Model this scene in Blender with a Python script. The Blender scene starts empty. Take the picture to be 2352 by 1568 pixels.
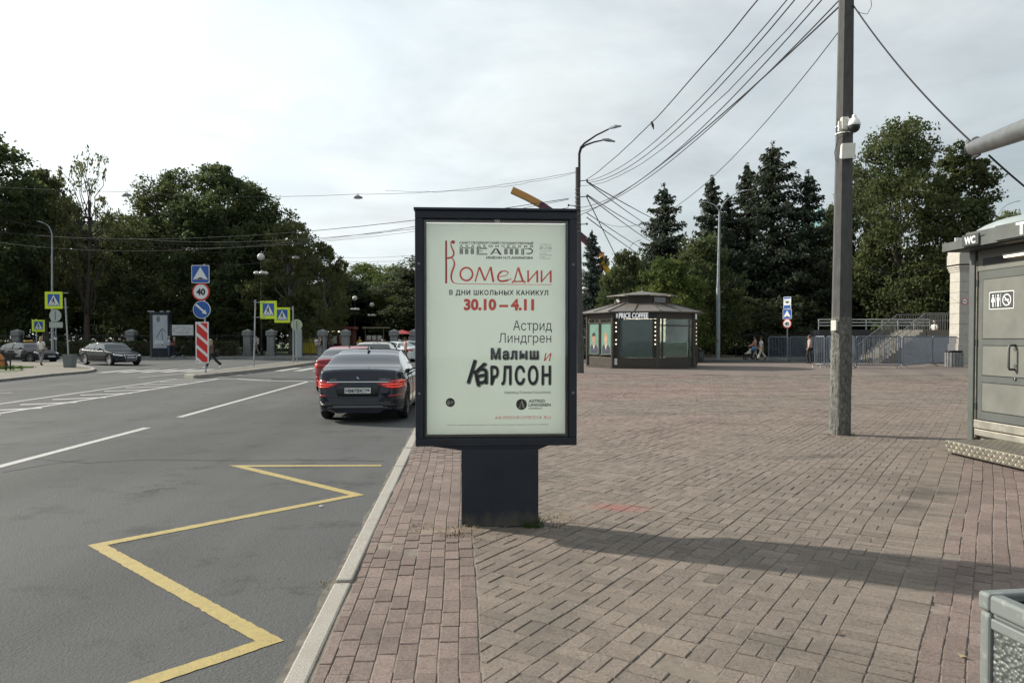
import bpy, math, random
import numpy as np
from mathutils import Vector, Matrix, noise
from mathutils.bvhtree import BVHTree

R = math.radians
rnd = random.Random(7)
sc = bpy.context.scene
C = sc.collection

# ------------------------------------------------------------------ camera
CAM_H, FOC, PITCH = 1.62, 1700.0, R(1.2)          # metres, focal length in units of a 2352 px wide picture
PPY = 776.0 + FOC * math.tan(PITCH)
cam = bpy.data.cameras.new('camera'); cam_ob = bpy.data.objects.new('camera', cam); C.objects.link(cam_ob)
cam.sensor_width = 36; cam.lens = 36 * FOC / 2352; cam.shift_y = (PPY - 784) / 2352
cam.clip_start = 0.05; cam.clip_end = 3000
CAMROT = Matrix.Rotation(R(90) - PITCH, 3, 'X')
cam_ob.matrix_world = Matrix.Translation((0, 0, CAM_H)) @ CAMROT.to_4x4()
sc.camera = cam_ob

# ------------------------------------------------------------------ sky and sun
SUN_EL, SH_AZ = R(29), R(-23.5)                   # shadows fall towards +x and a little to the camera
LDIR = Vector((math.cos(SH_AZ) * math.cos(SUN_EL), math.sin(SH_AZ) * math.cos(SUN_EL), -math.sin(SUN_EL)))
sun = bpy.data.lights.new('sun', 'SUN'); sun.energy = 4.6; sun.angle = R(1.2); sun.color = (1.0, 0.92, 0.80)
sun_ob = bpy.data.objects.new('sun', sun); C.objects.link(sun_ob)
sun_ob.rotation_euler = LDIR.to_track_quat('-Z', 'Y').to_euler(); sun_ob.location = (-60, 30, 60)
w = bpy.data.worlds.new('World'); sc.world = w; w.use_nodes = True
nt = w.node_tree; nt.nodes.clear(); N = nt.nodes.new; L = nt.links.new
out = N('ShaderNodeOutputWorld'); mixs = N('ShaderNodeMixShader')
sky = N('ShaderNodeTexSky'); sky.sky_type = 'NISHITA'; sky.sun_disc = False
sky.sun_elevation = SUN_EL; sky.sun_rotation = math.atan2(-LDIR.x, -LDIR.y); sky.air_density = 1.2; sky.dust_density = 3.0
bg1 = N('ShaderNodeBackground'); bg1.inputs[1].default_value = 0.1; L(sky.outputs[0], bg1.inputs[0])
tc = N('ShaderNodeTexCoord'); sep = N('ShaderNodeSeparateXYZ'); L(tc.outputs['Generated'], sep.inputs[0])
def wm(op, a, b=None, c=None):
    n = N('ShaderNodeMath'); n.operation = op
    for i, v in enumerate((a, b, c)):
        if v is None: continue
        if isinstance(v, (int, float)): n.inputs[i].default_value = v
        else: L(v, n.inputs[i])
    return n.outputs[0]
zc = wm('ADD', wm('MAXIMUM', sep.outputs[2], 0.0), 0.16)
cmb = N('ShaderNodeCombineXYZ'); L(wm('DIVIDE', sep.outputs[0], zc), cmb.inputs[0]); L(wm('DIVIDE', sep.outputs[1], zc), cmb.inputs[1])
def wnoise(scale, det, rough, dist=0.0):
    n = N('ShaderNodeTexNoise'); n.inputs['Scale'].default_value = scale; n.inputs['Detail'].default_value = det
    n.inputs['Roughness'].default_value = rough; n.inputs['Distortion'].default_value = dist; L(cmb.outputs[0], n.inputs['Vector']); return n.outputs[0]
n1 = wnoise(0.62, 6, 0.55, 0.5); n2 = wnoise(1.5, 6, 0.6, 0.3)
cov = N('ShaderNodeMapRange'); L(n1, cov.inputs[0]); cov.inputs[1].default_value = 0.33; cov.inputs[2].default_value = 0.56
cov.inputs[3].default_value = 0.62; cov.inputs[4].default_value = 1.0
dot = N('ShaderNodeVectorMath'); dot.operation = 'DOT_PRODUCT'; L(tc.outputs['Generated'], dot.inputs[0]); dot.inputs[1].default_value = -LDIR
glow = wm('POWER', wm('MAXIMUM', dot.outputs['Value'], 0.0), 1.6)
cl = wm('ADD', wm('MULTIPLY_ADD', glow, 0.46, 0.455), wm('MULTIPLY', wm('SUBTRACT', n2, 0.5), 0.42))
ccol = N('ShaderNodeMix'); ccol.data_type = 'RGBA'; L(wm('MULTIPLY', n1, 1.2), ccol.inputs[0])
ccol.inputs[6].default_value = (0.80, 0.95, 1.04, 1); ccol.inputs[7].default_value = (0.965, 1.0, 0.985, 1)
bg2 = N('ShaderNodeBackground'); L(ccol.outputs[2], bg2.inputs[0]); L(cl, bg2.inputs[1])
L(cov.outputs[0], mixs.inputs[0]); L(bg1.outputs[0], mixs.inputs[1]); L(bg2.outputs[0], mixs.inputs[2]); L(mixs.outputs[0], out.inputs[0])
sc.view_settings.view_transform = 'Standard'; sc.view_settings.look = 'None'
sc.view_settings.exposure = 0.62; sc.view_settings.gamma = 1.0; sc.view_settings.use_curve_mapping = False
sc.render.engine = 'CYCLES'; sc.cycles.max_bounces = 6; sc.cycles.diffuse_bounces = 3; sc.cycles.glossy_bounces = 3; sc.cycles.volume_bounces = 0; sc.cycles.transparent_max_bounces = 8
sc.cycles.caustics_reflective = False; sc.cycles.caustics_refractive = False

# ------------------------------------------------------------------ picture -> place (plain surveying)
def ray(px, py): return CAMROT @ Vector(((px - 1176) / FOC, -(py - PPY) / FOC, -1.0))
def G(px, py, z=0.0):
    d = ray(px, py); t = (z - CAM_H) / d.z; return Vector((d.x * t, d.y * t, z))
def at(px, py, Y):
    d = ray(px, py); t = Y / d.y; return Vector((d.x * t, Y, CAM_H + d.z * t))

# ------------------------------------------------------------------ mesh helpers
class MB:
    def __init__(s): s.v = []; s.f = []
    def add(s, vs, fs):
        o = len(s.v); s.v += [tuple(v) for v in vs]; s.f += [tuple(i + o for i in f) for f in fs]; return s
    def box(s, c, sz, rz=0.0, m=None):
        x, y, z = [a / 2 for a in sz]; vs = []
        for dx, dy, dz in ((-x,-y,-z),(x,-y,-z),(x,y,-z),(-x,y,-z),(-x,-y,z),(x,-y,z),(x,y,z),(-x,y,z)):
            if rz: dx, dy = dx*math.cos(rz)-dy*math.sin(rz), dx*math.sin(rz)+dy*math.cos(rz)
            p = Vector((c[0]+dx, c[1]+dy, c[2]+dz)); vs.append(m @ p if m else p)
        return s.add(vs, [(0,3,2,1),(4,5,6,7),(0,1,5,4),(1,2,6,5),(2,3,7,6),(3,0,4,7)])
    def tube(s, pts, r, n=8, cap=True, ph=0.0):
        pts = [Vector(p) for p in pts]; k = len(pts); rs = r if isinstance(r, (list, tuple)) else [r]*k
        vs = []; ref = None
        for i in range(k):
            t = (pts[min(i+1,k-1)] - pts[max(i-1,0)]).normalized()
            if ref is None:
                ref = Vector((1,0,0)) if abs(t.z) > 0.9 else Vector((0,0,1))
            a = (ref - t*ref.dot(t)).normalized(); b = t.cross(a); ref = a
            for j in range(n):
                q = 2*math.pi*j/n + ph; vs.append(pts[i] + (a*math.cos(q) + b*math.sin(q))*rs[i])
        fs = [(i*n+j, i*n+(j+1)%n, (i+1)*n+(j+1)%n, (i+1)*n+j) for i in range(k-1) for j in range(n)]
        if cap: fs += [tuple(range(n-1,-1,-1)), tuple(range((k-1)*n, k*n))]
        return s.add(vs, fs)
    def lathe(s, prof, c=(0,0,0), n=16, axis='Z', cap=True):
        vs = []
        for r, h in prof:
            for j in range(n):
                a = 2*math.pi*j/n; p = (r*math.cos(a), r*math.sin(a), h)
                if axis == 'Y': p = (p[0], p[2], p[1])
                if axis == 'X': p = (p[2], p[0], p[1])
                vs.append((p[0]+c[0], p[1]+c[1], p[2]+c[2]))
        k = len(prof); fs = [(i*n+j, i*n+(j+1)%n, (i+1)*n+(j+1)%n, (i+1)*n+j) for i in range(k-1) for j in range(n)]
        if cap: fs += [tuple(range(n-1,-1,-1)), tuple(range((k-1)*n, k*n))]
        return s.add(vs, fs)
    def ball(s, c, r, n=12, m=8):
        rr = r if isinstance(r, (list, tuple)) else (r,r,r); vs = []
        for i in range(m+1):
            t = math.pi*i/m
            for j in range(n):
                a = 2*math.pi*j/n; vs.append((c[0]+rr[0]*math.sin(t)*math.cos(a), c[1]+rr[1]*math.sin(t)*math.sin(a), c[2]+rr[2]*math.cos(t)))
        return s.add(vs, [(i*n+j, (i+1)*n+j, (i+1)*n+(j+1)%n, i*n+(j+1)%n) for i in range(m) for j in range(n)])
    def poly(s, pts, y, t=0.003):
        """flat polygon in x,z facing -y, front face at y, t thick"""
        n = len(pts); a = sum(pts[i][0]*pts[(i+1)%n][1]-pts[(i+1)%n][0]*pts[i][1] for i in range(n))
        if a < 0: pts = pts[::-1]
        vs = [(p[0], y, p[1]) for p in pts] + [(p[0], y+t, p[1]) for p in pts]
        return s.add(vs, [tuple(range(n)), tuple(range(2*n-1, n-1, -1))] + [(i, i+n, (i+1)%n+n, (i+1)%n) for i in range(n)])
    def slab(s, pts, z0, z1):
        n = len(pts); a = sum(pts[i][0]*pts[(i+1)%n][1]-pts[(i+1)%n][0]*pts[i][1] for i in range(n))
        if a < 0: pts = pts[::-1]
        vs = [(p[0], p[1], z0) for p in pts] + [(p[0], p[1], z1) for p in pts]
        return s.add(vs, [tuple(range(n-1,-1,-1)), tuple(range(n, 2*n))] + [(i, (i+1)%n, (i+1)%n+n, i+n) for i in range(n)])
    def ring(s, x0, x1, z0, z1, wd, y0, y1):
        """rectangular frame in x,z of bar width wd between depths y0 and y1"""
        h = (y1-y0); cy = (y0+y1)/2
        s.box(((x0+x1)/2, cy, z1-wd/2), (x1-x0, h, wd)); s.box(((x0+x1)/2, cy, z0+wd/2), (x1-x0, h, wd))
        s.box((x0+wd/2, cy, (z0+z1)/2), (wd, h, z1-z0-2*wd)); s.box((x1-wd/2, cy, (z0+z1)/2), (wd, h, z1-z0-2*wd)); return s
    def strip(s, pts, wd, z):
        """flat mitred ribbon on the ground"""
        pts = [Vector((p[0], p[1])) for p in pts]; k = len(pts); Ls = []; Rs = []
        for i in range(k):
            d0 = (pts[i]-pts[i-1]).normalized() if i else None; d1 = (pts[i+1]-pts[i]).normalized() if i < k-1 else None
            if d0 is None: d0 = d1
            if d1 is None: d1 = d0
            n0 = Vector((-d0.y, d0.x)); n1 = Vector((-d1.y, d1.x)); m = (n0+n1)
            m = m.normalized() if m.length > 1e-3 else n0; l = wd/2/max(0.18, m.dot(n0))
            Ls.append((pts[i].x+m.x*l, pts[i].y+m.y*l, z)); Rs.append((pts[i].x-m.x*l, pts[i].y-m.y*l, z))
        return s.add(Ls+Rs, [(i, k+i, k+i+1, i+1) for i in range(k-1)])
    def mesh(s, name, smooth=False):
        me = bpy.data.meshes.new(name); me.from_pydata(s.v, [], s.f); me.update()
        if smooth: me.polygons.foreach_set('use_smooth', [True]*len(me.polygons))
        return me
    def build(s, name, m, parent=None, smooth=False, bevel=0.0, seg=2):
        return obj(name, s.mesh(name, smooth), m, parent, bevel, seg)

def np_mesh(name, verts, quads, smooth=False):
    me = bpy.data.meshes.new(name); nv, nq = len(verts), len(quads)
    me.vertices.add(nv); me.vertices.foreach_set('co', np.asarray(verts, np.float32).ravel())
    k = quads.shape[1]; me.loops.add(nq*k); me.loops.foreach_set('vertex_index', np.asarray(quads, np.int32).ravel())
    me.polygons.add(nq); me.polygons.foreach_set('loop_start', np.arange(0, nq*k, k, dtype=np.int32))
    me.polygons.foreach_set('loop_total', np.full(nq, k, np.int32))
    if smooth: me.polygons.foreach_set('use_smooth', np.ones(nq, bool))
    me.update(calc_edges=True); me.validate(); return me

def obj(name, me, m, parent=None, bevel=0.0, seg=2):
    if m is not None and not me.materials: me.materials.append(M[m] if isinstance(m, str) else m)
    o = bpy.data.objects.new(name, me); C.objects.link(o)
    if parent: o.parent = parent
    if bevel:
        b = o.modifiers.new('bevel', 'BEVEL'); b.width = bevel; b.segments = seg; b.limit_method = 'ANGLE'; b.angle_limit = R(40)
    return o
def tag(o, label, cat, group=None):
    o['label'] = label; o['category'] = cat
    if group: o['group'] = group
    return o
def thing(name, label, cat, loc=(0,0,0), rz=0.0, group=None):
    o = bpy.data.objects.new(name, None); C.objects.link(o); o.location = loc; o.rotation_euler = (0,0,rz); o.empty_display_size = 0.2
    return tag(o, label, cat, group)
def struct(o, kind='structure'): o['kind'] = kind; return o
def copy_tree(o, parent=None, name=None):
    c = o.copy(); C.objects.link(c); c.parent = parent
    for ch in o.children: copy_tree(ch, c)
    return c

_txt = {}
def _glyphs(body, res, space, off=0.0):
    c = bpy.data.curves.new('t', 'FONT'); c.body = body; c.offset = off; c.resolution_u = res; c.space_character = space; c.fill_mode = 'FRONT'
    o = bpy.data.objects.new('t', c); me = o.to_mesh()
    v = [(x.co[0], x.co[1]) for x in me.vertices]; f = [tuple(p.vertices) for p in me.polygons]
    o.to_mesh_clear(); bpy.data.objects.remove(o); bpy.data.curves.remove(c); return v, f
def text_data(body, res=3, space=1.0, off=0.0):
    k = (body, res, space, off)
    if k not in _txt:
        v, f = _glyphs(body.replace('н', 'п'), res, space, off)
        if 'н' in body:                       # the font's own glyph has overlapping outlines: draw it as two stems and a bar
            for k_, ch in enumerate(body):
                if ch == 'н':
                    x = max(q[0] for q in _glyphs(body[:k_].replace('н', 'п')+'п', res, space)[0])-0.508
                    f = [q for q in f if not all(x+.06 <= v[t][0] <= x+.52 for t in q)]
                    for a, b, c_, d in ((.075,.163,0,.542), (.421,.508,0,.542), (.163,.421,.238,.319)):
                        o = len(v); v += [(x+a, c_), (x+b, c_), (x+b, d), (x+a, d)]; f.append((o, o+1, o+2, o+3))
        xs = [a[0] for a in v]; x0 = min(xs); wd = max(xs)-x0
        _txt[k] = ([(a[0]-x0, a[1]) for a in v], f, wd)
    return _txt[k]
def text(name, body, x, z, h, y, m, parent, width=None, align='l', bold=0.0, res=3, slant=0.0, rot=0.0, space=1.0, off=0.0):
    """lettering in the x,z plane facing -y; h = cap height, x = left/centre/right, z = baseline, width = fitted width, bold = stroke gain in metres / h"""
    v, f, wd = text_data(body, res, space, off); s = h/0.70; g_ = bold*h
    sx = ((width-2*g_)/wd) if width else s
    W = wd*sx; off = {'l':g_, 'c':-W/2, 'r':-W-g_}[align]; cr, sr = math.cos(rot), math.sin(rot); vs = []; fs = []
    sh = [(0, 0)] if bold <= 0 else [(g_*math.cos(t*math.pi/4), g_*math.sin(t*math.pi/4)) for t in range(8)]
    for k, (dx, dz) in enumerate(sh):
        o = len(vs)
        for a, b in v:
            p, q = off + a*sx + b*s*slant, b*s; vs.append((x + p*cr - q*sr + dx, y - k*2e-5, z + p*sr + q*cr + dz))
        fs += [tuple(i+o for i in q) for q in f]
    me = bpy.data.meshes.new(name); me.from_pydata(vs, [], fs); me.update()
    return obj(name, me, m, parent)

def bez(p0, p1, p2, p3, n=14):
    r = []
    for i in range(n+1):
        t = i/n; a = (1-t); r.append(tuple(a**3*p0[k]+3*a*a*t*p1[k]+3*a*t*t*p2[k]+t**3*p3[k] for k in range(len(p0))))
    return r
def stroke(mb, pts, wds, y):
    """variable-width pen stroke in x,z facing -y"""
    k = len(pts); ws = wds if isinstance(wds, (list, tuple)) else [wds]*k; a = []; b = []
    for i in range(k):
        d = Vector(pts[min(i+1,k-1)]) - Vector(pts[max(i-1,0)]); d.normalize(); n = Vector((-d.y, d.x))*ws[i]/2
        a.append((pts[i][0]+n.x, y, pts[i][1]+n.y)); b.append((pts[i][0]-n.x, y, pts[i][1]-n.y))
    return mb.add(a+b, [(i, k+i, k+i+1, i+1) for i in range(k-1)])
def circ(cx, cz, r, n=32, a0=0.0, a1=2*math.pi, rz=None):
    rz = rz or r; full = abs(a1-a0-2*math.pi) < 1e-6; m = n if full else n+1
    return [(cx+r*math.cos(a0+(a1-a0)*i/n), cz+rz*math.sin(a0+(a1-a0)*i/n)) for i in range(m)]

# ------------------------------------------------------------------ materials
M = {}
class Mat:
    def __init__(s, name):
        s.m = bpy.data.materials.new(name); s.m.use_nodes = True; s.t = s.m.node_tree; s.b = s.t.nodes['Principled BSDF']; s.o = s.t.nodes['Material Output']; M[name] = s.m
    def n(s, typ, **kw):
        x = s.t.nodes.new(typ)
        for k, v in kw.items():
            if k[0] == '_': x.inputs[k[1:].replace('__',' ')].default_value = v
            else: setattr(x, k, v)
        return x
    def l(s, a, b): s.t.links.new(a, b)
    def noise(s, scale, det=3, rough=0.55, coord='Object', stretch=None):
        c = s.n('ShaderNodeTexCoord'); x = s.n('ShaderNodeTexNoise', _Scale=scale, _Detail=det, _Roughness=rough); src = c.outputs[coord]
        if coord == 'World': pass
        if stretch:
            mp = s.n('ShaderNodeMapping'); mp.inputs['Scale'].default_value = stretch; s.l(src, mp.inputs[0]); src = mp.outputs[0]
        s.l(src, x.inputs['Vector']); return x.outputs[0]
    def wnoise(s, scale, det=3, rough=0.55, stretch=None):
        g = s.n('ShaderNodeNewGeometry'); x = s.n('ShaderNodeTexNoise', _Scale=scale, _Detail=det, _Roughness=rough); src = g.outputs['Position']
        if stretch:
            mp = s.n('ShaderNodeMapping'); mp.inputs['Scale'].default_value = stretch; s.l(src, mp.inputs[0]); src = mp.outputs[0]
        s.l(src, x.inputs['Vector']); return x.outputs[0]
    def math(s, op, a, b=None):
        x = s.n('ShaderNodeMath', operation=op)
        for i, v in enumerate((a, b)):
            if v is None: continue
            if isinstance(v, (int, float)): x.inputs[i].default_value = v
            else: s.l(v, x.inputs[i])
        return x.outputs[0]
    def rng(s, v, a, b, c, d):
        x = s.n('ShaderNodeMapRange'); s.l(v, x.inputs[0])
        for i, q in enumerate((a, b, c, d)): x.inputs[i+1].default_value = q
        return x.outputs[0]
    def mix(s, f, a, b, mode='MIX'):
        x = s.n('ShaderNodeMix', data_type='RGBA', blend_type=mode)
        for i, v in ((0, f), (6, a), (7, b)):
            if isinstance(v, tuple): x.inputs[i].default_value = (v[0], v[1], v[2], 1)
            elif isinstance(v, (int, float)): x.inputs[i].default_value = v
            else: s.l(v, x.inputs[i])
        return x.outputs[2]
    def bump(s, h, st, dist=0.01):
        x = s.n('ShaderNodeBump', _Strength=st, _Distance=dist); s.l(h, x.inputs['Height']); s.l(x.outputs[0], s.b.inputs['Normal']); return x
    def col(s, v):
        if isinstance(v, tuple): s.b.inputs['Base Color'].default_value = (v[0], v[1], v[2], 1)
        else: s.l(v, s.b.inputs['Base Color'])
def mat(name, col, rough=0.6, metal=0.0, var=0.12, scale=6.0, bump=0.0, bscale=60, spec=None, coat=0.0, emit=0.0, dirt=0.0):
    a = Mat(name); a.b.inputs['Roughness'].default_value = rough; a.b.inputs['Metallic'].default_value = metal
    if spec is not None: a.b.inputs['Specular IOR Level'].default_value = spec
    if coat: a.b.inputs['Coat Weight'].default_value = coat; a.b.inputs['Coat Roughness'].default_value = 0.03
    if var:
        f = a.noise(scale, 5, 0.6); lo = tuple(c*(1-var) for c in col); hi = tuple(min(1, c*(1+var)) for c in col)
        c = a.mix(a.rng(f, 0.3, 0.7, 0, 1), lo, hi)
        if dirt: c = a.mix(a.math('MULTIPLY', a.rng(a.noise(scale*0.35, 6, 0.7), 0.5, 0.75, 0, 1), dirt), c, (0.09, 0.08, 0.065))
        a.col(c); a.l(a.rng(f, 0.3, 0.7, max(0, rough-0.06), min(1, rough+0.06)), a.b.inputs['Roughness'])
    else: a.col(col)
    if bump: a.bump(a.noise(bscale, 3), bump, 0.004)
    if emit: a.b.inputs['Emission Color'].default_value = (*col, 1); a.b.inputs['Emission Strength'].default_value = emit
    return a
def glass(name, tint=(0.6,0.68,0.68), op=0.25, rough=0.02):
    """thin window pane: part see-through, part mirror by Fresnel, a little film of dirt"""
    a = Mat(name); t = a.t; t.nodes.remove(a.b); tr = a.n('ShaderNodeBsdfTransparent'); tr.inputs[0].default_value = (*tint, 1)
    gl = a.n('ShaderNodeBsdfGlossy', _Roughness=rough); df = a.n('ShaderNodeBsdfDiffuse'); df.inputs[0].default_value = (*[c*0.5 for c in tint], 1)
    m1 = a.n('ShaderNodeMixShader'); m1.inputs[0].default_value = op; a.l(tr.outputs[0], m1.inputs[1]); a.l(df.outputs[0], m1.inputs[2])
    fr = a.n('ShaderNodeFresnel', _IOR=1.5); m2 = a.n('ShaderNodeMixShader'); a.l(fr.outputs[0], m2.inputs[0]); a.l(m1.outputs[0], m2.inputs[1]); a.l(gl.outputs[0], m2.inputs[2])
    a.l(m2.outputs[0], a.o.inputs[0]); return a
# asphalt: coarse aggregate near the kerb side, worn lighter wheel tracks, stains
def asphalt(name, base, agg):
    a = Mat(name); fine = a.wnoise(150, 2, 0.7); mid = a.wnoise(48, 4, 0.7); big = a.wnoise(0.5, 5, 0.6, (1.0, 0.12, 1)); st = a.wnoise(1.3, 7, 0.75); pt = a.wnoise(0.22, 3, 0.6)
    c = a.mix(a.rng(fine, 0.32, 0.70, 0, 1), tuple(x*(1-agg) for x in base), tuple(x*(1+agg) for x in base))
    c = a.mix(a.rng(mid, 0.30, 0.48, 0.75, 0), c, tuple(x*0.30 for x in base))
    c = a.mix(a.rng(mid, 0.56, 0.74, 0, 0.65), c, tuple(x*2.1 for x in base))
    c = a.mix(a.rng(big, 0.40, 0.60, 0.0, 0.65), c, tuple(x*1.42 for x in base))
    c = a.mix(a.rng(pt, 0.45, 0.6, 0.0, 0.35), c, tuple(x*0.62 for x in base))
    c = a.mix(a.rng(st, 0.54, 0.68, 0, 0.7), c, tuple(x*0.45 for x in base)); a.col(c)
    a.b.inputs['Roughness'].default_value = 0.85; a.b.inputs['Specular IOR Level'].default_value = 0.3
    h = a.math('ADD', a.math('MULTIPLY', fine, 0.6), a.math('MULTIPLY', mid, 1.6)); a.bump(h, 0.8, 0.009); return a
asphalt('asphalt', (0.064, 0.067, 0.067), 0.5)
asphalt('asphalt_far', (0.10, 0.10, 0.098), 0.3)
a = Mat('earth'); a.col(a.mix(a.rng(a.wnoise(0.4, 5), 0.35, 0.65, 0, 1), (0.05, 0.06, 0.025), (0.11, 0.09, 0.06))); a.b.inputs['Roughness'].default_value = 0.95
STAINS = [(G(1420, 1166), .34, .16, -.25, (0.30, 0.085, 0.078), .5), (G(2130, 1128), .55, .30, .5, (0.045, 0.043, 0.04), .6), (G(2085, 1160), .30, .22, .2, (0.05, 0.047, 0.043), .5), (G(1870, 1050), .9, .22, .1, (0.06, 0.056, 0.05), .45), (G(2180, 1330), .35, .25, .9, (0.06, 0.056, 0.05), .35),
          (G(1680, 1330), .30, .20, .3, (0.07, 0.065, 0.058), .35), (G(1010, 1222), .40, .10, .1, (0.24, 0.20, 0.15), .55), (G(1250, 1420), .5, .2, 1.0, (0.075, 0.07, 0.062), .3), (G(1560, 950), 1.6, .30, 0, (0.07, 0.066, 0.06), .35), (G(880, 1450), .25, .18, .3, (0.06, 0.05, 0.048), .4), (G(1780, 1480), .3, .18, -.4, (0.07, 0.065, 0.058), .4)]
def paver(name, base, alt, spread):
    a = Mat(name); oi = a.n('ShaderNodeObjectInfo'); g = a.n('ShaderNodeNewGeometry')
    r = a.math('FRACT', a.math('ADD', oi.outputs['Random'], g.outputs['Random Per Island']))
    at_ = a.n('ShaderNodeAttribute', attribute_name='tint')
    b = a.mix(at_.outputs['Fac'], base, alt)
    fine = a.wnoise(120, 3, 0.8); mid = a.wnoise(52, 3, 0.75); big = a.wnoise(0.9, 5, 0.65); pat = a.wnoise(6, 6, 0.75); blo = a.wnoise(17, 4, 0.7)
    c = a.mix(a.rng(r, 0, 1, 0, 1), a.mix(1.0, b, tuple([1-spread]*3), 'MULTIPLY'), a.mix(1.0, b, (1+spread, 1+spread*0.95, 1+spread*0.9), 'MULTIPLY'))
    c = a.mix(a.rng(fine, 0.40, 0.66, 0, 0.8), c, a.mix(1.0, c, (1.6, 1.57, 1.5), 'MULTIPLY'))
    c = a.mix(a.rng(mid, 0.34, 0.50, 0.75, 0), c, a.mix(1.0, c, (0.58, 0.57, 0.57), 'MULTIPLY'))
    c = a.mix(a.rng(mid, 0.55, 0.70, 0, 0.55), c, a.mix(1.0, c, (1.45, 1.43, 1.38), 'MULTIPLY'))
    c = a.mix(a.rng(big, 0.45, 0.68, 0, 0.55), c, a.mix(1.0, c, (0.64, 0.64, 0.66), 'MULTIPLY'))
    c = a.mix(a.rng(blo, 0.52, 0.72, 0, 0.40), c, a.mix(1.0, c, (0.62, 0.60, 0.58), 'MULTIPLY'))
    c = a.mix(a.rng(pat, 0.52, 0.75, 0, 0.45), c, (0.205, 0.180, 0.150))
    if name in ('paver_grey', 'paver_red'):
        for p, rx, ry, rz, sc_, amt in STAINS:
            mp = a.n('ShaderNodeMapping', vector_type='TEXTURE'); mp.inputs['Location'].default_value = (p.x, p.y, 0); mp.inputs['Rotation'].default_value = (0, 0, rz); mp.inputs['Scale'].default_value = (rx, ry, 1); a.l(g.outputs['Position'], mp.inputs[0])
            ln = a.n('ShaderNodeVectorMath', operation='LENGTH'); a.l(mp.outputs[0], ln.inputs[0]); f = a.math('ADD', ln.outputs['Value'], a.math('MULTIPLY', a.math('SUBTRACT', pat, 0.5), 1.9))
            c = a.mix(a.rng(f, 0.2, 1.15, amt, 0), c, sc_)
    a.col(c); a.b.inputs['Roughness'].default_value = 0.88; a.b.inputs['Specular IOR Level'].default_value = 0.25
    a.bump(a.math('ADD', fine, a.math('MULTIPLY', mid, 1.4)), 0.7, 0.005); return a
paver('paver_grey', (0.154, 0.131, 0.113), (0.176, 0.133, 0.119), 0.16)
paver('paver_red', (0.158, 0.124, 0.112), (0.158, 0.124, 0.112), 0.17)
paver('paver_far', (0.138, 0.115, 0.105), (0.138, 0.115, 0.105), 0.1)
paver('paver_left', (0.132, 0.126, 0.108), (0.13, 0.124, 0.106), 0.12)
a = mat('joint_sand', (0.15, 0.128, 0.104), 0.95, var=0.35, scale=9)
a = Mat('kerb_stone'); f = a.wnoise(110, 3, 0.8); g2 = a.wnoise(3, 6, 0.7)
c = a.mix(a.rng(f, 0.32, 0.68, 0, 1), (0.15, 0.142, 0.124), (0.40, 0.38, 0.335)); c = a.mix(a.rng(g2, 0.5, 0.75, 0, 0.5), c, (0.19, 0.165, 0.13)); a.col(c); a.b.inputs['Roughness'].default_value = 0.85; a.bump(f, 0.35, 0.003)
mat('kerb_dark', (0.20, 0.195, 0.18), 0.85, var=0.3, scale=4, bump=0.3, bscale=90)
def paint(name, col, wear):
    a = Mat(name); f = a.wnoise(130, 3, 0.7); g2 = a.wnoise(2.5, 5, 0.7); d = a.wnoise(14, 4, 0.7, (1, 1, 1))
    wv = a.math('MULTIPLY', a.rng(f, 0.52, 0.70, 0, 1), a.rng(g2, 0.35, 0.65, wear*0.4, wear)); c = a.mix(a.rng(d, 0.3, 0.7, 0, 1), tuple(x*0.8 for x in col), col)
    a.col(a.mix(wv, c, (0.09, 0.09, 0.088))); a.b.inputs['Roughness'].default_value = 0.7; a.bump(f, 0.3, 0.003)
paint('road_white', (0.42, 0.42, 0.405), 1.25)
paint('road_yellow', (0.365, 0.285, 0.095), 1.35)
mat('crack_dark', (0.028, 0.027, 0.026), 0.95, var=0.2)
a = Mat('grass'); a.col(a.mix(a.wnoise(3, 4), (0.05, 0.085, 0.02), (0.10, 0.13, 0.035))); a.b.inputs['Roughness'].default_value = 0.8
mat('dry_grass', (0.20, 0.155, 0.085), 0.9, var=0.3)
# foliage
def leaf(name, c0, c1, tr=0.5):
    a = Mat(name); g = a.n('ShaderNodeNewGeometry'); oi = a.n('ShaderNodeObjectInfo'); big = a.wnoise(0.35, 3)
    f = a.math('FRACT', a.math('ADD', g.outputs['Random Per Island'], oi.outputs['Random']))
    c = a.mix(f, c0, c1); c = a.mix(a.rng(big, 0.35, 0.7, 0, 0.6), c, tuple(min(1, x*y) for x, y in zip(c1, (1.22, 1.1, 0.8)))); a.col(c)
    a.b.inputs['Roughness'].default_value = 0.6; a.b.inputs['Specular IOR Level'].default_value = 0.18
    t = a.n('ShaderNodeBsdfTranslucent'); a.l(c, t.inputs[0]); mx = a.n('ShaderNodeMixShader'); mx.inputs[0].default_value = tr
    a.l(a.b.outputs[0], mx.inputs[1]); a.l(t.outputs[0], mx.inputs[2]); a.l(mx.outputs[0], a.o.inputs[0])
leaf('leaf_dark', (0.046, 0.070, 0.032), (0.092, 0.122, 0.054))
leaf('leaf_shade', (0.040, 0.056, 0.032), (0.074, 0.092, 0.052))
leaf('leaf_mid', (0.044, 0.066, 0.028), (0.092, 0.112, 0.050))
leaf('leaf_olive', (0.060, 0.080, 0.032), (0.120, 0.132, 0.056))
leaf('leaf_light', (0.055, 0.088, 0.024), (0.11, 0.14, 0.042))
leaf('needle', (0.024, 0.038, 0.027), (0.054, 0.068, 0.046), 0.2)
leaf('needle_blue', (0.020, 0.038, 0.032), (0.042, 0.062, 0.052), 0.12)
leaf('hedge_leaf', (0.030, 0.046, 0.020), (0.058, 0.076, 0.032))
leaf('blade', (0.04, 0.09, 0.015), (0.09, 0.15, 0.03))
mat('bark', (0.055, 0.045, 0.036), 0.95, var=0.4, scale=8, bump=0.5, bscale=25)
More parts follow.
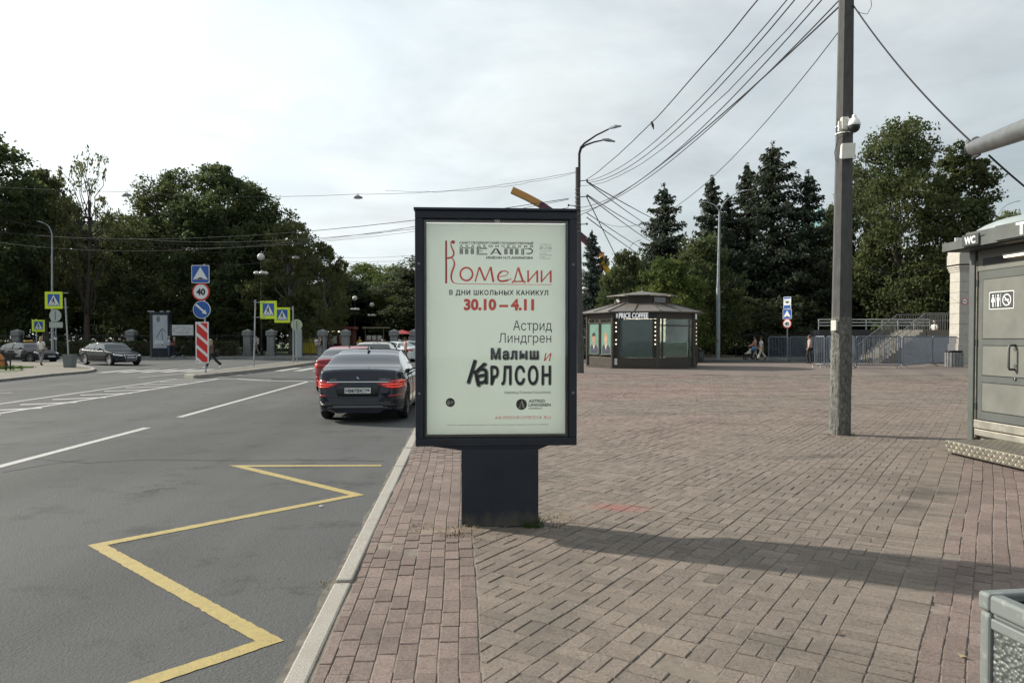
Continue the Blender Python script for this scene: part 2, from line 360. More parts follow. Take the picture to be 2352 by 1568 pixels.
mat('bark_birch', (0.14, 0.13, 0.115), 0.9, var=0.6, scale=5)
# metals, plastics, stone
mat('navy_metal', (0.017, 0.022, 0.032), 0.42, 0.0, var=0.18, scale=3, bump=0.05, bscale=200, dirt=0.22, spec=0.3)
mat('navy_inner', (0.018, 0.021, 0.027), 0.35, var=0.12)
mat('steel', (0.15, 0.155, 0.155), 0.42, 0.45, var=0.18, scale=5, dirt=0.2)
mat('galvanised', (0.30, 0.33, 0.35), 0.5, 0.25, var=0.22, scale=4, dirt=0.25)
mat('lamp_grey', (0.26, 0.29, 0.31), 0.5, 0.2, var=0.15, scale=3)
mat('dark_metal', (0.022, 0.023, 0.025), 0.45, 0.2, var=0.2)
mat('black_iron', (0.012, 0.012, 0.013), 0.5, var=0.2)
mat('black_cable', (0.012, 0.012, 0.014), 0.85, var=0)
mat('grey_cable', (0.030, 0.031, 0.034), 0.85, var=0)
mat('chrome', (0.62, 0.63, 0.65), 0.12, 1.0, var=0)
a = Mat('concrete_pole'); f = a.noise(14, 6, 0.7, stretch=(1, 1, 0.35)); f2 = a.noise(3, 4, 0.6, stretch=(1, 1, 0.2))
c = a.mix(a.rng(f, 0.3, 0.7, 0, 1), (0.038, 0.0385, 0.039), (0.084, 0.084, 0.083)); a.col(a.mix(a.rng(f2, 0.45, 0.7, 0, 0.6), c, (0.075, 0.072, 0.07))); a.b.inputs['Roughness'].default_value = 0.85; a.bump(f, 0.4, 0.006)
a = Mat('pole_crust'); f = a.noise(26, 6, 0.75, stretch=(1, 1, 0.5)); f2 = a.noise(5, 5, 0.7)
c = a.mix(a.rng(f, 0.38, 0.66, 0, 1), (0.050, 0.053, 0.048), (0.21, 0.21, 0.19)); a.col(a.mix(a.rng(f2, 0.5, 0.7, 0, 0.75), c, (0.085, 0.088, 0.082))); a.b.inputs['Roughness'].default_value = 0.9; a.bump(f, 0.9, 0.012)
mat('dark_slab', (0.042, 0.042, 0.042), 0.8, var=0.3)
mat('granite', (0.18, 0.185, 0.185), 0.8, var=0.25, scale=5, bump=0.3, bscale=40, dirt=0.25)
mat('white_stone', (0.38, 0.365, 0.325), 0.85, var=0.10, scale=4, dirt=0.18)
mat('step_stone', (0.14, 0.132, 0.115), 0.85, var=0.14, scale=4, dirt=0.25)
mat('white_plastic', (0.74, 0.74, 0.72), 0.4, var=0.05)
mat('cream_plastic', (0.62, 0.62, 0.55), 0.5, var=0.08, dirt=0.1)
mat('white_paint', (0.72, 0.73, 0.73), 0.5, var=0.06)
mat('off_white', (0.55, 0.57, 0.57), 0.5, var=0.1)
mat('grey_board', (0.32, 0.35, 0.36), 0.6, var=0.12)
mat('sign_blue', (0.012, 0.085, 0.34), 0.4, var=0.05)
mat('sign_red', (0.55, 0.018, 0.018), 0.4, var=0.05)
mat('sign_lime', (0.56, 0.72, 0.02), 0.4, var=0.04, emit=0.0)
mat('sign_black', (0.012, 0.012, 0.014), 0.5, var=0)
mat('sign_white', (0.66, 0.68, 0.68), 0.4, var=0.04)
mat('sign_back', (0.36, 0.40, 0.38), 0.5, 0.2, var=0.1, dirt=0.2)
mat('ink_red', (0.78, 0.055, 0.035), 0.5, var=0.04)
mat('ink_black', (0.018, 0.022, 0.024), 0.5, var=0)
mat('ink_navy', (0.028, 0.034, 0.052), 0.5, var=0)
mat('ink_white', (0.72, 0.76, 0.68), 0.5, var=0)
# poster sheet: printed paper in a double-sided light box, daylight comes through from behind
a = Mat('poster_paper'); f = a.noise(1.4, 5, 0.6); f2 = a.noise(4.5, 5, 0.65, stretch=(1, 1, 0.3))
c = a.mix(a.rng(f, 0.35, 0.7, 0, 1), (0.75, 0.805, 0.75), (0.82, 0.86, 0.80)); c = a.mix(a.rng(f2, 0.55, 0.75, 0, 0.30), c, (0.45, 0.50, 0.43)); a.col(c); a.b.inputs['Roughness'].default_value = 0.6
t = a.n('ShaderNodeBsdfTranslucent'); t.inputs[0].default_value = (0.89, 0.955, 0.92, 1); mx = a.n('ShaderNodeMixShader'); mx.inputs[0].default_value = 0.64
a.l(a.b.outputs[0], mx.inputs[1]); a.l(t.outputs[0], mx.inputs[2]); a.l(mx.outputs[0], a.o.inputs[0])
a = Mat('opal'); a.t.nodes.remove(a.b); t = a.n('ShaderNodeBsdfTranslucent'); t.inputs[0].default_value = (0.98, 0.98, 0.98, 1); a.l(t.outputs[0], a.o.inputs[0])
for nm_, cc in (('ink_red', (0.80, 0.06, 0.04)),):
    a = Mat(nm_); a.col(cc); t = a.n('ShaderNodeBsdfTranslucent'); t.inputs[0].default_value = (*cc, 1); mx = a.n('ShaderNodeMixShader'); mx.inputs[0].default_value = 0.6; a.l(a.b.outputs[0], mx.inputs[1]); a.l(t.outputs[0], mx.inputs[2]); a.l(mx.outputs[0], a.o.inputs[0])
a = Mat('navy_foot'); f = a.noise(9, 6, 0.75, stretch=(1, 1, 0.45)); tc_ = a.n('ShaderNodeTexCoord'); sp_ = a.n('ShaderNodeSeparateXYZ'); a.l(tc_.outputs['Object'], sp_.inputs[0])
d_ = a.math('ADD', a.math('MULTIPLY', sp_.outputs[2], -3.2), f); c = a.mix(a.rng(a.noise(3, 5), 0.3, 0.7, 0, 1), (0.014, 0.019, 0.028), (0.022, 0.027, 0.038)); a.col(a.mix(a.rng(d_, 0.05, 0.55, 0, 0.6), c, (0.13, 0.11, 0.085))); a.b.inputs['Roughness'].default_value = 0.5; a.b.inputs['Specular IOR Level'].default_value = 0.3
glass('poster_glass', (0.97, 0.98, 0.97), 0.015, 0.03)
glass('shop_glass', (0.75, 0.82, 0.80), 0.10, 0.03)
a = mat('car_glass', (0.012, 0.015, 0.017), 0.04, var=0, spec=0.8, coat=1.0)
a = mat('car_glass_clear', (0.06, 0.075, 0.08), 0.05, var=0, spec=0.8)
mat('tyre', (0.016, 0.016, 0.017), 0.85, var=0.2, scale=10)
mat('alloy', (0.42, 0.43, 0.44), 0.3, 0.85, var=0.05)
mat('alloy_dark', (0.10, 0.10, 0.105), 0.35, 0.6, var=0.05)
mat('black_trim', (0.012, 0.012, 0.013), 0.5, var=0.1)
for nm, cc in (('paint_black', (0.008, 0.009, 0.012)), ('paint_navy', (0.010, 0.014, 0.024)), ('paint_red', (0.22, 0.012, 0.016)), ('paint_silver', (0.38, 0.38, 0.37)), ('paint_white', (0.62, 0.66, 0.68))):
    mat(nm, cc, 0.3, 0.0, var=0.06, scale=2, coat=0.35 if nm == 'paint_black' else 0.9, spec=0.03)
mat('tail_red', (0.42, 0.008, 0.012), 0.18, var=0, coat=0.6)
mat('tail_lit', (1.0, 0.07, 0.03), 0.2, var=0, emit=0.36)
mat('lamp_glass', (0.45, 0.48, 0.50), 0.12, var=0, coat=0.8)
mat('taxi_yellow', (0.72, 0.42, 0.06), 0.45, var=0.05)
mat('bulb_lit', (1.0, 0.86, 0.62), 0.4, var=0, emit=1.6)
mat('kiosk_lamp', (1.0, 0.93, 0.80), 0.4, var=0, emit=18.0)  # glow of the panel added to brighten the kiosk interior
mat('letter_lit', (0.85, 0.88, 0.90), 0.4, var=0, emit=0.3)
mat('tube_lit', (1.0, 0.78, 0.50), 0.4, var=0, emit=2.2)
mat('globe_white', (0.55, 0.55, 0.53), 0.35, var=0.04)
# kiosk and cabin
mat('bronze', (0.050, 0.043, 0.036), 0.5, 0.3, var=0.15, scale=3, dirt=0.1)
mat('bronze_roof', (0.135, 0.125, 0.112), 0.55, 0.2, var=0.14, scale=2, dirt=0.15)
mat('kiosk_interior', (0.36, 0.35, 0.30), 0.8, var=0.15, scale=2)
mat('kiosk_counter', (0.12, 0.36, 0.31), 0.5, var=0.1, scale=2)
mat('kiosk_blind', (0.38, 0.47, 0.485), 0.6, var=0.08, scale=1)
mat('kiosk_screen', (0.40, 0.48, 0.48), 0.5, var=0.05)
mat('cabin_grey', (0.130, 0.136, 0.119), 0.5, var=0.12, scale=3, bump=0.04, dirt=0.22)
mat('cabin_trim', (0.082, 0.092, 0.085), 0.45, var=0.08, scale=3)
mat('cabin_dark', (0.042, 0.047, 0.047), 0.45, var=0.1)
a = Mat('tread_plate'); a.b.inputs['Metallic'].default_value = 0.55; a.b.inputs['Roughness'].default_value = 0.5
a.col(a.mix(a.rng(a.noise(6, 5), 0.3, 0.7, 0, 1), (0.14, 0.13, 0.105), (0.225, 0.21, 0.17)))
mat('alu_sill', (0.32, 0.31, 0.265), 0.45, 0.5, var=0.15, dirt=0.15)
a = Mat('bin_frame'); f = a.noise(22, 6, 0.75); a.col(a.mix(a.rng(f, 0.55, 0.68, 0, 1), (0.138, 0.155, 0.150), (0.23, 0.24, 0.235))); a.b.inputs['Roughness'].default_value = 0.55; a.bump(f, 0.15, 0.003)
a = Mat('bin_panel'); c0 = a.n('ShaderNodeTexCoord'); v = a.n('ShaderNodeTexVoronoi', feature='SMOOTH_F1', _Scale=72.0); a.l(c0.outputs['Object'], v.inputs['Vector'])
a.col(a.mix(a.rng(v.outputs['Distance'], 0.1, 0.6, 0, 1), (0.145, 0.160, 0.152), (0.062, 0.072, 0.068))); a.b.inputs['Roughness'].default_value = 0.45; x = a.bump(v.outputs['Distance'], 1.0, 0.012); x.invert = True
mat('bin_inside', (0.015, 0.017, 0.018), 0.8, var=0.2)
mat('ride_orange', (0.50, 0.24, 0.06), 0.5, var=0.15); mat('ride_maroon', (0.10, 0.025, 0.05), 0.5, var=0.15); mat('ride_yellow', (0.55, 0.36, 0.03), 0.5, var=0.15)
mat('red_wood', (0.16, 0.035, 0.030), 0.7, var=0.2, scale=3); mat('yellow_cart', (0.50, 0.40, 0.03), 0.6, var=0.15)
mat('orange_cloth', (0.45, 0.17, 0.04), 0.8, var=0.3); mat('teal_wall', (0.20, 0.36, 0.36), 0.7, var=0.15); mat('dome_grey', (0.34, 0.385, 0.385), 0.5, 0.2, var=0.08, scale=1.2)
# clothes, skin, hair
for nm, cc in (('skin', (0.42, 0.24, 0.165)), ('skin_tan', (0.33, 0.18, 0.115)), ('hair_dark', (0.02, 0.014, 0.010)), ('hair_brown', (0.07, 0.042, 0.024)), ('hair_blond', (0.30, 0.215, 0.12)), ('hair_grey', (0.28, 0.27, 0.26)),
               ('cloth_white', (0.62, 0.62, 0.60)), ('cloth_cream', (0.56, 0.51, 0.43)), ('cloth_grey', (0.18, 0.18, 0.185)), ('cloth_black', (0.014, 0.014, 0.016)), ('cloth_pink', (0.44, 0.27, 0.235)), ('cloth_rose', (0.42, 0.30, 0.285)),
               ('cloth_navy', (0.025, 0.030, 0.050)), ('cloth_denim', (0.055, 0.080, 0.125)), ('cloth_pale_blue', (0.40, 0.48, 0.53)), ('cloth_maroon', (0.10, 0.022, 0.025)), ('cloth_khaki', (0.26, 0.22, 0.15)), ('cloth_yellow', (0.56, 0.37, 0.04)),
               ('cloth_blue', (0.06, 0.17, 0.34)), ('cloth_purple', (0.09, 0.06, 0.17)), ('cloth_brown', (0.11, 0.075, 0.055)), ('shoe_white', (0.6, 0.6, 0.58)), ('shoe_black', (0.015, 0.015, 0.015))):
    mat(nm, cc, 0.8, var=0.15, scale=12)
# ------------------------------------------------------------------ ground, road, pavements
ZR = -0.10                                             # road level, the square is z = 0
def rect(x0, x1, y0, y1): return [(x0, y0), (x1, y0), (x1, y1), (x0, y1)]
def sheet(name, pts, z, m, kind='structure', parent=None):
    me = bpy.data.meshes.new(name); me.from_pydata([(p[0], p[1], z) for p in pts], [], [tuple(range(len(pts)))]); me.update()
    if me.polygons[0].normal.z < 0: me.flip_normals()
    o = obj(name, me, m, parent)
    if not parent: struct(o, kind)
    return o
ground = sheet('ground', rect(-900, 900, -60, 1500), ZR-0.05, 'earth')
road = sheet('road', rect(-90, 90, -40, 64.5), ZR, 'asphalt')
AK = R(3.85); k1 = Vector((-math.sin(AK), math.cos(AK))); k2 = Vector((math.cos(AK), math.sin(AK)))     # along / across the kerb
AE = R(33.1); e1 = Vector((math.sin(AE), math.cos(AE))); e2 = Vector((math.cos(AE), -math.sin(AE)))     # along / across the paving rows
K_OUT, K_IN, K_RED = -0.855, -0.725, 0.086
E_SOLD, E_RED, E_RED2 = -0.705, -0.305, 2.10
def kp(a, b): v = k1*a + k2*b; return (v.x, v.y)       # a along, b across
def und(x, y):  # uneven bedding of the paving
    return 0.022*noise.noise(Vector((x*.6, y*.6, 1.7))) + 0.009*noise.noise(Vector((x*1.7, y*1.7, 5.2)))
def warp(x, y):
    return (x + 0.022*noise.noise(Vector((x*.55, y*.55, 3.1))) + 0.007*noise.noise(Vector((x*1.9, y*1.9, 7.7))), y + 0.022*noise.noise(Vector((x*.55, y*.55, 11.3))) + 0.007*noise.noise(Vector((x*1.9, y*1.9, 17.7))))
# road paint
def marking(name, pts, wd, m, z=ZR+0.004):
    """painted line with slightly ragged edges"""
    mb = MB(); mb.strip(pts, wd, z); k = len(pts); L0, R0 = mb.v[:k], mb.v[k:]; Lv, Rv = [], []; rg = random.Random(len(name)+int(pts[0][0]*100))
    for i in range(k-1):
        d = math.hypot(pts[i+1][0]-pts[i][0], pts[i+1][1]-pts[i][1]); n = max(1, min(160, int(d/0.035)))
        for j in range(n + (1 if i == k-2 else 0)):
            t = j/n; jl = (0 if j in (0, n) else 1)*min(0.0028, wd*.03)
            for A_, B_ in ((L0, Lv), (R0, Rv)): B_.append((A_[i][0]+(A_[i+1][0]-A_[i][0])*t+rg.gauss(0, jl), A_[i][1]+(A_[i+1][1]-A_[i][1])*t+rg.gauss(0, jl), z))
    q = MB(); n = len(Lv); q.add(Lv+Rv, [(i, n+i, n+i+1, i+1) for i in range(n-1)]); return q.build(name, m, road)
zz = [(-3.55, 1.75), tuple(G(619,1472,ZR).xy), tuple(G(224,1252,ZR).xy), tuple(G(820,1136.5,ZR).xy), tuple(G(546,1070,ZR).xy), tuple(G(876,1069,ZR).xy)]
marking('zigzag_line', zz, 0.115, 'road_yellow')
def line(a, b): return [tuple(G(*a, ZR).xy), tuple(G(*b, ZR).xy)]
marking('lane_line', line((-360,1166), (338,982)), 0.15, 'road_white')
marking('lane_line', line((412,958), (712,875)), 0.15, 'road_white')
marking('edge_line', line((-700,1059), (500,870.5)), 0.15, 'road_white')
marking('edge_line', line((-700,1026), (404,870.5)), 0.13, 'road_white')
marking('stop_line', [tuple(G(*p, ZR).xy) for p in ((500,871), (545,870), (600,873.5), (660,875), (725,876))], 0.22, 'road_white')
mb = MB()
for i in range(17):
    y = 9.3 + i*1.62; xr = -11.35 - (y-15)*0.062; xl = -12.5 - (y-17)*0.105
    marking('hatch_line', [(xl+0.05, y), (xr-0.05, y+0.75)], 0.26, 'road_white', ZR+0.0045)
for i in range(6): marking('zebra_stripe', [(-20.4+0.98*i, 36.6+0.15*i), (-20.4+0.98*i, 40.4+0.1*i)], 0.44, 'road_white')
for i in range(9): marking('zebra_stripe', [(-12.2+0.98*i, 38.6), (-12.3+0.98*i, 42.6)], 0.44, 'road_white')
marking('lane_line', line((318,867), (420,858)), 0.12, 'road_white')
marking('lane_line', line((-60,906), (28,902)), 0.12, 'road_white')
for yy in (50.5, 57.0):
    for i in range(5): marking('lane_line', [(-44+i*9.5, yy), (-39+i*9.5, yy)], 0.14, 'road_white')
# cracks and a sealed seam in the asphalt
def crack(pts, wd, seed):
    r = random.Random(seed); q = []
    P = [G(*p, ZR).xy for p in pts]
    for i in range(len(P)-1):
        n = max(3, int((P[i+1]-P[i]).length/0.12))
        for j in range(n): q.append(P[i].lerp(P[i+1], j/n) + Vector((r.uniform(-.018,.018), r.uniform(-.022,.022))))
    mb = MB(); mb.strip(q, wd, ZR+0.003); return mb.build('crack', 'crack_dark', road)
crack([(60,1052), (200,1063), (330,1055), (560,1058), (760,1056), (905,1060)], 0.022, 1)
crack([(0,1086), (110,1066), (215,1052)], 0.020, 2)
crack([(330,1130), (370,1122), (420,1120)], 0.02, 3); crack([(0,893), (60,889), (170,887)], 0.05, 4)
crack([(420,950), (640,890)], 0.02, 5)
# --- kerb of the square
kerb = bpy.data.objects.new('kerb', None); C.objects.link(kerb); struct(kerb)
a0 = -3.0; lens = []
joints = [G(760,1336).xy.dot(k1), G(868,1128).xy.dot(k1)]
pos = joints[0]; 
st = [joints[0]-2*1.62, joints[0]-1.62, joints[0]]
while st[-1] < 62: st.append(st[-1] + (joints[1]-joints[0] if len(st) == 3 else 1.55))
for i in range(len(st)-1):
    r = random.Random(i); mb = MB(); z = 0.004 + r.uniform(-.006, .009); j = r.uniform(-.011, .011)
    mb.slab([kp(st[i]+0.011, K_OUT+j), kp(st[i+1]-0.011, K_OUT+j*.4), kp(st[i+1]-0.011, K_IN-0.010), kp(st[i]+0.011, K_IN-0.008)], ZR-0.1, z)
    mb.build('kerb_stone', 'kerb_stone', kerb, bevel=0.014)
# dust and grit lying along the gutter
mb = MB(); r = random.Random(3); q = []
for i in range(160):
    a = -1+i*0.16; q.append(kp(a, K_OUT-0.035-0.05*noise.noise(Vector((a*2.3,0,0)))))
mb.strip(q, 0.08, ZR+0.0035); mb.build('gutter_dust', mat('gutter_dust', (0.105, 0.097, 0.083), 0.95, var=0.5, scale=9).m, road)
# --- paving of the square: bricks as geometry
# sand bed that follows the uneven bricks
nx, ny = 190, 150; bx = np.linspace(-6, 42, nx); by = np.linspace(-5.5, 34, ny); bv = []
for y in by:
    for x in bx:
        kk = x*k2.x+y*k2.y; xx = x
        if kk < K_IN-0.01: xx = (K_IN-0.01-y*k2.y)/k2.x
        bv.append((xx, y, und(xx, y)-0.005))
base = obj('sand_bed', np_mesh('sand_bed', bv, np.array([(j*nx+i, j*nx+i+1, (j+1)*nx+i+1, (j+1)*nx+i) for j in range(ny-1) for i in range(nx-1)])), 'joint_sand'); struct(base)
def clip(poly, n, d):      # keep points with n.p >= d
    o = []
    for i in range(len(poly)):
        p, q = poly[i], poly[(i+1) % len(poly)]; a = p[0]*n.x+p[1]*n.y-d; b = q[0]*n.x+q[1]*n.y-d
        if a >= 0: o.append(p)
        if (a >= 0) != (b >= 0): t = a/(a-b); o.append((p[0]+(q[0]-p[0])*t, p[1]+(q[1]-p[1])*t))
    return o
YMAX = 33.0
def seen(x, y): return 1.6 < y < YMAX and -2.0-0.12*y < x < 0.74*y + 1.9
bricks = {'red': [], 'field': []}
g = 0.0026
def push(zone, u0, u1, v0, v1, A, B, tint, clips=()):
    cx, cy = (A*((u0+u1)/2) + B*((v0+v1)/2)).xy
    if not seen(cx, cy): return
    q = [A*u + B*v for u, v in ((u0+g, v0+g), (u1-g, v0+g), (u1-g, v1-g), (u0+g, v1-g))]; q = [(p.x, p.y) for p in q]
    full = True
    for n, d in clips:
        q2 = clip(q, n, d)
        if len(q2) != len(q) or any(abs(a[0]-b[0])+abs(a[1]-b[1]) > 1e-6 for a, b in zip(q, q2)): full = False
        q = q2
        if len(q) < 3: return
    if not full:
        ar = abs(sum(q[i][0]*q[(i+1)%len(q)][1]-q[(i+1)%len(q)][0]*q[i][1] for i in range(len(q))))/2
        if ar < 0.0008: return
    bricks[zone].append(dict(q=q, c=(cx, cy), full=full, tint=tint, ang=math.atan2(A.y, A.x) if (u1-u0) > (v1-v0) else math.atan2(B.y, B.x), L=max(u1-u0, v1-v0), W=min(u1-u0, v1-v0)))
# red strip by the kerb: filler and seven running-bond columns
cols = [K_IN+0.002, K_IN+0.070]; 
while cols[-1] < K_RED-0.02: cols.append(cols[-1]+0.1062)
for ci in range(len(cols)-1):
    r = random.Random(ci+50); a = -0.5 + (0.105 if ci % 2 else 0) + r.uniform(-.03, .03)
    while a < YMAX+1:
        l = 0.105 if ci == 0 and r.random() < 0.3 else 0.21
        push('red', a, a+l, cols[ci], cols[ci+1], k1, k2, 0.0); a += l
KEDGE = (k2, cols[-1]+0.006)
# main field, two soldier rows and a red strip on the right
u_lo, u_hi = -1.0, 46.0
iv = int((E_SOLD+30)/0.2)
for i in range(-iv, 0):
    v0 = E_SOLD + i*0.2
    for j in range(int(u_lo/0.2), int(u_hi/0.2)):
        u0 = j*0.2; c = e1*(u0+.1) + e2*(v0+.1)
        if not seen(c.x, c.y) or c.dot(k2) < cols[-1]-0.2: continue
        far = min(1, max(0, (c.y-9)/8)); bandv = 0.5+0.5*math.sin((c.dot(e1)*0.8 - c.dot(e2)*1.0)*0.55)
        tint = far*(0.95 if bandv > 0.35 else 0.1) * (1.0 if c.x < 0.28*c.y else 0.45)
        if (i+j) % 2: 
            push('field', u0, u0+.2, v0, v0+.1, e1, e2, tint, (KEDGE,)); push('field', u0, u0+.2, v0+.1, v0+.2, e1, e2, tint, (KEDGE,))
        else:
            push('field', u0, u0+.1, v0, v0+.2, e1, e2, tint, (KEDGE,)); push('field', u0+.1, u0+.2, v0, v0+.2, e1, e2, tint, (KEDGE,))
for s_ in range(2):
    for j in range(int(u_lo/0.1), int(u_hi/0.1)):
        push('field', j*.1+s_*.03, j*.1+s_*.03+.1, E_SOLD+s_*.2, E_SOLD+s_*.2+.2, e1, e2, 0.05, (KEDGE,))
nred = int((E_RED2-E_RED)/0.105)
for s_ in range(nred):
    for j in range(int(u_lo/0.2), int(u_hi/0.2)):
        o_ = 0.1*(s_ % 2); push('red', j*.2+o_, j*.2+o_+.2, E_RED+s_*.105, E_RED+(s_+1)*.105, e1, e2, 0.0, (KEDGE,))
def brick_mesh(L_, W_):
    mb = MB(); ins = 0.0042; rings = [(0, -0.03), (0, -0.0032), (ins, 0.0)]
    vs = [(sx*(L_/2-g-i_), sy*(W_/2-g-i_), z) for i_, z in rings for sx, sy in ((-1,-1),(1,-1),(1,1),(-1,1))]
    fs = [(k*4+j, k*4+(j+1)%4, (k+1)*4+(j+1)%4, (k+1)*4+j) for k in range(2) for j in range(4)] + [(8,9,10,11)]
    return mb.add(vs, fs).mesh('brick')
_bm = {}
def lay(zone, m, root):
    bs = bricks[zone]; r = random.Random(99)
    vis = lambda b: (abs(b['c'][0]) < 0.69*b['c'][1] and b['c'][1] > 3.3)
    order = sorted(range(len(bs)), key=lambda i: (not (bs[i]['full'] and vis(bs[i])), bs[i]['c'][1])); single = set(order[:300])
    V = []; F4 = []; Fn = []; T = []
    for i, b in enumerate(bs):
        x, y = b['c']; z = und(x, y) + r.gauss(0, 0.0014) - (0.006 if r.random() < 0.02 else 0)
        t1, t2 = r.gauss(0, 0.007), r.gauss(0, 0.007); wx, wy = warp(x, y)
        if i in single:
            k = (round(b['L'], 3), round(b['W'], 3), m)
            if k not in _bm: _bm[k] = brick_mesh(b['L'], b['W'])
            o = obj('brick', _bm[k], m, root); o.location = (wx, wy, z); o.rotation_euler = (t1, t2, b['ang'] + r.gauss(0, 0.006)); continue
        q = b['q']; n = len(q); dx, dy = wx-x, wy-y; mx = sum(p[0] for p in q)/n; my = sum(p[1] for p in q)/n; o = len(V)
        near = y < 16; rr = [(1.0, -0.03), (1.0, -0.0034), (None, 0.0)] if near else [(1.0, -0.03), (1.0, 0.0)]
        for s_, zz_ in rr:
            for p in q:
                ax, ay = p[0]-mx, p[1]-my; k = s_ if s_ else max(0.3, 1-0.0042/max(0.02, math.hypot(ax, ay)*0.75))
                V.append((mx+ax*k+dx, my+ay*k+dy, z+zz_+ax*t1+ay*t2)); T.append(b['tint'])
        for k in range(len(rr)-1):
            for j in range(n): Fn.append((o+k*n+j, o+k*n+(j+1)%n, o+(k+1)*n+(j+1)%n, o+(k+1)*n+j))
        Fn.append(tuple(o+(len(rr)-1)*n+j for j in range(n)))
    me = bpy.data.meshes.new('brick_paving'); me.from_pydata(V, [], Fn); me.update()
    at_ = me.attributes.new('tint', 'FLOAT', 'POINT'); at_.data.foreach_set('value', np.array(T, np.float32))
    o = obj('brick_paving', me, m, root); o['kind'] = 'stuff'; return o
red_root = bpy.data.objects.new('red_brick_pavement', None); C.objects.link(red_root); struct(red_root)
fld_root = bpy.data.objects.new('grey_brick_pavement', None); C.objects.link(fld_root); struct(fld_root)
lay('red', 'paver_red', red_root); lay('field', 'paver_grey', fld_root)
sheet('square_far_paving', [kp(YMAX-0.4, K_IN), kp(47, K_IN), (3, 47.3), (69, 49.8), (69, -5.5), (41.5, -5.5), (0.74*YMAX+1.6, YMAX-0.3)], -0.002, 'paver_far')
# red paint smudge on the bricks by the stand
def blob(name, c, rx, ry, m, z, seed, rz=0.0, n=28, par=None):
    pts = []
    for i in range(n):
        t = 2*math.pi*i/n; k = 1+0.45*noise.noise(Vector((math.cos(t)*1.3+seed, math.sin(t)*1.3, seed*3.1))); x, y = rx*k*math.cos(t), ry*k*math.sin(t)
        pts.append((c[0]+x*math.cos(rz)-y*math.sin(rz), c[1]+x*math.sin(rz)+y*math.cos(rz)))
    return sheet(name, pts, z, m, 'structure', par)
# fallen leaves and litter
for i, (px, py) in enumerate(((1590,1105), (1925,1040), (1575,1190), (1925,1460), (2210,1510))):
    p = G(px, py); mb = MB(); s_ = 0.028; mb.add([(-s_,0,0.012), (0,-s_*.5,0.002), (s_,0,0.014), (0,s_*.55,0.006)], [(0,1,2),(0,2,3)])
    o = mb.build('fallen_leaf', 'dry_grass'); o.location = (p.x, p.y, und(p.x, p.y)+0.004); o.rotation_euler = (0, 0, i*1.3)
    tag(o, ('dry leaf lying on the grey bricks right of the poster stand', 'dry leaf on the bricks in front of the concrete pole', 'small dry leaf near the shadow edge of the poster stand', 'small pale scrap on bricks in the bottom right foreground', 'pale scrap on bricks left of the litter bin')[i], 'leaf', 'leaves and scraps on the paving')
for i, (px, py) in enumerate(((738,1163),)):
    p = G(px, py, ZR); mb = MB(); mb.add([(-.022,-.012,.003), (.024,-.015,.008), (.026,.014,.003), (-.02,.016,.009)], [(0,1,2,3)])
    o = mb.build('paper_scrap', 'off_white'); o.location = (p.x, p.y, ZR+0.004); o.rotation_euler = (0,0,i)
    tag(o, ('crumpled pale scrap on the asphalt beside the yellow zigzag tip', 'pale scrap lying inside the yellow zigzag on the road')[i], 'scrap', 'scraps on the road')
# dirt and dry grass in the joint by the stand foot, added with the stand
# --- corner pavement at the left, traffic island, far pavement
lp = [G(*p).xy for p in ((-500,905), (-200,884), (0,871), (114,859), (194,852.5), (213,849.5), (219,846.5), (214,843.5), (200,840.8), (166,833.5), (120,829.5), (-200,829.5), (-700,829.5))]
lroot = bpy.data.objects.new('corner_pavement', None); C.objects.link(lroot); struct(lroot)
mb = MB(); mb.slab([tuple(p) for p in lp], ZR-0.1, -0.002); mb.build('paving', 'paver_left', lroot)
for i in range(0, 9):
    a, b = lp[i], lp[i+1]; d = (b-a); n = Vector((-d.y, d.x)).normalized()*0.16; k = max(1, int(d.length/1.5))
    for j in range(k):
        p, q = a.lerp(b, j/k+0.01/d.length), a.lerp(b, (j+1)/k-0.01/d.length); mb = MB(); mb.slab([tuple(p-n*0.12), tuple(q-n*0.12), tuple(q+n), tuple(p+n)], ZR-0.1, 0.012); mb.build('kerb_stone', 'kerb_dark', lroot, bevel=0.015)
isl = [(-14.15, 31.9), (-13.3, 31.2), (-12.85, 36), (-12.7, 42.3), (-13.0, 48.8), (-14.7, 48.8), (-14.6, 39)]
iroot = bpy.data.objects.new('traffic_island', None); C.objects.link(iroot); struct(iroot)
mb = MB(); mb.slab(isl, ZR-0.1, 0.05); mb.build('paving', 'paver_left', iroot)
for i in range(len(isl)):
    a, b = Vector(isl[i]), Vector(isl[(i+1) % len(isl)]); d = b-a; n = Vector((-d.y, d.x)).normalized()*0.17; k = max(1, int(d.length/1.9))
    for j in range(k):
        p, q = a.lerp(b, j/k+0.01/d.length), a.lerp(b, (j+1)/k-0.01/d.length); mb = MB(); mb.slab([tuple(p-n*.1), tuple(q-n*.1), tuple(q+n), tuple(p+n)], ZR-0.1, 0.062); mb.build('kerb_stone', 'kerb_stone', iroot, bevel=0.02)
fk = 61.5
froot = bpy.data.objects.new('park_pavement', None); C.objects.link(froot); struct(froot)
mb = MB(); mb.slab(rect(-95, 95, fk, 72), ZR-0.1, 0.0); mb.build('paving', 'asphalt_far', froot)
for i in range(62):
    mb = MB(); x = -62 + i*1.6; mb.slab(rect(x+.01, x+1.59, fk-0.15, fk), ZR-0.1, 0.02); mb.build('kerb_stone', 'kerb_dark', froot)
struct(sheet('park_lawn', rect(-120, 120, 72, 180), -0.02, 'grass'))
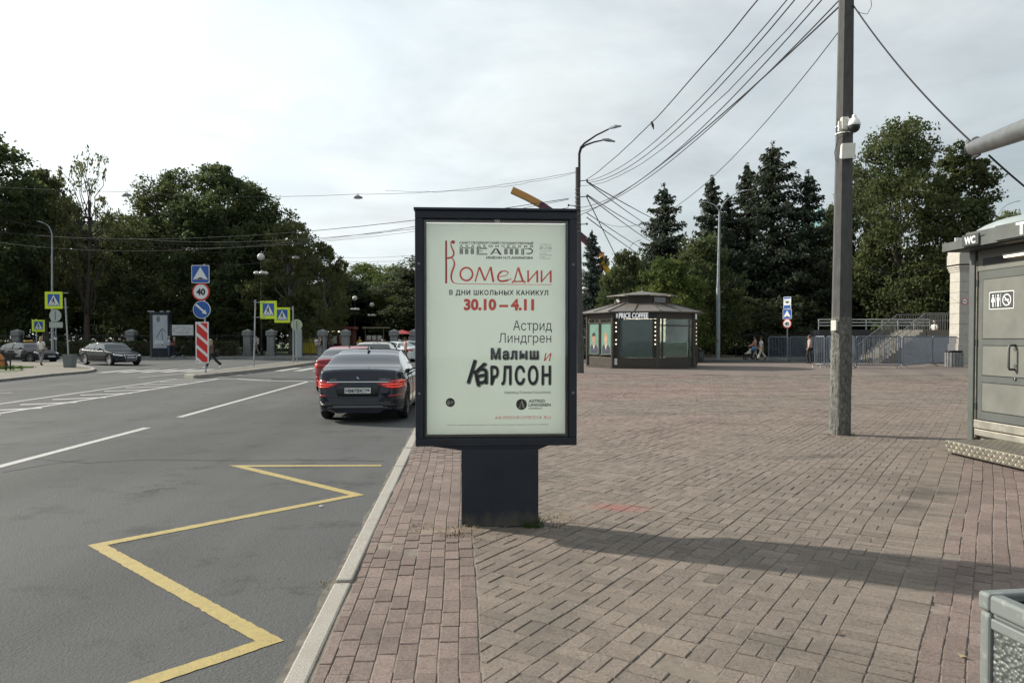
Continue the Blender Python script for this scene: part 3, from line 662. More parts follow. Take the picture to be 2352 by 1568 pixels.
# manhole in the roadway by the island
p = G(640, 871, ZR); mb = MB(); mb.lathe([(0.34, 0), (0.34, 0.012), (0.30, 0.012), (0.29, 0.004), (0.0, 0.006)], (0,0,0), 20, cap=False); o = mb.build('manhole_cover', 'dark_metal'); o.location = (p.x, p.y, ZR)
tag(o, 'dark iron manhole cover beside the traffic island', 'manhole')
p = G(1780, 889); 
# ------------------------------------------------------------------ the poster stand
SY = 6.30; SS = SY/FOC
sb = at(1139, 1213, SY)
stand = thing('poster_stand', 'dark navy advertising stand with theatre poster on a single wide foot', 'poster stand', (sb.x, SY+0.09, 0), R(3.4))
def px(x): return (x-1139)*SS
def pz(y): return CAM_H-(y-776)*SS*1.0
X0, X1, Z0, Z1 = px(953.5), px(1325), pz(1024), pz(486)
PX0, PX1, PZ0, PZ1 = px(981.5), px(1303), pz(998), pz(516)
F = -0.10
mb = MB(); mb.ring(X0, X1, Z0, Z1, 0.066, F, 0.10); frame = mb.build('frame', 'navy_metal', stand, bevel=0.006)
mb = MB(); mb.ring(X0+0.0665, X1-0.0665, Z0+0.0665, Z1-0.0665, min(PX0-X0, X1-PX1)-0.066+0.012, F+0.035, F+0.07); mb.build('inner_mount', 'navy_inner', stand)
mb = MB(); mb.box(((X0+X1)/2+0.008, 0, Z1+0.012), (X1-X0+0.035, 0.235, 0.022)); mb.build('top_cap', 'navy_metal', stand, bevel=0.004)
mb = MB(); mb.box(((X0+X1)/2, F+0.012, (Z0+Z1)/2), (X1-X0-0.16, 0.006, Z1-Z0-0.16)); mb.build('glass_pane', 'poster_glass', stand)
mb = MB(); mb.box(((PX0+PX1)/2, F+0.055, (PZ0+PZ1)/2), (PX1-PX0+0.02, 0.002, PZ1-PZ0+0.02)); poster = mb.build('poster', 'poster_paper', stand)
mb = MB(); mb.box(((X0+X1)/2, 0.096, (Z0+Z1)/2), (X1-X0-0.134, 0.004, Z1-Z0-0.134)); mb.build('back_panel', 'opal', stand)
mb = MB(); mb.ring(X0+0.0667, X1-0.0667, Z0+0.0667, Z1-0.0667, 0.004, F+0.072, 0.092); mb.build('reflector', 'white_paint', stand)
mb = MB(); mb.box((0.03, 0, pz(1213)*0+0.33), (px(1236)-px(1058), 0.19, 0.68)); foot = mb.build('foot', 'navy_foot', stand, bevel=0.008)
mb = MB(); mb.poly([(px(985), Z0+0.002), (px(1058)+0.0, Z0-0.038), (px(1236), Z0-0.038), (px(1262), Z0+0.002)], -0.08, 0.16); mb.build('bracket', 'navy_metal', stand)
mb = MB(); mb.box((0.03, 0, 0.008), (px(1236)-px(1058)+0.03, 0.22, 0.016)); mb.build('foot_plate', 'navy_inner', stand)
for x in (X0+.033, X1-.033):
    for z in (Z0+.45, Z1-.45): mb = MB(); mb.lathe([(.012,0), (.012,-.004), (.006,-.005), (0,-.005)], (x, F-.0005, z), 12, 'Y', cap=False); mb.build('lock', 'steel', stand)
for z in (Z0+.0335, Z1-.0335): mb = MB(); mb.box(((X0+X1)/2, F-.0006, z), (X1-X0-.14, .0012, .004)); mb.build('seam', 'sign_black', stand)
for x in (px(1064), px(1230)):
    for z in (.05, .62): mb = MB(); mb.lathe([(.009,0), (.009,-.004), (0,-.005)], (x, -.0955, z), 8, 'Y', cap=False); mb.build('bolt', 'dark_metal', stand)
# small white ship emblem on the mount
mb = MB(); ex, ez = px(941.7+.1904*1048), pz(467+.1904*215); k = SS*.1904; yy = F+0.0305
for dx, h0, h1 in ((-22,-2,22), (0,-8,30), (22,-2,22)):
    mb.poly([(ex+(dx-9)*k, ez+h0*k), (ex+(dx+9)*k, ez+h0*k), (ex+(dx+7)*k, ez+h1*k), (ex+(dx-5)*k, ez+h1*k)], yy, .001)
mb.poly([(ex-36*k, ez-6*k), (ex+36*k, ez-6*k), (ex+20*k, ez-20*k), (ex-20*k, ez-20*k)], yy-.0015, .001); mb.poly([(ex-3*k, ez-20*k), (ex+3*k, ez-20*k), (ex+3*k, ez-42*k), (ex-3*k, ez-42*k)], yy, .001)
mb.build('emblem', 'sign_white', stand)
IY = F+0.0525
def A5(x, y): return (px(941.7+.1904*x), pz(467+.1904*y))
def A6(x, y): return (px(941.7+.19535*x), pz(727.3+.19535*y))
def T5(nm, s, x0, x1, ytop, ybase, m, **kw):
    x, z = A5(x0, ybase); return text(nm, s, x, z, A5(0,ytop)[1]-z, IY, m, poster, width=A5(x1,0)[0]-x, **kw)
def T6(nm, s, x0, x1, ytop, ybase, m, y=None, **kw):
    x, z = A6(x0, ybase); return text(nm, s, x, z, A6(0,ytop)[1]-z, y or IY, m, poster, width=A6(x1,0)[0]-x, **kw)
T5('lettering', 'САНКТ-ПЕТЕРБУРГСКИЙ ГОСУДАРСТВЕННЫЙ', 590, 1485, 463, 488, 'ink_black', bold=0.06)
T5('lettering', 'АКАДЕМИЧЕСКИЙ', 594, 1485, 501, 527, 'ink_black', bold=0.05, space=1.9)
T5('lettering', 'ИМЕНИ Н.П.АКИМОВА', 915, 1485, 639, 665, 'ink_black', bold=0.07)
for i, s in enumerate(('КОМИТЕТ', 'ПО КУЛЬТУРЕ', 'САНКТ-', 'ПЕТЕРБУРГА')): T5('lettering', s, 1566, 1566+(88,146,75,136)[i], 593+i*20, 606+i*20, 'ink_black')
def bars(mb, rs):
    for x0, x1, y0, y1 in rs: mb.poly([A5(x0,y0), A5(x1,y0), A5(x1,y1), A5(x0,y1)], IY, .0005)
mb = MB()
for ox in (592, 1132):
    bars(mb, [(ox, ox+178, 532, 540)] + [(ox+d, ox+d+11, 545, 611) for d in (3, 17, 31)] + [(ox+d, ox+d+11, 545, 611) for d in (68, 82, 96)] + [(ox+d, ox+d+11, 545, 611) for d in (135, 149, 163)])
bars(mb, [(800, 812, 540, 612), (817, 829, 545, 607), (800, 930, 533, 541), (834, 925, 545, 551), (834, 870, 570, 578), (834, 925, 600, 606), (800, 930, 610, 617)])
for o_, w_ in ((0, 13), (18, 8)):
    mb.poly([A5(960+o_,615), A5(960+o_+w_,615), A5(1022+o_*.6+w_*.6,540), A5(1016+o_*.6,540)], IY, .0005)
mb.poly([A5(1030,540), A5(1052,540), A5(1105,615), A5(1072,615)], IY, .0005); bars(mb, [(990, 1062, 588, 594)])
bars(mb, [(1342, 1355, 540, 617), (1361, 1374, 540, 617)])
stroke(mb, [A5(*p) for p in [(1378,540), (1430,540)] + bez((1430,540), (1492,540), (1492,600), (1430,600)) + [(1400,600)]], [0.006]*2+[0.011]*15+[0.006], IY)
mb.build('lettering', 'ink_black', poster)
mb = MB()
for y0 in (485, 567): bars(mb, [(1566, 1712, y0, y0+3)])
for i, x0 in enumerate((1576, 1606, 1640, 1668, 1696)): stroke(mb, [A5(x0-14, 550-(i%2)*4), A5(x0-2, 497), A5(x0+14, 548)], 0.0028, IY)
stroke(mb, [A5(1634, 472), A5(1634, 500)], 0.002, IY); bars(mb, [(1570, 1600, 518, 522), (1570, 1596, 536, 540), (1680, 1710, 518, 522), (1684, 1710, 536, 540)])
mb.build('emblem', 'ink_black', poster)
# "Комедии" drawn with a pen
mb = MB(); q = lambda pts: [A5(*p) for p in pts]
bars(mb, [(420, 444, 450, 966)])
mb.poly(q([(518+22*math.cos(t*.4), 468+22*math.sin(t*.4)) for t in range(16)]), IY, .0005)
c1 = bez((518,450), (470,455), (492,520), (512,560)) + bez((512,560), (540,610), (520,655), (470,655))[1:] + bez((470,655), (440,658), (440,668), (470,668))[1:]
stroke(mb, q(c1), [0.006+0.009*math.sin(math.pi*i/(len(c1)-1)) for i in range(len(c1))], IY)
c2 = bez((470,660), (530,655), (545,720), (520,780)) + bez((520,780), (495,840), (478,900), (510,945))[1:] + bez((510,945), (530,968), (560,968), (620,970))[1:] + [(1000,972), (1712,974)]
stroke(mb, q(c2), [0.005+0.012*max(0, math.sin(math.pi*min(1, i/34))) for i in range(len(c2))], IY)
o1 = [(676+74*math.cos(t), 852+78*math.sin(t)) for t in [2*math.pi*i/30 for i in range(31)]]; stroke(mb, q(o1), 0.0155, IY)
for pts, wd in (([(782,942), (832,765)], .008), ([(832,765), (900,930)], .0105), ([(900,930), (968,765)], .007), ([(968,762), (1002,945)], .0115)): stroke(mb, q(pts), wd*1.6, IY)
ee = bez((1062,885), (1200,870), (1210,815), (1130,812)) + bez((1130,812), (1050,815), (1020,945), (1120,935))[1:] + bez((1120,935), (1170,930), (1190,915), (1222,908))[1:]
stroke(mb, q(ee), [.007]*8+[.010]*8+[.017]*20+[.008]*7, IY)
for pts, wd in (([(1255,938), (1302,770)], .007), ([(1302,768), (1362,938)], .0115), ([(1232,938), (1392,938)], .0075), ([(1236,938), (1232,960)], .006), ([(1388,938), (1380,960)], .006),
                ([(1424,802), (1424,948)], .0095), ([(1424,940), (1538,808)], .007), ([(1536,802), (1536,948)], .0105), ([(1588,802), (1588,948)], .0095), ([(1588,940), (1702,808)], .007), ([(1700,802), (1700,948)], .0105)): stroke(mb, q(pts), wd*1.6, IY)
mb.build('lettering', 'ink_red', poster)
T5('lettering', 'В ДНИ ШКОЛЬНЫХ КАНИКУЛ', 468, 1670, 1047, 1102, 'ink_black', bold=0.05, space=1.15)
T5('lettering', '30.10 – 4.11', 645, 1497, 1156, 1280, 'ink_red', off=0.052)
T6('lettering', 'Астрид', 1210, 1672, 46, 160, 'ink_black')
T6('lettering', 'Линдгрен', 1040, 1664, 196, 305, 'ink_black')
for nm, m, y, b, d in (('lettering_outline', 'ink_black', IY, 0.105, 3), ('lettering_outline', 'ink_white', IY-.0006, 0.085, 0), ('lettering', 'ink_navy', IY-.0012, 0.045, 0)):
    T6(nm, 'Малыш', 950+d-b*110, 1508+d+b*110, 378+d, 497+d, m, y=y, bold=b, space=1.25); T6(nm, 'РЛСОН', 945+d-b*95, 1655+d+b*95, 590+d, 800+d, m, y=y, bold=b*0.5, space=1.3)
    x, z = A6(668+d, 770+d); text(nm, 'К', x-b*.095, z, 0.190, y, m, poster, width=0.112+b*.19, bold=b*.5, rot=R(-17))
    x, z = A6(768+d, 786+d); text(nm, 'а', x-b*.085, z, 0.168, y, m, poster, width=0.098+b*.17, bold=b*.5)
T6('lettering', 'и', 1575, 1650, 400, 523, 'ink_red', slant=0.2)
T6('lettering', 'перевод Ксении Коваленко', 1105, 1660, 876, 910, 'ink_black')
mb = MB(); cx, cz = A6(1310, 1037); mb.poly(circ(cx, cz, 65*SS*.19535, 28), IY, .0005); mb.build('roundel', 'ink_black', poster)
mb = MB(); stroke(mb, [A6(1283,1078), A6(1312,992)], .004, IY-.0008); mb.poly([A6(1305,990), A6(1322,990), A6(1345,1075), A6(1322,1075)], IY-.0008, .0004); mb.poly([A6(1272,1078), A6(1298,1078), A6(1296,1060)], IY-.0008, .0004); mb.build('monogram', 'ink_white', poster)
T6('lettering', 'ASTRID', 1395, 1590, 980, 1014, 'ink_black', bold=0.05); T6('lettering', 'LINDGREN', 1394, 1658, 1026, 1060, 'ink_black', bold=0.05); T6('lettering', 'COMPANY', 1394, 1557, 1076, 1094, 'ink_black', bold=0.05)
T6('lettering', 'AKIMOVKOMEDIA.RU', 992, 1660, 1174, 1211, 'ink_red', space=1.2)
T6('lettering', 'СПб ГБУК «Академический театр Комедии им. Н.П. Акимова», г. Санкт-Петербург, Невский пр., д. 56, ОГРН 1027809185042', 430, 1632, 1270, 1284, 'ink_black')
mb = MB(); cx, cz = A6(467, 1010); mb.poly(circ(cx, cz, 53*SS*.19535, 28), IY, .0005); mb.build('age_badge', 'ink_black', poster)
x, z = A6(467, 1034); text('lettering', '6+', x, z, 50*SS*.19535, IY-.0008, 'ink_white', poster, align='c', bold=0.05)
# weeds and dry grass round the foot
def tuft(name, label, c, n, h, spread, m, seed, lean=0.6):
    r = random.Random(seed); mb = MB()
    for i in range(n):
        a = r.uniform(0, 6.28); d = r.random()**.5*spread*.35; b = Vector((d*math.cos(a), d*math.sin(a), 0)); a2 = a + r.uniform(-.6, .6); hh = h*r.uniform(.45, 1); ln = hh*r.uniform(.2, lean*2)
        w_ = r.uniform(.0018, .0036); dr = Vector((math.cos(a2), math.sin(a2), 0)); sd = Vector((-dr.y, dr.x, 0))*w_
        p1 = b + dr*ln*.35 + Vector((0,0,hh*.65)); p2 = b + dr*ln + Vector((0,0,hh*(1 if ln < hh else .7)))
        mb.add([b-sd, b+sd, p1+sd*.8, p1-sd*.8, p2], [(0,1,2,3), (3,2,4)])
    o = mb.build(name, m); o.location = (c[0], c[1], und(c[0], c[1])-0.006); tag(o, label, 'weed', 'weeds at the stand foot'); return o
p = G(1222, 1206); tuft('grass_tuft', 'green tuft of grass at the right corner of the stand foot', (p.x, p.y-0.03), 170, 0.10, 0.30, 'blade', 1)
p = G(1275, 1198); tuft('dry_weed', 'straw coloured dry weeds beside the green tuft', p, 120, 0.05, 0.7, 'dry_grass', 2, 1.2)
p = G(1050, 1224); tuft('dry_weed', 'dry brown weeds in the joints left of the stand foot', p, 130, 0.05, 0.5, 'dry_grass', 3, 1.2)
p = G(1140, 1222); tuft('dry_weed', 'flattened dry weeds in front of the stand foot', p, 90, 0.03, 0.9, 'dry_grass', 4, 1.5)
p = G(965, 1215); tuft('dry_weed', 'small dry weeds among the red bricks near the kerb', p, 60, 0.035, 0.35, 'dry_grass', 5, 1.2)
p = G(752, 1340); tuft('dry_weed', 'tiny dry weeds in the kerb joint', p, 40, 0.03, 0.25, 'dry_grass', 6, 1.2)
# ------------------------------------------------------------------ cars
def interp(tab, x):
    if x <= tab[0][0]: return tab[0][1]
    for (a, p), (b, q) in zip(tab, tab[1:]):
        if x <= b:
            t = (x-a)/(b-a) if b > a else 0; t = t*t*(3-2*t)*0.5+t*0.5; return p+(q-p)*t
    return tab[-1][1]
def make_car(name, label, loc, heading, sp, group=None):
    """x forward, origin on the ground under the middle. heading = angle of the nose from +x"""
    L_, W_, H_ = sp['L'], sp['W']/2, sp['H']; hl = L_/2
    root = thing(name, label, sp.get('cat', 'car'), loc, heading, group)
    xf, xr, rw = sp['wf'], sp['wr'], sp.get('rw', 0.335); pm = sp['paint']
    top = sp['top']; roof = sp['roof']; zb = sp.get('zb', 0.19)
    # stations, dense at the ends and around the wheels
    xs = sorted(set([round(-hl+hl*0.02*i*i*0.1, 4) for i in range(1, 8)] + [round(hl-hl*0.02*i*i*0.1, 4) for i in range(1, 8)] + [round(-hl+0.001+ (L_-0.002)*i/84, 4) for i in range(85)]))
    def hw(x):
        t = min(1, abs(x)/hl); e = 5.2 if x > 0 else 6.5; tp = W_*(1-t**e*(0.30 if x > 0 else 0.20)); return tp
    def arch(x):
        z = zb
        for xw in (xf, xr):
            d = abs(x-xw); ra = rw+0.055
            if d < ra: z = max(z, rw+math.sqrt(max(0, ra*ra-d*d))-0.01)
        if x > hl-0.5: z = max(z, zb+0.05*((x-hl+0.5)/0.5))
        if x < -hl+0.5: z = max(z, zb+0.09*((-hl+0.5-x)/0.5))
        return z
    def endz(x):  # rounding of the end faces: lower edge rises, top falls
        d = min(x+hl, hl-x); return 1-min(1, d/0.10)
    ringN = 15; V = []; 
    for x in xs:
        w_ = hw(x); zt = interp(top, x); za = arch(x); ed = endz(x); w_ *= 1-0.10*ed**2
        zs = zt - 0.035; zm = zb + (zs-zb)*0.52; zbb = min(za, zs-0.12)
        low = zb if zbb > zb+0.2 else zbb
        pts = [(0.0, zb+0.03), (w_*0.62, zb+0.02), (w_*0.80, max(zb, min(zbb, zb+0.45)) if zbb > zb+.2 else zbb), (w_*0.955, zbb), (w_*0.985, zbb+0.02 if zbb > zm-0.03 else zb+(zm-zb)*0.35 if zbb < zb+0.1 else zbb+0.015),
               (w_*1.0, max(zbb+0.03, zm)), (w_*0.995, max(zbb+0.05, zb+(zs-zb)*0.72)), (w_*0.975, zb+(zs-zb)*0.86), (w_*0.955, zs-0.012), (w_*0.915, zs+0.012), (w_*0.84, zt-0.006), (w_*0.65, zt+0.008), (w_*0.42, zt+0.016), (w_*0.2, zt+0.02), (0.0, zt+0.021)]
        V.append([(x, y, z) for y, z in pts])
    mbody = MB(); nS = len(xs)
    allv = [p for r_ in V for p in r_]
    for sgn in (1, -1):
        vs = [(p[0], p[1]*sgn, p[2]) for p in allv]; fs = []
        for i in range(nS-1):
            for j in range(ringN-1):
                f = (i*ringN+j, (i+1)*ringN+j, (i+1)*ringN+j+1, i*ringN+j+1); fs.append(f if sgn < 0 else f[::-1])
        fs.append(tuple(range(ringN)) if sgn < 0 else tuple(range(ringN-1, -1, -1))); e = (nS-1)*ringN
        fs.append(tuple(range(e+ringN-1, e-1, -1)) if sgn < 0 else tuple(range(e, e+ringN)))
        mbody.add(vs, fs)
    # greenhouse grid: u along the car, v from the belt up over the roof
    x0, x1 = roof[0][0], roof[-1][0]; gx = [x0+(x1-x0)*i/64 for i in range(65)]; gn = 12; GV = []
    for x in gx:
        zr = interp(roof, x); zt = interp(top, x)-0.03; wb = hw(x)*0.925; wr = W_*sp.get('tumble', 0.68); hgt = max(0.02, zr-zt); rowv = []
        fr = min(1, hgt/(H_-interp(top, 0)+0.03)); wt = wb+(wr-wb)*fr
        for j in range(gn+1):
            v = j/gn
            if v <= 0.5: t = v/0.5; y = wb+(wt-wb)*(t**1.25); z = zt+(hgt-0.045*fr)*t
            else: t = (v-0.5)/0.5; a = t*math.pi/2; y = wt*(math.cos(a)**0.62 if t < 1 else 0); z = zt+hgt-0.045*fr+0.045*fr*math.sin(a)
            rowv.append((x, y, z))
        GV.append(rowv)
    xw0, xw1 = sp['wind']; xb0, xb1 = sp['back']; sw = sp['side']          # windscreen, rear window, side-window x ranges (list)
    groups = {}
    for i in range(64):
        for j in range(gn):
            xm = (gx[i]+gx[i+1])/2; v = (j+0.5)/gn; key = 'roof'; s_ = None
            if v > 0.5 and xw0 < xm < xw1: key = 'windscreen'
            elif v > 0.5 and xb0 < xm < xb1: key = 'rear_window'
            elif 0.06 < v < 0.47:
                hgt = interp(roof, xm)-interp(top, xm)
                for k, (a, b) in enumerate(sw):
                    if a < xm < b and hgt > 0.10: key = ('side_window', k)
            groups.setdefault(key, []).append((i, j))
    for key, cells in groups.items():
        for sgn in ((1, -1) if isinstance(key, tuple) else (0,)):
            mb = MB()
            for s2 in ((1, -1) if sgn == 0 else (sgn,)):
                for i, j in cells:
                    q = [GV[i][j], GV[i+1][j], GV[i+1][j+1], GV[i][j+1]]; q = [(p[0], p[1]*s2, p[2]) for p in q]
                    mb.add(q if s2 < 0 else q[::-1], [(0,1,2,3)])
            if key == 'roof': mbody.add(mb.v, mb.f)
            else:
                me = mb.mesh(key[0] if isinstance(key, tuple) else key, True); 
                bpy_weld(me); me.polygons.foreach_set('use_smooth', [True]*len(me.polygons))
                obj(key[0] if isinstance(key, tuple) else key, me, sp.get('glass', 'car_glass') if key == 'windscreen' or isinstance(key, tuple) else 'car_glass', root)
    bme = mbody.mesh('body', True); bpy_weld(bme); bme.polygons.foreach_set('use_smooth', [True]*len(bme.polygons))
    for e in bme.edges: pass
    body = obj('body', bme, pm, root)
    try: bme.set_sharp_from_angle(angle=R(48))
    except Exception: pass
    bvh = BVHTree.FromPolygons([v.co[:] for v in bme.vertices], [p.vertices[:] for p in bme.polygons])
    # wheels
    for xw in (xf, xr):
        for sgn in (1, -1):
            wh = bpy.data.objects.new('wheel', None); C.objects.link(wh); wh.parent = root; wh.location = (xw, sgn*(W_-0.115), rw); wh.rotation_euler = (0, 0, 0 if sgn > 0 else math.pi)
            mb = MB(); mb.lathe([(rw*0.62, -0.10), (rw*0.93, -0.11), (rw, -0.07), (rw, 0.07), (rw*0.93, 0.105), (rw*0.70, 0.10), (rw*0.68, 0.07)], (0,0,0), 28, 'Y', cap=False); mb.build('tyre', 'tyre', wh, True)
            mb = MB(); mb.lathe([(rw*0.69, 0.095), (rw*0.66, 0.10), (rw*0.60, 0.05), (rw*0.58, -0.06), (0.0, -0.06)], (0,0,0), 24, 'Y', cap=False)
            mb.lathe([(0.0, 0.075), (0.05, 0.075), (0.06, 0.04), (0.06, 0.0)], (0,0,0), 12, 'Y', cap=False)
            for k in range(10):
                a = 2*math.pi*k/10; ca, sa = math.cos(a), math.sin(a); wv = 0.022
                mb.add([(ca*.05-sa*wv, .07, sa*.05+ca*wv), (ca*.05+sa*wv, .07, sa*.05-ca*wv), (ca*rw*.66+sa*wv*.7, .085, sa*rw*.66-ca*wv*.7), (ca*rw*.66-sa*wv*.7, .085, sa*rw*.66+ca*wv*.7),
                        (ca*.05-sa*wv, .03, sa*.05+ca*wv), (ca*.05+sa*wv, .03, sa*.05-ca*wv), (ca*rw*.64+sa*wv*.7, .04, sa*rw*.64-ca*wv*.7), (ca*rw*.64-sa*wv*.7, .04, sa*rw*.64+ca*wv*.7)], [(0,1,2,3), (4,7,6,5), (0,4,5,1), (1,5,6,2), (2,6,7,3), (3,7,4,0)])
            mb.build('rim', sp.get('rim', 'alloy'), wh)
    # under-tray between the wheels so that no daylight shows through the sills
    mb = MB(); mb.box((0, 0, zb+0.06), (L_*0.86, W_*1.2, 0.08)); mb.build('underside', 'black_trim', root)
    # skirt trim
    for sgn in (1, -1):
        mb = MB(); mb.box(((xf+xr)/2, sgn*(W_*0.955), zb+0.03), (xf-xr-2*rw-0.16, 0.05, 0.06)); mb.build('side_skirt', 'black_trim', root, bevel=0.01)
        mx_ = sw[-1][1]-0.12; mb = MB(); mb.ball((mx_, sgn*(W_+0.10), interp(top, mx_)+0.065), (0.09, 0.11, 0.075), 12, 8); mb.box((mx_, sgn*(W_-0.01), interp(top, mx_)+0.03), (0.05, 0.16, 0.035)); mb.build('mirror', sp.get('mirror', pm), root, True)
        for (a, b) in sw[:2]:
            hx = a+0.12 if a > sw[0][0]-0.01 else b; mb = MB(); mb.box((a+0.16, sgn*(hw(a)+0.006), interp(top, a)-0.17), (0.17, 0.025, 0.028)); mb.build('door_handle', sp.get('handle', pm), root, bevel=0.008)
        # door gaps
        for (a, b) in sw[1:]:
            mb = MB(); yy_ = sgn*(W_*1.0)
            pts = []
            for k in range(9):
                z = zb+0.10+(interp(top, a-0.03)-0.05-zb-0.10)*k/8; h = bvh.ray_cast(Vector((a-0.03, sgn*3, z)), Vector((0, -sgn, 0)))
                pts.append((a-0.03, (h[0].y if h[0] else yy_)+sgn*0.002, z))
            mb.tube(pts, 0.006, 4); mb.build('door_gap', 'black_trim', root)
    def patch(name, lo, hi, dirx, m, n=12, k=4, off=0.006, sgn=1):
        """skin panel laid on the front (dirx=+1) or rear (-1) of the body between two lines of (y,z)"""
        mb = MB(); vs = []
        def lerp(line, t):
            f = t*(len(line)-1); i = min(int(f), len(line)-2); u = f-i; return (line[i][0]+(line[i+1][0]-line[i][0])*u, line[i][1]+(line[i+1][1]-line[i][1])*u)
        for a in range(n+1):
            p, q = lerp(lo, a/n), lerp(hi, a/n)
            for b in range(k+1):
                t = b/k; y, z = (p[0]+(q[0]-p[0])*t)*sgn, p[1]+(q[1]-p[1])*t
                h = bvh.ray_cast(Vector((dirx*6, y, z)), Vector((-dirx, 0, 0))); x = h[0].x if h[0] else dirx*(hl-0.3); vs.append((x+dirx*off, y + (0.004*sgn if abs(y) > W_*.8 else 0), z))
        fs = [(a*(k+1)+b, (a+1)*(k+1)+b, (a+1)*(k+1)+b+1, a*(k+1)+b+1) for a in range(n) for b in range(k)]
        if dirx*sgn < 0: fs = [f[::-1] for f in fs]
        mb.add(vs, fs); o = mb.build(name, m, root, True); s_ = o.modifiers.new('thick', 'SOLIDIFY'); s_.thickness = 0.012; s_.offset = -1; return o
    # plates
    def plate(dirx, z, txt, wd=0.52):
        h = bvh.ray_cast(Vector((dirx*6, 0, z)), Vector((-dirx, 0, 0))); x = h[0].x+dirx*0.014; pl = bpy.data.objects.new('number_plate', None); C.objects.link(pl); pl.parent = root; pl.location = (x, 0, z); pl.rotation_euler = (0, 0, -math.pi/2 if dirx < 0 else math.pi/2)
        mb = MB(); mb.box((0, 0.006, 0), (wd+.02, 0.012, 0.132)); mb.build('plate_frame', 'black_trim', pl)
        mb = MB(); mb.box((0, -0.003, 0), (wd, 0.006, 0.112)); mb.build('plate_face', 'sign_white', pl)
        if txt: 
            text('lettering', txt[0], -wd/2+0.02, -0.036, 0.066, -0.0075, 'ink_black', pl, width=wd*0.66, bold=0.05, res=2)
            if len(txt) > 1: text('lettering', txt[1], wd*0.235, -0.014, 0.048, -0.0075, 'ink_black', pl, width=wd*0.22, bold=0.05, res=2)
            if len(txt) > 1: text('lettering', 'RUS', wd*0.25, -0.046, 0.018, -0.0075, 'ink_black', pl, width=wd*0.10, res=2)
            mb = MB(); mb.box((wd*0.205, -0.0068, 0), (0.004, 0.001, 0.108)); mb.build('divider', 'ink_black', pl)
    sp['extra'](root, patch, plate, W_, hl, bvh, body) if 'extra' in sp else None
    return root
def bpy_weld(me, d=0.0004):
    import bmesh
    bm = bmesh.new(); bm.from_mesh(me); bmesh.ops.remove_doubles(bm, verts=bm.verts, dist=d); bmesh.ops.dissolve_degenerate(bm, edges=bm.edges, dist=1e-5); bm.normal_update(); bm.to_mesh(me); bm.free(); me.update()

def antenna(root, x, z, m='black_trim'):
    mb = MB(); mb.add([(x-.10,-.025,z-.02), (x-.10,.025,z-.02), (x+.12,.03,z-.02), (x+.12,-.03,z-.02), (x-.07,0,z+.075), (x-.02,0,z+.06)], [(0,1,2,3), (0,4,1), (1,4,5,2), (0,3,5,4), (3,2,5)]); mb.build('roof_antenna', m, root)
def sedan(L_, W_, H_, bh=0.0, **kw):
    h = L_/2; d = dict(L=L_, W=W_, H=H_, wf=h-0.90, wr=-h+1.08,
        top=[(-h, 0.70), (-h+0.03, 0.88), (-h+0.07, 1.02+bh), (-h+0.16, 1.055+bh), (-h+0.60, 1.05+bh), (-h+0.95, 1.00), (-0.6, 0.97), (0.5, 0.95), (h-1.45, 0.945), (h-0.75, 0.86), (h-0.28, 0.74), (h-0.08, 0.64), (h, 0.50)],
        roof=[(-h+0.50, 1.02+bh), (-h+0.75, 1.11+bh), (-h+1.30, H_-0.09), (-h+1.75, H_-0.015), (-0.20, H_), (0.22, H_-0.02), (0.52, H_-0.085), (h-1.42, 0.935)],
        wind=(0.42, h-1.46), back=(-h+0.56, -h+1.36), side=[(-h+0.98, -h+1.28), (-h+1.34, -0.36), (-0.26, 0.86)])
    d.update(kw); return d
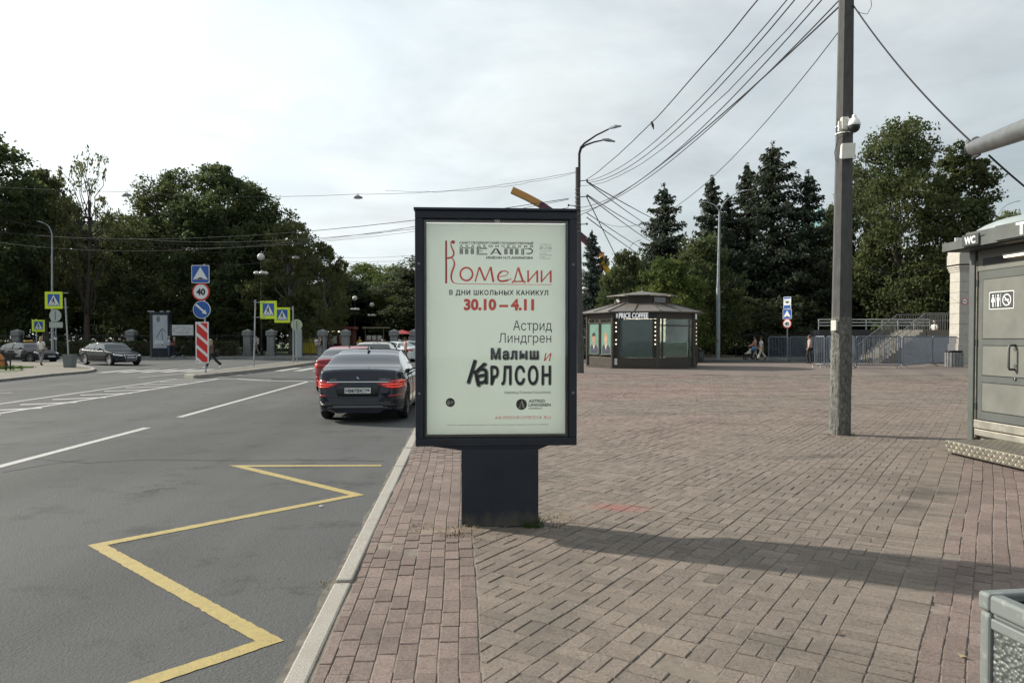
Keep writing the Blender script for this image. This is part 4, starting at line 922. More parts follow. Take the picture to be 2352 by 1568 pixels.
# --- the black saloon in front (rear view)
def ex_black(root, patch, plate, W, hl, bvh, body):
    z0 = 0.80
    for s in (1, -1):
        patch('tail_light', [(0.50, z0-0.055), (0.60, z0-0.085), (0.80, z0-0.10), (0.905, z0-0.085)], [(0.36, z0+0.015), (0.58, z0+0.022), (0.68, z0+0.075), (0.885, z0+0.085)], -1, 'tail_red', 14, 5, 0.010, s)
        patch('light_strip', [(0.50, z0-0.015), (0.66, z0-0.02), (0.885, z0-0.02)], [(0.49, z0-0.004), (0.66, z0-0.006), (0.885, z0-0.004)], -1, 'tail_lit', 10, 2, 0.020, s)
        patch('light_strip', [(0.57, z0-0.06), (0.70, z0-0.075), (0.895, z0-0.07)], [(0.56, z0-0.048), (0.70, z0-0.060), (0.893, z0-0.054)], -1, 'tail_lit', 10, 2, 0.020, s)
        patch('light_strip', [(0.79, z0+0.028), (0.84, z0+0.034), (0.885, z0+0.034)], [(0.79, z0+0.044), (0.84, z0+0.052), (0.885, z0+0.052)], -1, 'tail_lit', 6, 2, 0.020, s)
        patch('reflector', [(0.62, 0.545), (0.86, 0.555)], [(0.62, 0.568), (0.86, 0.582)], -1, 'tail_red', 8, 2, 0.006, s)
        patch('exhaust', [(0.50, 0.335), (0.74, 0.335)], [(0.49, 0.40), (0.76, 0.40)], -1, 'black_trim', 6, 2, 0.008, s)
    patch('chrome_strip', [(-0.62, z0+0.024), (0.62, z0+0.024)], [(-0.61, z0+0.046), (0.61, z0+0.046)], -1, 'chrome', 20, 2, 0.016)
    patch('plate_recess', [(-0.40, 0.545), (0.40, 0.545)], [(-0.46, 0.76), (0.46, 0.76)], -1, 'black_trim', 10, 3, 0.004)
    patch('diffuser', [(-0.62, 0.30), (0.62, 0.30)], [(-0.58, 0.355), (0.58, 0.355)], -1, 'alloy_dark', 16, 2, 0.006)
    patch('lower_valance', [(-0.80, 0.30), (0.80, 0.30)], [(-0.86, 0.44), (0.86, 0.44)], -1, 'black_trim', 16, 2, 0.003)
    patch('boot_gap', [(-0.72, 0.515), (0.72, 0.515)], [(-0.72, 0.523), (0.72, 0.523)], -1, 'black_trim', 16, 1, 0.004)
    plate(-1, 0.665, ('Н087ВК', '198'))
    h = bvh.ray_cast(Vector((-6, 0, 0.945)), Vector((1, 0, 0))); x = (h[0].x if h[0] else -hl) 
    bd = bpy.data.objects.new('badge', None); C.objects.link(bd); bd.parent = root; bd.location = (x-0.008, 0, 0.915); bd.rotation_euler = (0, 0, -math.pi/2)
    mb = MB(); mb.lathe([(0.042, 0.02), (0.042, -0.012), (0.036, -0.016), (0.0, -0.016)], (0,0,0), 24, 'Y', cap=False); mb.build('badge_ring', 'black_trim', bd)
    for a in range(4):
        mb = MB(); mb.poly([(0, 0)] + circ(0, 0, 0.027, 8, a*math.pi/2, (a+1)*math.pi/2), -0.0185, .001); mb.build('badge_quarter', 'sign_white' if a % 2 else 'sign_blue', bd)
    tx = bpy.data.objects.new('model_lettering', None); C.objects.link(tx); tx.parent = root; tx.location = (x-0.012, 0, 0.872); tx.rotation_euler = (0, 0, -math.pi/2)
    text('lettering', '730Ld', 0.42, 0, 0.034, -0.004, 'chrome', tx, width=0.22, bold=0.05, res=2); text('lettering', 'xDrive', -0.56, 0, 0.026, -0.004, 'chrome', tx, width=0.13, bold=0.05, res=2)
    antenna(root, -hl+1.55, 1.475, 'paint_navy')
    mb = MB(); mb.ball((-hl+0.45, -0.16, 1.085), (0.02, 0.02, 0.03), 8, 6); mb.build('wiper_nozzle', 'black_trim', root)
def front_bits(root, patch, W, hl, grille_m='black_trim', z=0.62, led=False):
    for s in (1, -1):
        patch('headlight', [(0.48*W/.93, z-0.02), (0.80*W/.93, z+0.03)], [(0.46*W/.93, z+0.055), (0.84*W/.93, z+0.12)], 1, 'lamp_glass', 10, 3, 0.006, s)
        patch('air_intake', [(0.50, 0.30), (0.78, 0.32)], [(0.48, 0.40), (0.80, 0.43)], 1, 'black_trim', 6, 2, 0.004, s)
def ex_audi(root, patch, plate, W, hl, bvh, body):
    front_bits(root, patch, W, hl, z=0.60)
    patch('grille', [(-0.30, 0.33), (0.30, 0.33)], [(-0.38, 0.66), (0.38, 0.66)], 1, 'black_trim', 12, 6, 0.006)
    for lo, hi in (([(-0.42, 0.655), (0.42, 0.655)], [(-0.41, 0.685), (0.41, 0.685)]), ([(-0.32, 0.315), (0.32, 0.315)], [(-0.32, 0.335), (0.32, 0.335)])): patch('grille_trim', lo, hi, 1, 'chrome', 12, 1, 0.014)
    for s in (1, -1): patch('grille_trim', [(0.30, 0.33), (0.325, 0.33)], [(0.38, 0.66), (0.415, 0.66)], 1, 'chrome', 2, 6, 0.014, s)
    for k in range(4): 
        h = bvh.ray_cast(Vector((6, -0.12+0.08*k, 0.60)), Vector((-1, 0, 0))); mb = MB(); mb.tube([((h[0].x if h[0] else hl)+0.02, -0.12+0.08*k+0.05*math.cos(t*.5236), 0.60+0.05*math.sin(t*.5236)) for t in range(13)], 0.007, 5); mb.build('ring_emblem', 'chrome', root)
    plate(1, 0.50, ('А398ТО', '78'))
    for s in (1, -1): patch('tail_light', [(0.5, 0.72), (0.85, 0.74)], [(0.5, 0.88), (0.85, 0.9)], -1, 'tail_red', 6, 3, 0.006, s)
def ex_red(root, patch, plate, W, hl, bvh, body):
    for s in (1, -1):
        patch('tail_light', [(0.40, 0.86), (0.70, 0.82), (0.88, 0.80)], [(0.40, 0.905), (0.70, 0.93), (0.87, 0.955)], -1, 'tail_red', 10, 4, 0.008, s)
        patch('brake_light', [(0.74, 0.84), (0.87, 0.83)], [(0.74, 0.90), (0.865, 0.92)], -1, 'tail_lit', 6, 3, 0.022, s)
        patch('reflector', [(0.60, 0.50), (0.84, 0.51)], [(0.60, 0.53), (0.84, 0.54)], -1, 'tail_red', 6, 2, 0.006, s)
    patch('lower_valance', [(-0.8, 0.30), (0.8, 0.30)], [(-0.84, 0.44), (0.84, 0.44)], -1, 'black_trim', 14, 2, 0.004)
    patch('boot_trim', [(-0.40, 0.905), (0.40, 0.905)], [(-0.40, 0.92), (0.40, 0.92)], -1, 'chrome', 12, 1, 0.012)
    plate(-1, 0.66, ('О562СМ', '178')); antenna(root, -0.55, 1.455)
def ex_suv(root, patch, plate, W, hl, bvh, body):
    for s in (1, -1): patch('tail_light', [(0.60, 0.90), (0.84, 0.90)], [(0.60, 1.05), (0.84, 1.06)], -1, 'tail_red', 6, 4, 0.008, s)
    plate(-1, 0.72, ('В214КР', '98')); antenna(root, -1.55, 1.60)
def ex_white(root, patch, plate, W, hl, bvh, body):
    front_bits(root, patch, W, hl, z=0.66)
    for s in (1, -1): patch('tail_light', [(0.55, 0.80), (0.84, 0.80)], [(0.55, 0.92), (0.84, 0.93)], -1, 'tail_red', 6, 4, 0.008, s)
def ex_taxi(root, patch, plate, W, hl, bvh, body):
    front_bits(root, patch, W, hl, z=0.66)
    for s in (1, -1): patch('running_light', [(0.52, 0.63), (0.80, 0.67)], [(0.52, 0.655), (0.80, 0.695)], 1, 'sign_white', 6, 2, 0.014, s)
    plate(1, 0.46, ('М704УН', '98'))
    mb = MB(); mb.box((0.15, 0, 1.505), (0.16, 0.62, 0.09)); mb.build('taxi_sign', 'taxi_yellow', root, bevel=0.03)
    # side lettering on the side that faces the square (right-hand side, -y)
    sd = bpy.data.objects.new('side_lettering', None); C.objects.link(sd); sd.parent = root; sd.location = (0.55, -W-0.006, 0); 
    def t(s, x, z, h, wd): text('lettering', s, x, z, h, 0, 'sign_white', sd, width=wd, bold=0.06, res=2)
    t('Яндекс', -0.52, 0.73, 0.10, 0.42); t('Такси', -0.28, 0.58, 0.09, 0.36); t('заказывай такси', -0.42, 0.46, 0.05, 0.50); t('4.99', -1.45, 0.75, 0.09, 0.24)
    mb = MB(); mb.poly([(x*0.95-0.01, z) for x, z in ((-.08,.70), (.12,.70), (.15,.73), (.15,.83), (.12,.86), (-.08,.86), (-.11,.83), (-.11,.73))], 0, .002); mb.build('logo_plate', 'sign_white', sd)
    text('lettering', 'Go', -0.07, 0.745, 0.07, -0.003, 'ink_black', sd, width=0.16, bold=0.08, res=2)
hb = dict()
car_black = sedan(5.10, 1.84, 1.475, 0.03, paint='paint_navy', rw=0.36, tumble=0.70, mirror='black_trim', extra=ex_black, rim='alloy_dark')
p = G(846, 962, ZR)
BY = 14.85
p = at(820, 962, BY); make_car('parked_car', 'black saloon car with lit red tail lights stopped by the kerb, nearest car', (p.x+0.06-math.sin(AK)*2.55, BY+2.55, ZR), R(90)+AK*0.75, car_black, 'cars on the street')
p = at(790, 899, 22.6); make_car('parked_car', 'dark red saloon car directly in front of the black saloon', (p.x-0.24, 24.9, ZR), R(90)+AK, sedan(4.65, 1.84, 1.46, 0.02, paint='paint_red', rw=0.34, extra=ex_red), 'cars on the street')
suv = dict(L=4.4, W=1.83, H=1.56, wf=1.32, wr=-1.32, rw=0.36, zb=0.24, paint='paint_silver', tumble=0.72, top=[(-2.2, 0.80), (-2.17, 1.0), (-2.12, 1.09), (-1.9, 1.10), (0.5, 1.04), (0.95, 1.03), (1.6, 0.95), (1.95, 0.84), (2.12, 0.72), (2.2, 0.55)],
    roof=[(-2.12, 1.08), (-2.0, 1.28), (-1.82, 1.45), (-1.6, 1.52), (-0.4, 1.56), (0.0, 1.54), (0.3, 1.47), (1.0, 1.02)], wind=(0.22, 0.97), back=(-2.09, -1.80), side=[(-1.75, -1.25), (-1.18, -0.12), (-0.02, 0.75)], extra=ex_suv)
p = at(850, 860, 33.0); make_car('parked_car', 'silver hatchback seen from behind beyond the red saloon', (p.x, 35.3, ZR), R(88)+AK, suv, 'cars on the street')
p = at(893, 832, 52.0); make_car('parked_car', 'white car half hidden behind the silver hatchback', (p.x, 54.0, ZR), R(150), sedan(4.5, 1.8, 1.47, paint='paint_white', extra=ex_white), 'cars on the street')
hatch = dict(L=4.3, W=1.78, H=1.47, wf=1.28, wr=-1.30, rw=0.32, paint='paint_white', top=[(-2.15, 0.72), (-2.1, 0.95), (-2.02, 1.02), (-1.8, 1.02), (0.5, 0.95), (0.9, 0.94), (1.5, 0.86), (1.9, 0.74), (2.1, 0.62), (2.15, 0.5)],
    roof=[(-2.0, 1.0), (-1.8, 1.18), (-1.45, 1.36), (-1.0, 1.445), (-0.2, 1.47), (0.25, 1.44), (0.5, 1.36), (1.15, 0.93)], wind=(0.40, 1.12), back=(-1.95, -1.5), side=[(-1.55, -1.12), (-1.05, -0.15), (-0.05, 0.92)], glass='car_glass_clear', extra=ex_white)
p = at(938, 822, 60.0); make_car('parked_car', 'pale white hatchback crossing side-on behind the woman in the pink coat', (p.x, 60.0, ZR), R(176), hatch, 'cars on the street')
p = G(246, 838, ZR); make_car('parked_car', 'black saloon car with four-ring grille turning out at the left crossing', (p.x, p.y+0.4, ZR), R(-34), sedan(4.93, 1.87, 1.46, paint='paint_black', rw=0.345, glass='car_glass_clear', handle='paint_black', extra=ex_audi), 'cars on the street')
p = G(38, 835, ZR); make_car('taxi', 'black taxi with yellow roof sign cut off by the left edge', (p.x-0.6, p.y+2.0, ZR), R(-20), sedan(4.7, 1.84, 1.45, paint='paint_black', extra=ex_taxi, cat='taxi', rim='alloy_dark'), 'cars on the street')
# ------------------------------------------------------------------ trees
def leaf_quads(cs, size, rs, flat=0.0, droop=0.0):
    n = len(cs); u = rs.normal(size=(n,3)); u /= np.linalg.norm(u, axis=1)[:,None]; t = rs.normal(size=(n,3))
    if flat: t[:,2] += flat*np.sign(rs.rand(n)-0.2); 
    if droop: u = np.column_stack([u[:,0]*.35, u[:,1]*.35, -np.abs(u[:,2])-droop]); u /= np.linalg.norm(u, axis=1)[:,None]
    v = np.cross(u, t); v /= (np.linalg.norm(v, axis=1)[:,None]+1e-9); s = (size*(0.6+0.8*rs.rand(n)))[:,None]
    a, b, c, d = cs-u*s*.62, cs+v*s*.36, cs+u*s*.62, cs-v*s*.36
    V = np.stack([a,b,c,d], 1).reshape(-1,3); Q = np.arange(4*n).reshape(-1,4); return V, Q
def limb(mb, a, b, r0, r1, rs, n=6, k=5, wob=0.06):
    a, b = Vector(a), Vector(b); l = (b-a).length; pts = []
    for i in range(k+1):
        t = i/k; p = a.lerp(b, t); p += Vector((rs.normal()*wob*l*math.sin(math.pi*t), rs.normal()*wob*l*math.sin(math.pi*t), 0.10*l*math.sin(math.pi*t)*(-1 if t < .5 else .3)*0.4)); pts.append(p)
    mb.tube(pts, [r0+(r1-r0)*i/k for i in range(k+1)], n); return pts
TREES = {}
def broadleaf(key, seed, H, W, base, m, nl=28, per=26, lv=26, size=0.26, bm='bark', shape=0.5, open_=0.0, droop=0.0):
    """unit tree of height H, crown width W, crown starting at base; uneven lobes of leaf clumps round a branching trunk"""
    rs = np.random.RandomState(seed); mb = MB(); ch = H-base; lobes = []
    trunk = limb(mb, (0,0,-0.3), (rs.normal()*.3, rs.normal()*.3, base+ch*0.62), 0.018*H, 0.006*H, rs, 8, 7, 0.02)
    for i in range(nl):
        t = (i+0.5)/nl; z = base+ch*(0.06+0.90*t); env = math.sin(math.pi*min(1, (t*0.86+0.12)))**shape*(1-0.30*t); a = i*2.399+rs.rand()*.9; rr = W/2*env*(0.30+0.62*rs.rand()**.6)
        c = Vector((rr*math.cos(a), rr*math.sin(a), z+rs.normal()*.02*H)); lr = W*(0.115+0.10*rs.rand())*(1.05-0.35*t); lobes.append((c, lr))
        s_ = trunk[min(7, 2+int(t*5.2))]; limb(mb, s_, c, 0.0045*H*(1.2-t*.6), 0.0014*H, rs, 5, 4)
    P = []
    for c, lr in lobes:
        k = per
        d = rs.normal(size=(k,3)); d /= np.linalg.norm(d, axis=1)[:,None]; d[:,2] = d[:,2]*0.8+0.10; sub = np.array(c)+d*lr*(0.55+0.5*rs.rand(k))[:,None]
        for s_ in sub:
            if rs.rand() < open_: continue
            q = rs.normal(size=(lv,3))*np.array([lr*.20, lr*.20, lr*.13]); 
            if droop: q[:,2] = -np.abs(q[:,2])*droop+lr*.1; q[:,:2] *= .6
            P.append(s_+q)
            if rs.rand() < 0.25: mb.tube([c, Vector(s_)], [0.0012*H, 0.0004*H], 4)
    P = np.vstack(P); V, Q = leaf_quads(P, size, rs, 0.7 if not droop else 0, 1.2 if droop else 0)
    TREES[key] = (np_mesh('crown', V, Q), mb.mesh('trunk', True), m, bm, H, W)
def spruce(key, seed, H, W, m, base=0.05):
    """tiers of drooping boughs with hanging twigs, gaps between the tiers, ragged outline"""
    rs = np.random.RandomState(seed); mb = MB(); mb.tube([(0,0,-.3), (rs.normal()*.05,0,H*.5), (rs.normal()*.08,rs.normal()*.05,H*.985)], [0.016*H, 0.009*H, 0.001*H], 7)
    P = []; U = []; S = []; z = H*base
    while z < H*0.97:
        t = (z-H*base)/(H*(1-base)); ln0 = W/2*(1-t)**0.74*(1+0.10*rs.normal())+0.10; nb = int(5+4*(1-t)+rs.rand()*2); a0 = rs.rand()*6.28
        for b in range(nb):
            if rs.rand() < 0.12: continue
            a = a0+6.283*b/nb+rs.normal()*.28; ln = ln0*(0.5+0.62*rs.rand()); dr = np.array([math.cos(a), math.sin(a), 0]); sd = np.array([-dr[1], dr[0], 0]); sag = (0.34*(1-t)+0.02)*ln; z1 = z+rs.normal()*.012*H
            n = max(5, int(ln/0.10)); pts = []
            for i in range(n+1):
                f = i/n; c = dr*ln*f+np.array([0,0,z1-sag*math.sin(f*2.0)+0.20*ln*f**2.6]); pts.append(c); wv = 0.05+0.17*ln*math.sin(math.pi*min(1, f*.8+.2))**.8
                hang = 0.10+0.24*min(1.2, ln)*(1-t*.6)
                for s_ in range(6):
                    o_ = rs.normal()*.75; dz = -abs(rs.normal())*hang*(.35+.65*min(1, abs(o_)+.3)); P.append(c+sd*o_*wv+np.array([0,0,dz+.03])+rs.normal(size=3)*.03); U.append(dr*.55+sd*np.sign(o_)*.45+np.array([0,0,-.75-0.5*rs.rand()])); S.append(.15+.13*rs.rand())
            mb.tube([Vector(p) for p in pts[::max(1, n//3)]], 0.0016*H*(1-t)+.006, 4, False)
        z += H*0.027*(1.3-0.75*t)*(0.8+0.4*rs.rand())
    for i in range(60): P.append(np.array([rs.normal()*.06, rs.normal()*.06, H*(0.93+.075*rs.rand())])); U.append(np.array([rs.normal()*.6, rs.normal()*.6, 1])); S.append(.16)
    P = np.array(P); U = np.array(U); U /= np.linalg.norm(U, axis=1)[:,None]; T = rs.normal(size=P.shape); Vv = np.cross(U, T); Vv /= np.linalg.norm(Vv, axis=1)[:,None]; s_ = np.array(S)[:,None]
    V = np.stack([P-U*s_*.6, P+Vv*s_*.26, P+U*s_*.8, P-Vv*s_*.26], 1).reshape(-1,3)
    TREES[key] = (np_mesh('crown', V, np.arange(len(V)).reshape(-1,4)), mb.mesh('trunk', True), m, 'bark', H, W)
def plant(name, key, loc, H, W, label, rz, group=None, cat='tree', m=None):
    cr, tr, lm, bm, h0, w0 = TREES[key]; t = thing(name, label, cat, (loc[0], loc[1], loc[2] if len(loc) > 2 else -0.02), rz, group); sx = W/w0; sz = H/h0
    for nm, me, mm in (('crown', cr, m or lm), ('trunk', tr, bm)):
        o = obj(nm, me, None, t); o.scale = (sx, sx, sz)
        if not me.materials: me.materials.append(M[mm])
        o.material_slots[0].link = 'OBJECT'; o.material_slots[0].material = M[mm]
    return t
broadleaf('oak', 11, 20, 13, 2.6, 'leaf_dark', 40, 26, 30, 0.27)
broadleaf('lime', 12, 20, 12, 2.2, 'leaf_mid', 40, 26, 30, 0.25, shape=0.45)
broadleaf('birch', 13, 20, 10, 3.0, 'leaf_olive', 40, 26, 26, 0.22, 'bark_birch', 0.55, 0.1, 2.2)
broadleaf('maple', 14, 20, 13, 2.0, 'leaf_dark', 34, 28, 30, 0.30, shape=0.4)
broadleaf('thin_birch', 15, 20, 9, 6.5, 'leaf_olive', 30, 12, 12, 0.20, 'bark', 0.5, 0.35, 2.0)
broadleaf('poplar', 16, 20, 8, 2.0, 'leaf_mid', 40, 24, 26, 0.26, shape=0.35)
broadleaf('bush', 17, 6, 6, 0.3, 'leaf_mid', 26, 22, 26, 0.17, shape=0.4)
for i, k in enumerate(('spruce_a', 'spruce_b', 'spruce_c')): spruce(k, 40+i, 20, (8.5, 7.2, 9.5)[i], 'needle')
def top_tree(name, key, pxx, top, Y, wpx, label, rz, group, m=None, cat='tree'):
    """stand a tree at distance Y so that its crown reaches the given height in the view"""
    q = at(pxx, top, Y); wpx *= 1.05 if key.startswith('spruce') else 1.0; plant(name, key, (q.x, Y), q.z*1.02, wpx/FOC*Y, label, rz, group, cat, m)
LG = 'park trees left of the street'; RG = 'trees right of the coffee kiosk'
for i, (nm, key, x, tp, Y, wp, lb) in enumerate((
    ('maple_tree', 'maple', -40, 322, 74, 330, 'tall dark dense tree at the far left edge'),
    ('lime_tree', 'lime', -210, 300, 86, 380, 'tall tree cut off by the left edge, behind the dark dense tree'),
    ('birch_tree', 'birch', 105, 395, 79, 210, 'olive birch between the dark left-edge tree and the nearly bare tree'),
    ('sparse_tree', 'thin_birch', 200, 345, 76, 190, 'sparse tree with bare upper branches under the left hanging lamp'),
    ('lime_tree', 'lime', 300, 505, 84, 230, 'low tree between the sparse tree and the two tall park trees'),
    ('lime_tree', 'lime', 395, 412, 80, 260, 'broad olive tree behind the speed limit sign, left of the tallest middle one'),
    ('maple_tree', 'maple', 505, 393, 78, 260, 'tallest middle tree above the crossing signs'),
    ('oak_tree', 'oak', 590, 440, 82, 250, 'dark tree right of the tallest middle tree'),
    ('birch_tree', 'birch', 668, 512, 74, 230, 'birch with drooping twigs near the globe lamp'),
    ('birch_tree', 'birch', 745, 558, 72, 150, 'slim birch at the right end of the left tree row'),
    ('lime_tree', 'lime', 835, 612, 112, 190, 'round pale green tree beyond the park gate, left one'),
    ('lime_tree', 'oak', 915, 622, 105, 210, 'round pale green tree beyond the park gate beside the poster frame'),
    ('lime_tree', 'lime', 985, 640, 118, 200, 'pale green tree mostly behind the poster stand'))):
    top_tree(nm, key, x, tp, Y, wp, lb, i*1.7, LG, 'leaf_light' if x in (835, 915, 985) else None)
# darker second row that closes the park behind the front trees
for i in range(13):
    x = -150+i*95; top_tree('park_tree', ('oak', 'maple', 'lime')[i % 3], x, (470, 520, 540)[i % 3]+(60 if x > 600 else 0)+(70 if x > 700 else 0), 98+(i % 4)*5, 300, ('dark tree of the second row deep in the park, number %s from the left' % ('one two three four five six seven eight nine ten eleven twelve thirteen'.split()[i])), i*2.1, 'second row of park trees', 'leaf_shade')
for i, (nm, key, x, tp, Y, wp, lb) in enumerate((
    ('spruce_tree', 'spruce_b', 1360, 535, 62, 130, 'small spruce just right of the poster frame'),
    ('spruce_tree', 'spruce_a', 1525, 430, 66, 250, 'spruce behind the coffee kiosk roof'),
    ('spruce_tree', 'spruce_b', 1634, 412, 72, 190, 'slender spruce left of the double-arm street lamp'),
    ('spruce_tree', 'spruce_b', 1672, 452, 74, 190, 'short spruce behind the double-arm street lamp'),
    ('spruce_tree', 'spruce_b', 1718, 385, 75, 210, 'spruce tucked against the left side of the tallest spruce'),
    ('spruce_tree', 'spruce_c', 1775, 335, 72, 340, 'tallest spruce in the middle of the right-hand trees'),
    ('spruce_tree', 'spruce_a', 1856, 400, 70, 250, 'dark spruce just left of the concrete pole'),
    ('lime_tree', 'lime', 2068, 296, 64, 290, 'tall broad tree right of the concrete pole'),
    ('lime_tree', 'poplar', 2205, 338, 66, 210, 'tall narrower tree above the toilet cabin roof'),
    ('lime_tree', 'lime', 1990, 400, 72, 190, 'tree with lower crown right behind the concrete pole'),
    ('lime_tree', 'oak', 2310, 505, 95, 170, 'distant light tree over the toilet cabin roof'),
    ('poplar_tree', 'poplar', 1925, 470, 84, 110, 'pale tree partly hidden behind the concrete pole'),
    ('spruce_tree', 'spruce_c', 1700, 570, 79, 280, 'shorter spruce filling the gap behind the double-arm street lamp'), ('spruce_tree', 'spruce_a', 1815, 550, 78, 260, 'spruce filling the gap between the tallest spruce and the dark one'), ('spruce_tree', 'spruce_c', 1905, 560, 78, 260, 'low wide spruce behind the concrete pole'),
    ('spruce_tree', 'spruce_a', 1440, 610, 90, 120, 'distant spruce between the small spruce and the kiosk'))):
    top_tree(nm, key, x, tp, Y, wp, lb, i*1.3+.4, RG, {5: 'needle', 0: 'needle_blue'}.get(i) or ('leaf_mid' if i in (7, 8) else 'leaf_light' if i == 10 else None))
for i, (x, tp, Y, wp, m_, lb) in enumerate(((1440, 590, 58, 150, 'leaf_mid', 'small leafy tree rising behind the left side of the kiosk'), (1535, 610, 54, 190, 'leaf_light', 'light green bushy tree right above the kiosk roof'), (1610, 560, 60, 210, 'leaf_mid', 'bushy tree between kiosk and grey double-arm lamp'),
    (1720, 690, 66, 190, 'leaf_shade', 'dark bushy tree right of the grey double-arm lamp'), (1840, 690, 68, 190, 'leaf_shade', 'dark bushy tree behind the bus stop sign'), (1960, 640, 72, 210, 'leaf_shade', 'dark bushy tree behind the foot of the concrete pole'), (2090, 620, 72, 240, 'leaf_shade', 'dark bushy tree behind the stairs'), (2200, 620, 74, 220, 'leaf_shade', 'dark bushy tree behind the white pillar'),
    (1385, 645, 64, 120, 'leaf_mid', 'low bush at the left end of the kiosk'))):
    top_tree('bushy_tree', 'bush', x, tp, Y, wp, lb, i*2.2, 'low trees behind the square', m_)
# shrubbery that closes the view under the crowns (one dense mass, far off)
def thicket(name, x0, x1, y0, y1, hfun, n, m, seed, label):
    rs = np.random.RandomState(seed); x = x0+(x1-x0)*rs.rand(n); y = y0+(y1-y0)*rs.rand(n); h = np.array([hfun(a) for a in x]); z = h*rs.rand(n)**.7
    V, Q = leaf_quads(np.column_stack([x, y, z]), 0.55, rs, 0.3); o = obj(name, np_mesh(name, V, Q), m); struct(o, 'stuff'); tag(o, label, 'shrubbery'); return o
thicket('park_shrubbery', -95, -2, 104, 124, lambda x: 9+1.5*math.sin(x*.3), 26000, 'leaf_shade', 1, 'dark shrubbery deep in the park behind the fence')
thicket('square_shrubbery', 10, 75, 84, 100, lambda x: 11+2*math.sin(x*.4), 22000, 'leaf_shade', 2, 'dark undergrowth behind the spruces')
# ------------------------------------------------------------------ signs
def board(mb, x0, x1, z0, z1, y, t=0.02, r=0.03):
    pts = []
    for cx, cz, a in ((x1-r, z0+r, -90), (x1-r, z1-r, 0), (x0+r, z1-r, 90), (x0+r, z0+r, 180)):
        for k in range(4): q = R(a+k*30); pts.append((cx+r*math.cos(q), cz+r*math.sin(q)))
    mb.poly(pts, y, t)
def walker(root, x, z, s, y, flip=1):
    """black walking figure and kerb marks in a white triangle on blue"""
    def pz_(pts): return [(x+flip*a*s, z+b*s) for a, b in pts]
    mb = MB(); mb.poly(pz_([(-.44,-.40), (.44,-.40), (0,.44)]), y, .002); mb.build('triangle', 'sign_white', root)
    mb = MB(); mb.poly(circ(x+flip*.01*s, z+.20*s, .052*s, 12), y-.004, .002); mb.build('figure_head', 'sign_black', root)
    mb = MB(); mb.poly(pz_([(-.055,.13), (.05,.13), (.06,-.06), (.15,-.26), (.09,-.29), (-.01,-.10), (-.08,-.20), (-.15,-.28), (-.19,-.24), (-.10,-.12), (-.05,.02), (-.12,-.02), (-.15,-.08), (-.18,-.05), (-.13,.04)]), y-.004, .002); mb.build('figure_body', 'sign_black', root)
    for k in (-.27, -.02, .26): mb = MB(); mb.poly(pz_([(k-.07,-.36), (k+.04,-.36), (k+.07,-.31), (k-.04,-.31)]), y-.004, .002); mb.build('kerb_mark', 'sign_black', root)
def hump_face(root, x, z, s, y):
    mb = MB(); board(mb, x-s/2, x+s/2, z-s/2, z+s/2, y, .02, s*.06); mb.build('plate', 'sign_white', root)
    mb = MB(); board(mb, x-s*.465, x+s*.465, z-s*.465, z+s*.465, y-.004, .002, s*.05); mb.build('blue_field', 'sign_blue', root)
    mb = MB(); mb.poly([(x-s*.41, z-s*.30), (x+s*.41, z-s*.30), (x, z+s*.40)], y-.008, .002); mb.build('triangle', 'sign_white', root)
    mb = MB(); mb.poly([(x-s*.30, z-s*.265)] + [(x+s*k, z-s*.265+s*.085*math.cos(k/.17*math.pi/2)) for k in [(-.17+.34*i/10) for i in range(11)]] + [(x+s*.30, z-s*.265), (x+s*.30, z-s*.235-s*.05), (x-s*.30, z-s*.285)], y-.012, .002); mb.build('hump', 'sign_black', root)
def forty(root, x, z, r, y):
    mb = MB(); mb.poly(circ(x, z, r, 32), y, .02); mb.build('rim', 'sign_red', root)
    mb = MB(); mb.poly(circ(x, z, r*.83, 32), y-.004, .002); mb.build('disc', 'sign_white', root)
    text('lettering', '40', x, z-r*.34, r*.68, y-.008, 'sign_black', root, align='c', width=r*1.02, bold=.07)
def cross_board(root, x, z, s, y):
    mb = MB(); board(mb, x-s/2, x+s/2, z-s/2, z+s/2, y, .03, s*.02); mb.build('plate', 'sign_lime', root)
    mb = MB(); board(mb, x-s*.345, x+s*.345, z-s*.33, z+s*.36, y-.004, .002, s*.01); mb.build('blue_field', 'sign_blue', root)
    walker(root, x, z, s*.72, y-.008)
# main sign post on the island tip
Y = 33.3; b = G(463.5, 857, 0.05); k = Y/FOC
t = thing('sign_post', 'sign column on the island tip: hump, 40 limit, blue arrow and red-white chevrons', 'road signs', (b.x, Y, 0.05), 0)
def lx(p): return at(p, 776, Y).x-b.x
def lz(p): return at(463, p, Y).z-0.05
mb = MB(); mb.tube([(0,.06,0), (-.03,.06,lz(606))], .038, 10); mb.build('pole', 'galvanised', t)
hump_face(t, lx(461.5), lz(629.5), 41*k, 0)
forty(t, lx(462.3), lz(670), 20*k, 0)
mb = MB(); mb.poly(circ(lx(463.8), lz(711), 20.3*k, 32), 0, .02); mb.build('disc_rim', 'sign_white', t)
mb = MB(); mb.poly(circ(lx(463.8), lz(711), 19*k, 32), -.004, .002); mb.build('disc', 'sign_blue', t)
def ar(a, b_): c, s_ = math.cos(R(-42)), math.sin(R(-42)); return (lx(463.8)+(a*c-b_*s_)*k, lz(711)+(a*s_+b_*c)*k)
mb = MB(); mb.poly([ar(*q) for q in ((-18,-2.2), (6,-2.2), (6,-5.5), (16,0), (6,5.5), (6,2.2), (-18,2.2))], -.008, .002); mb.build('arrow', 'sign_white', t)
mb = MB(); mb.poly([(lx(449), lz(834)), (lx(479), lz(834)), (lx(479), lz(739)), (lx(449), lz(739))], 0, .03); mb.build('chevron_board', 'sign_white', t)
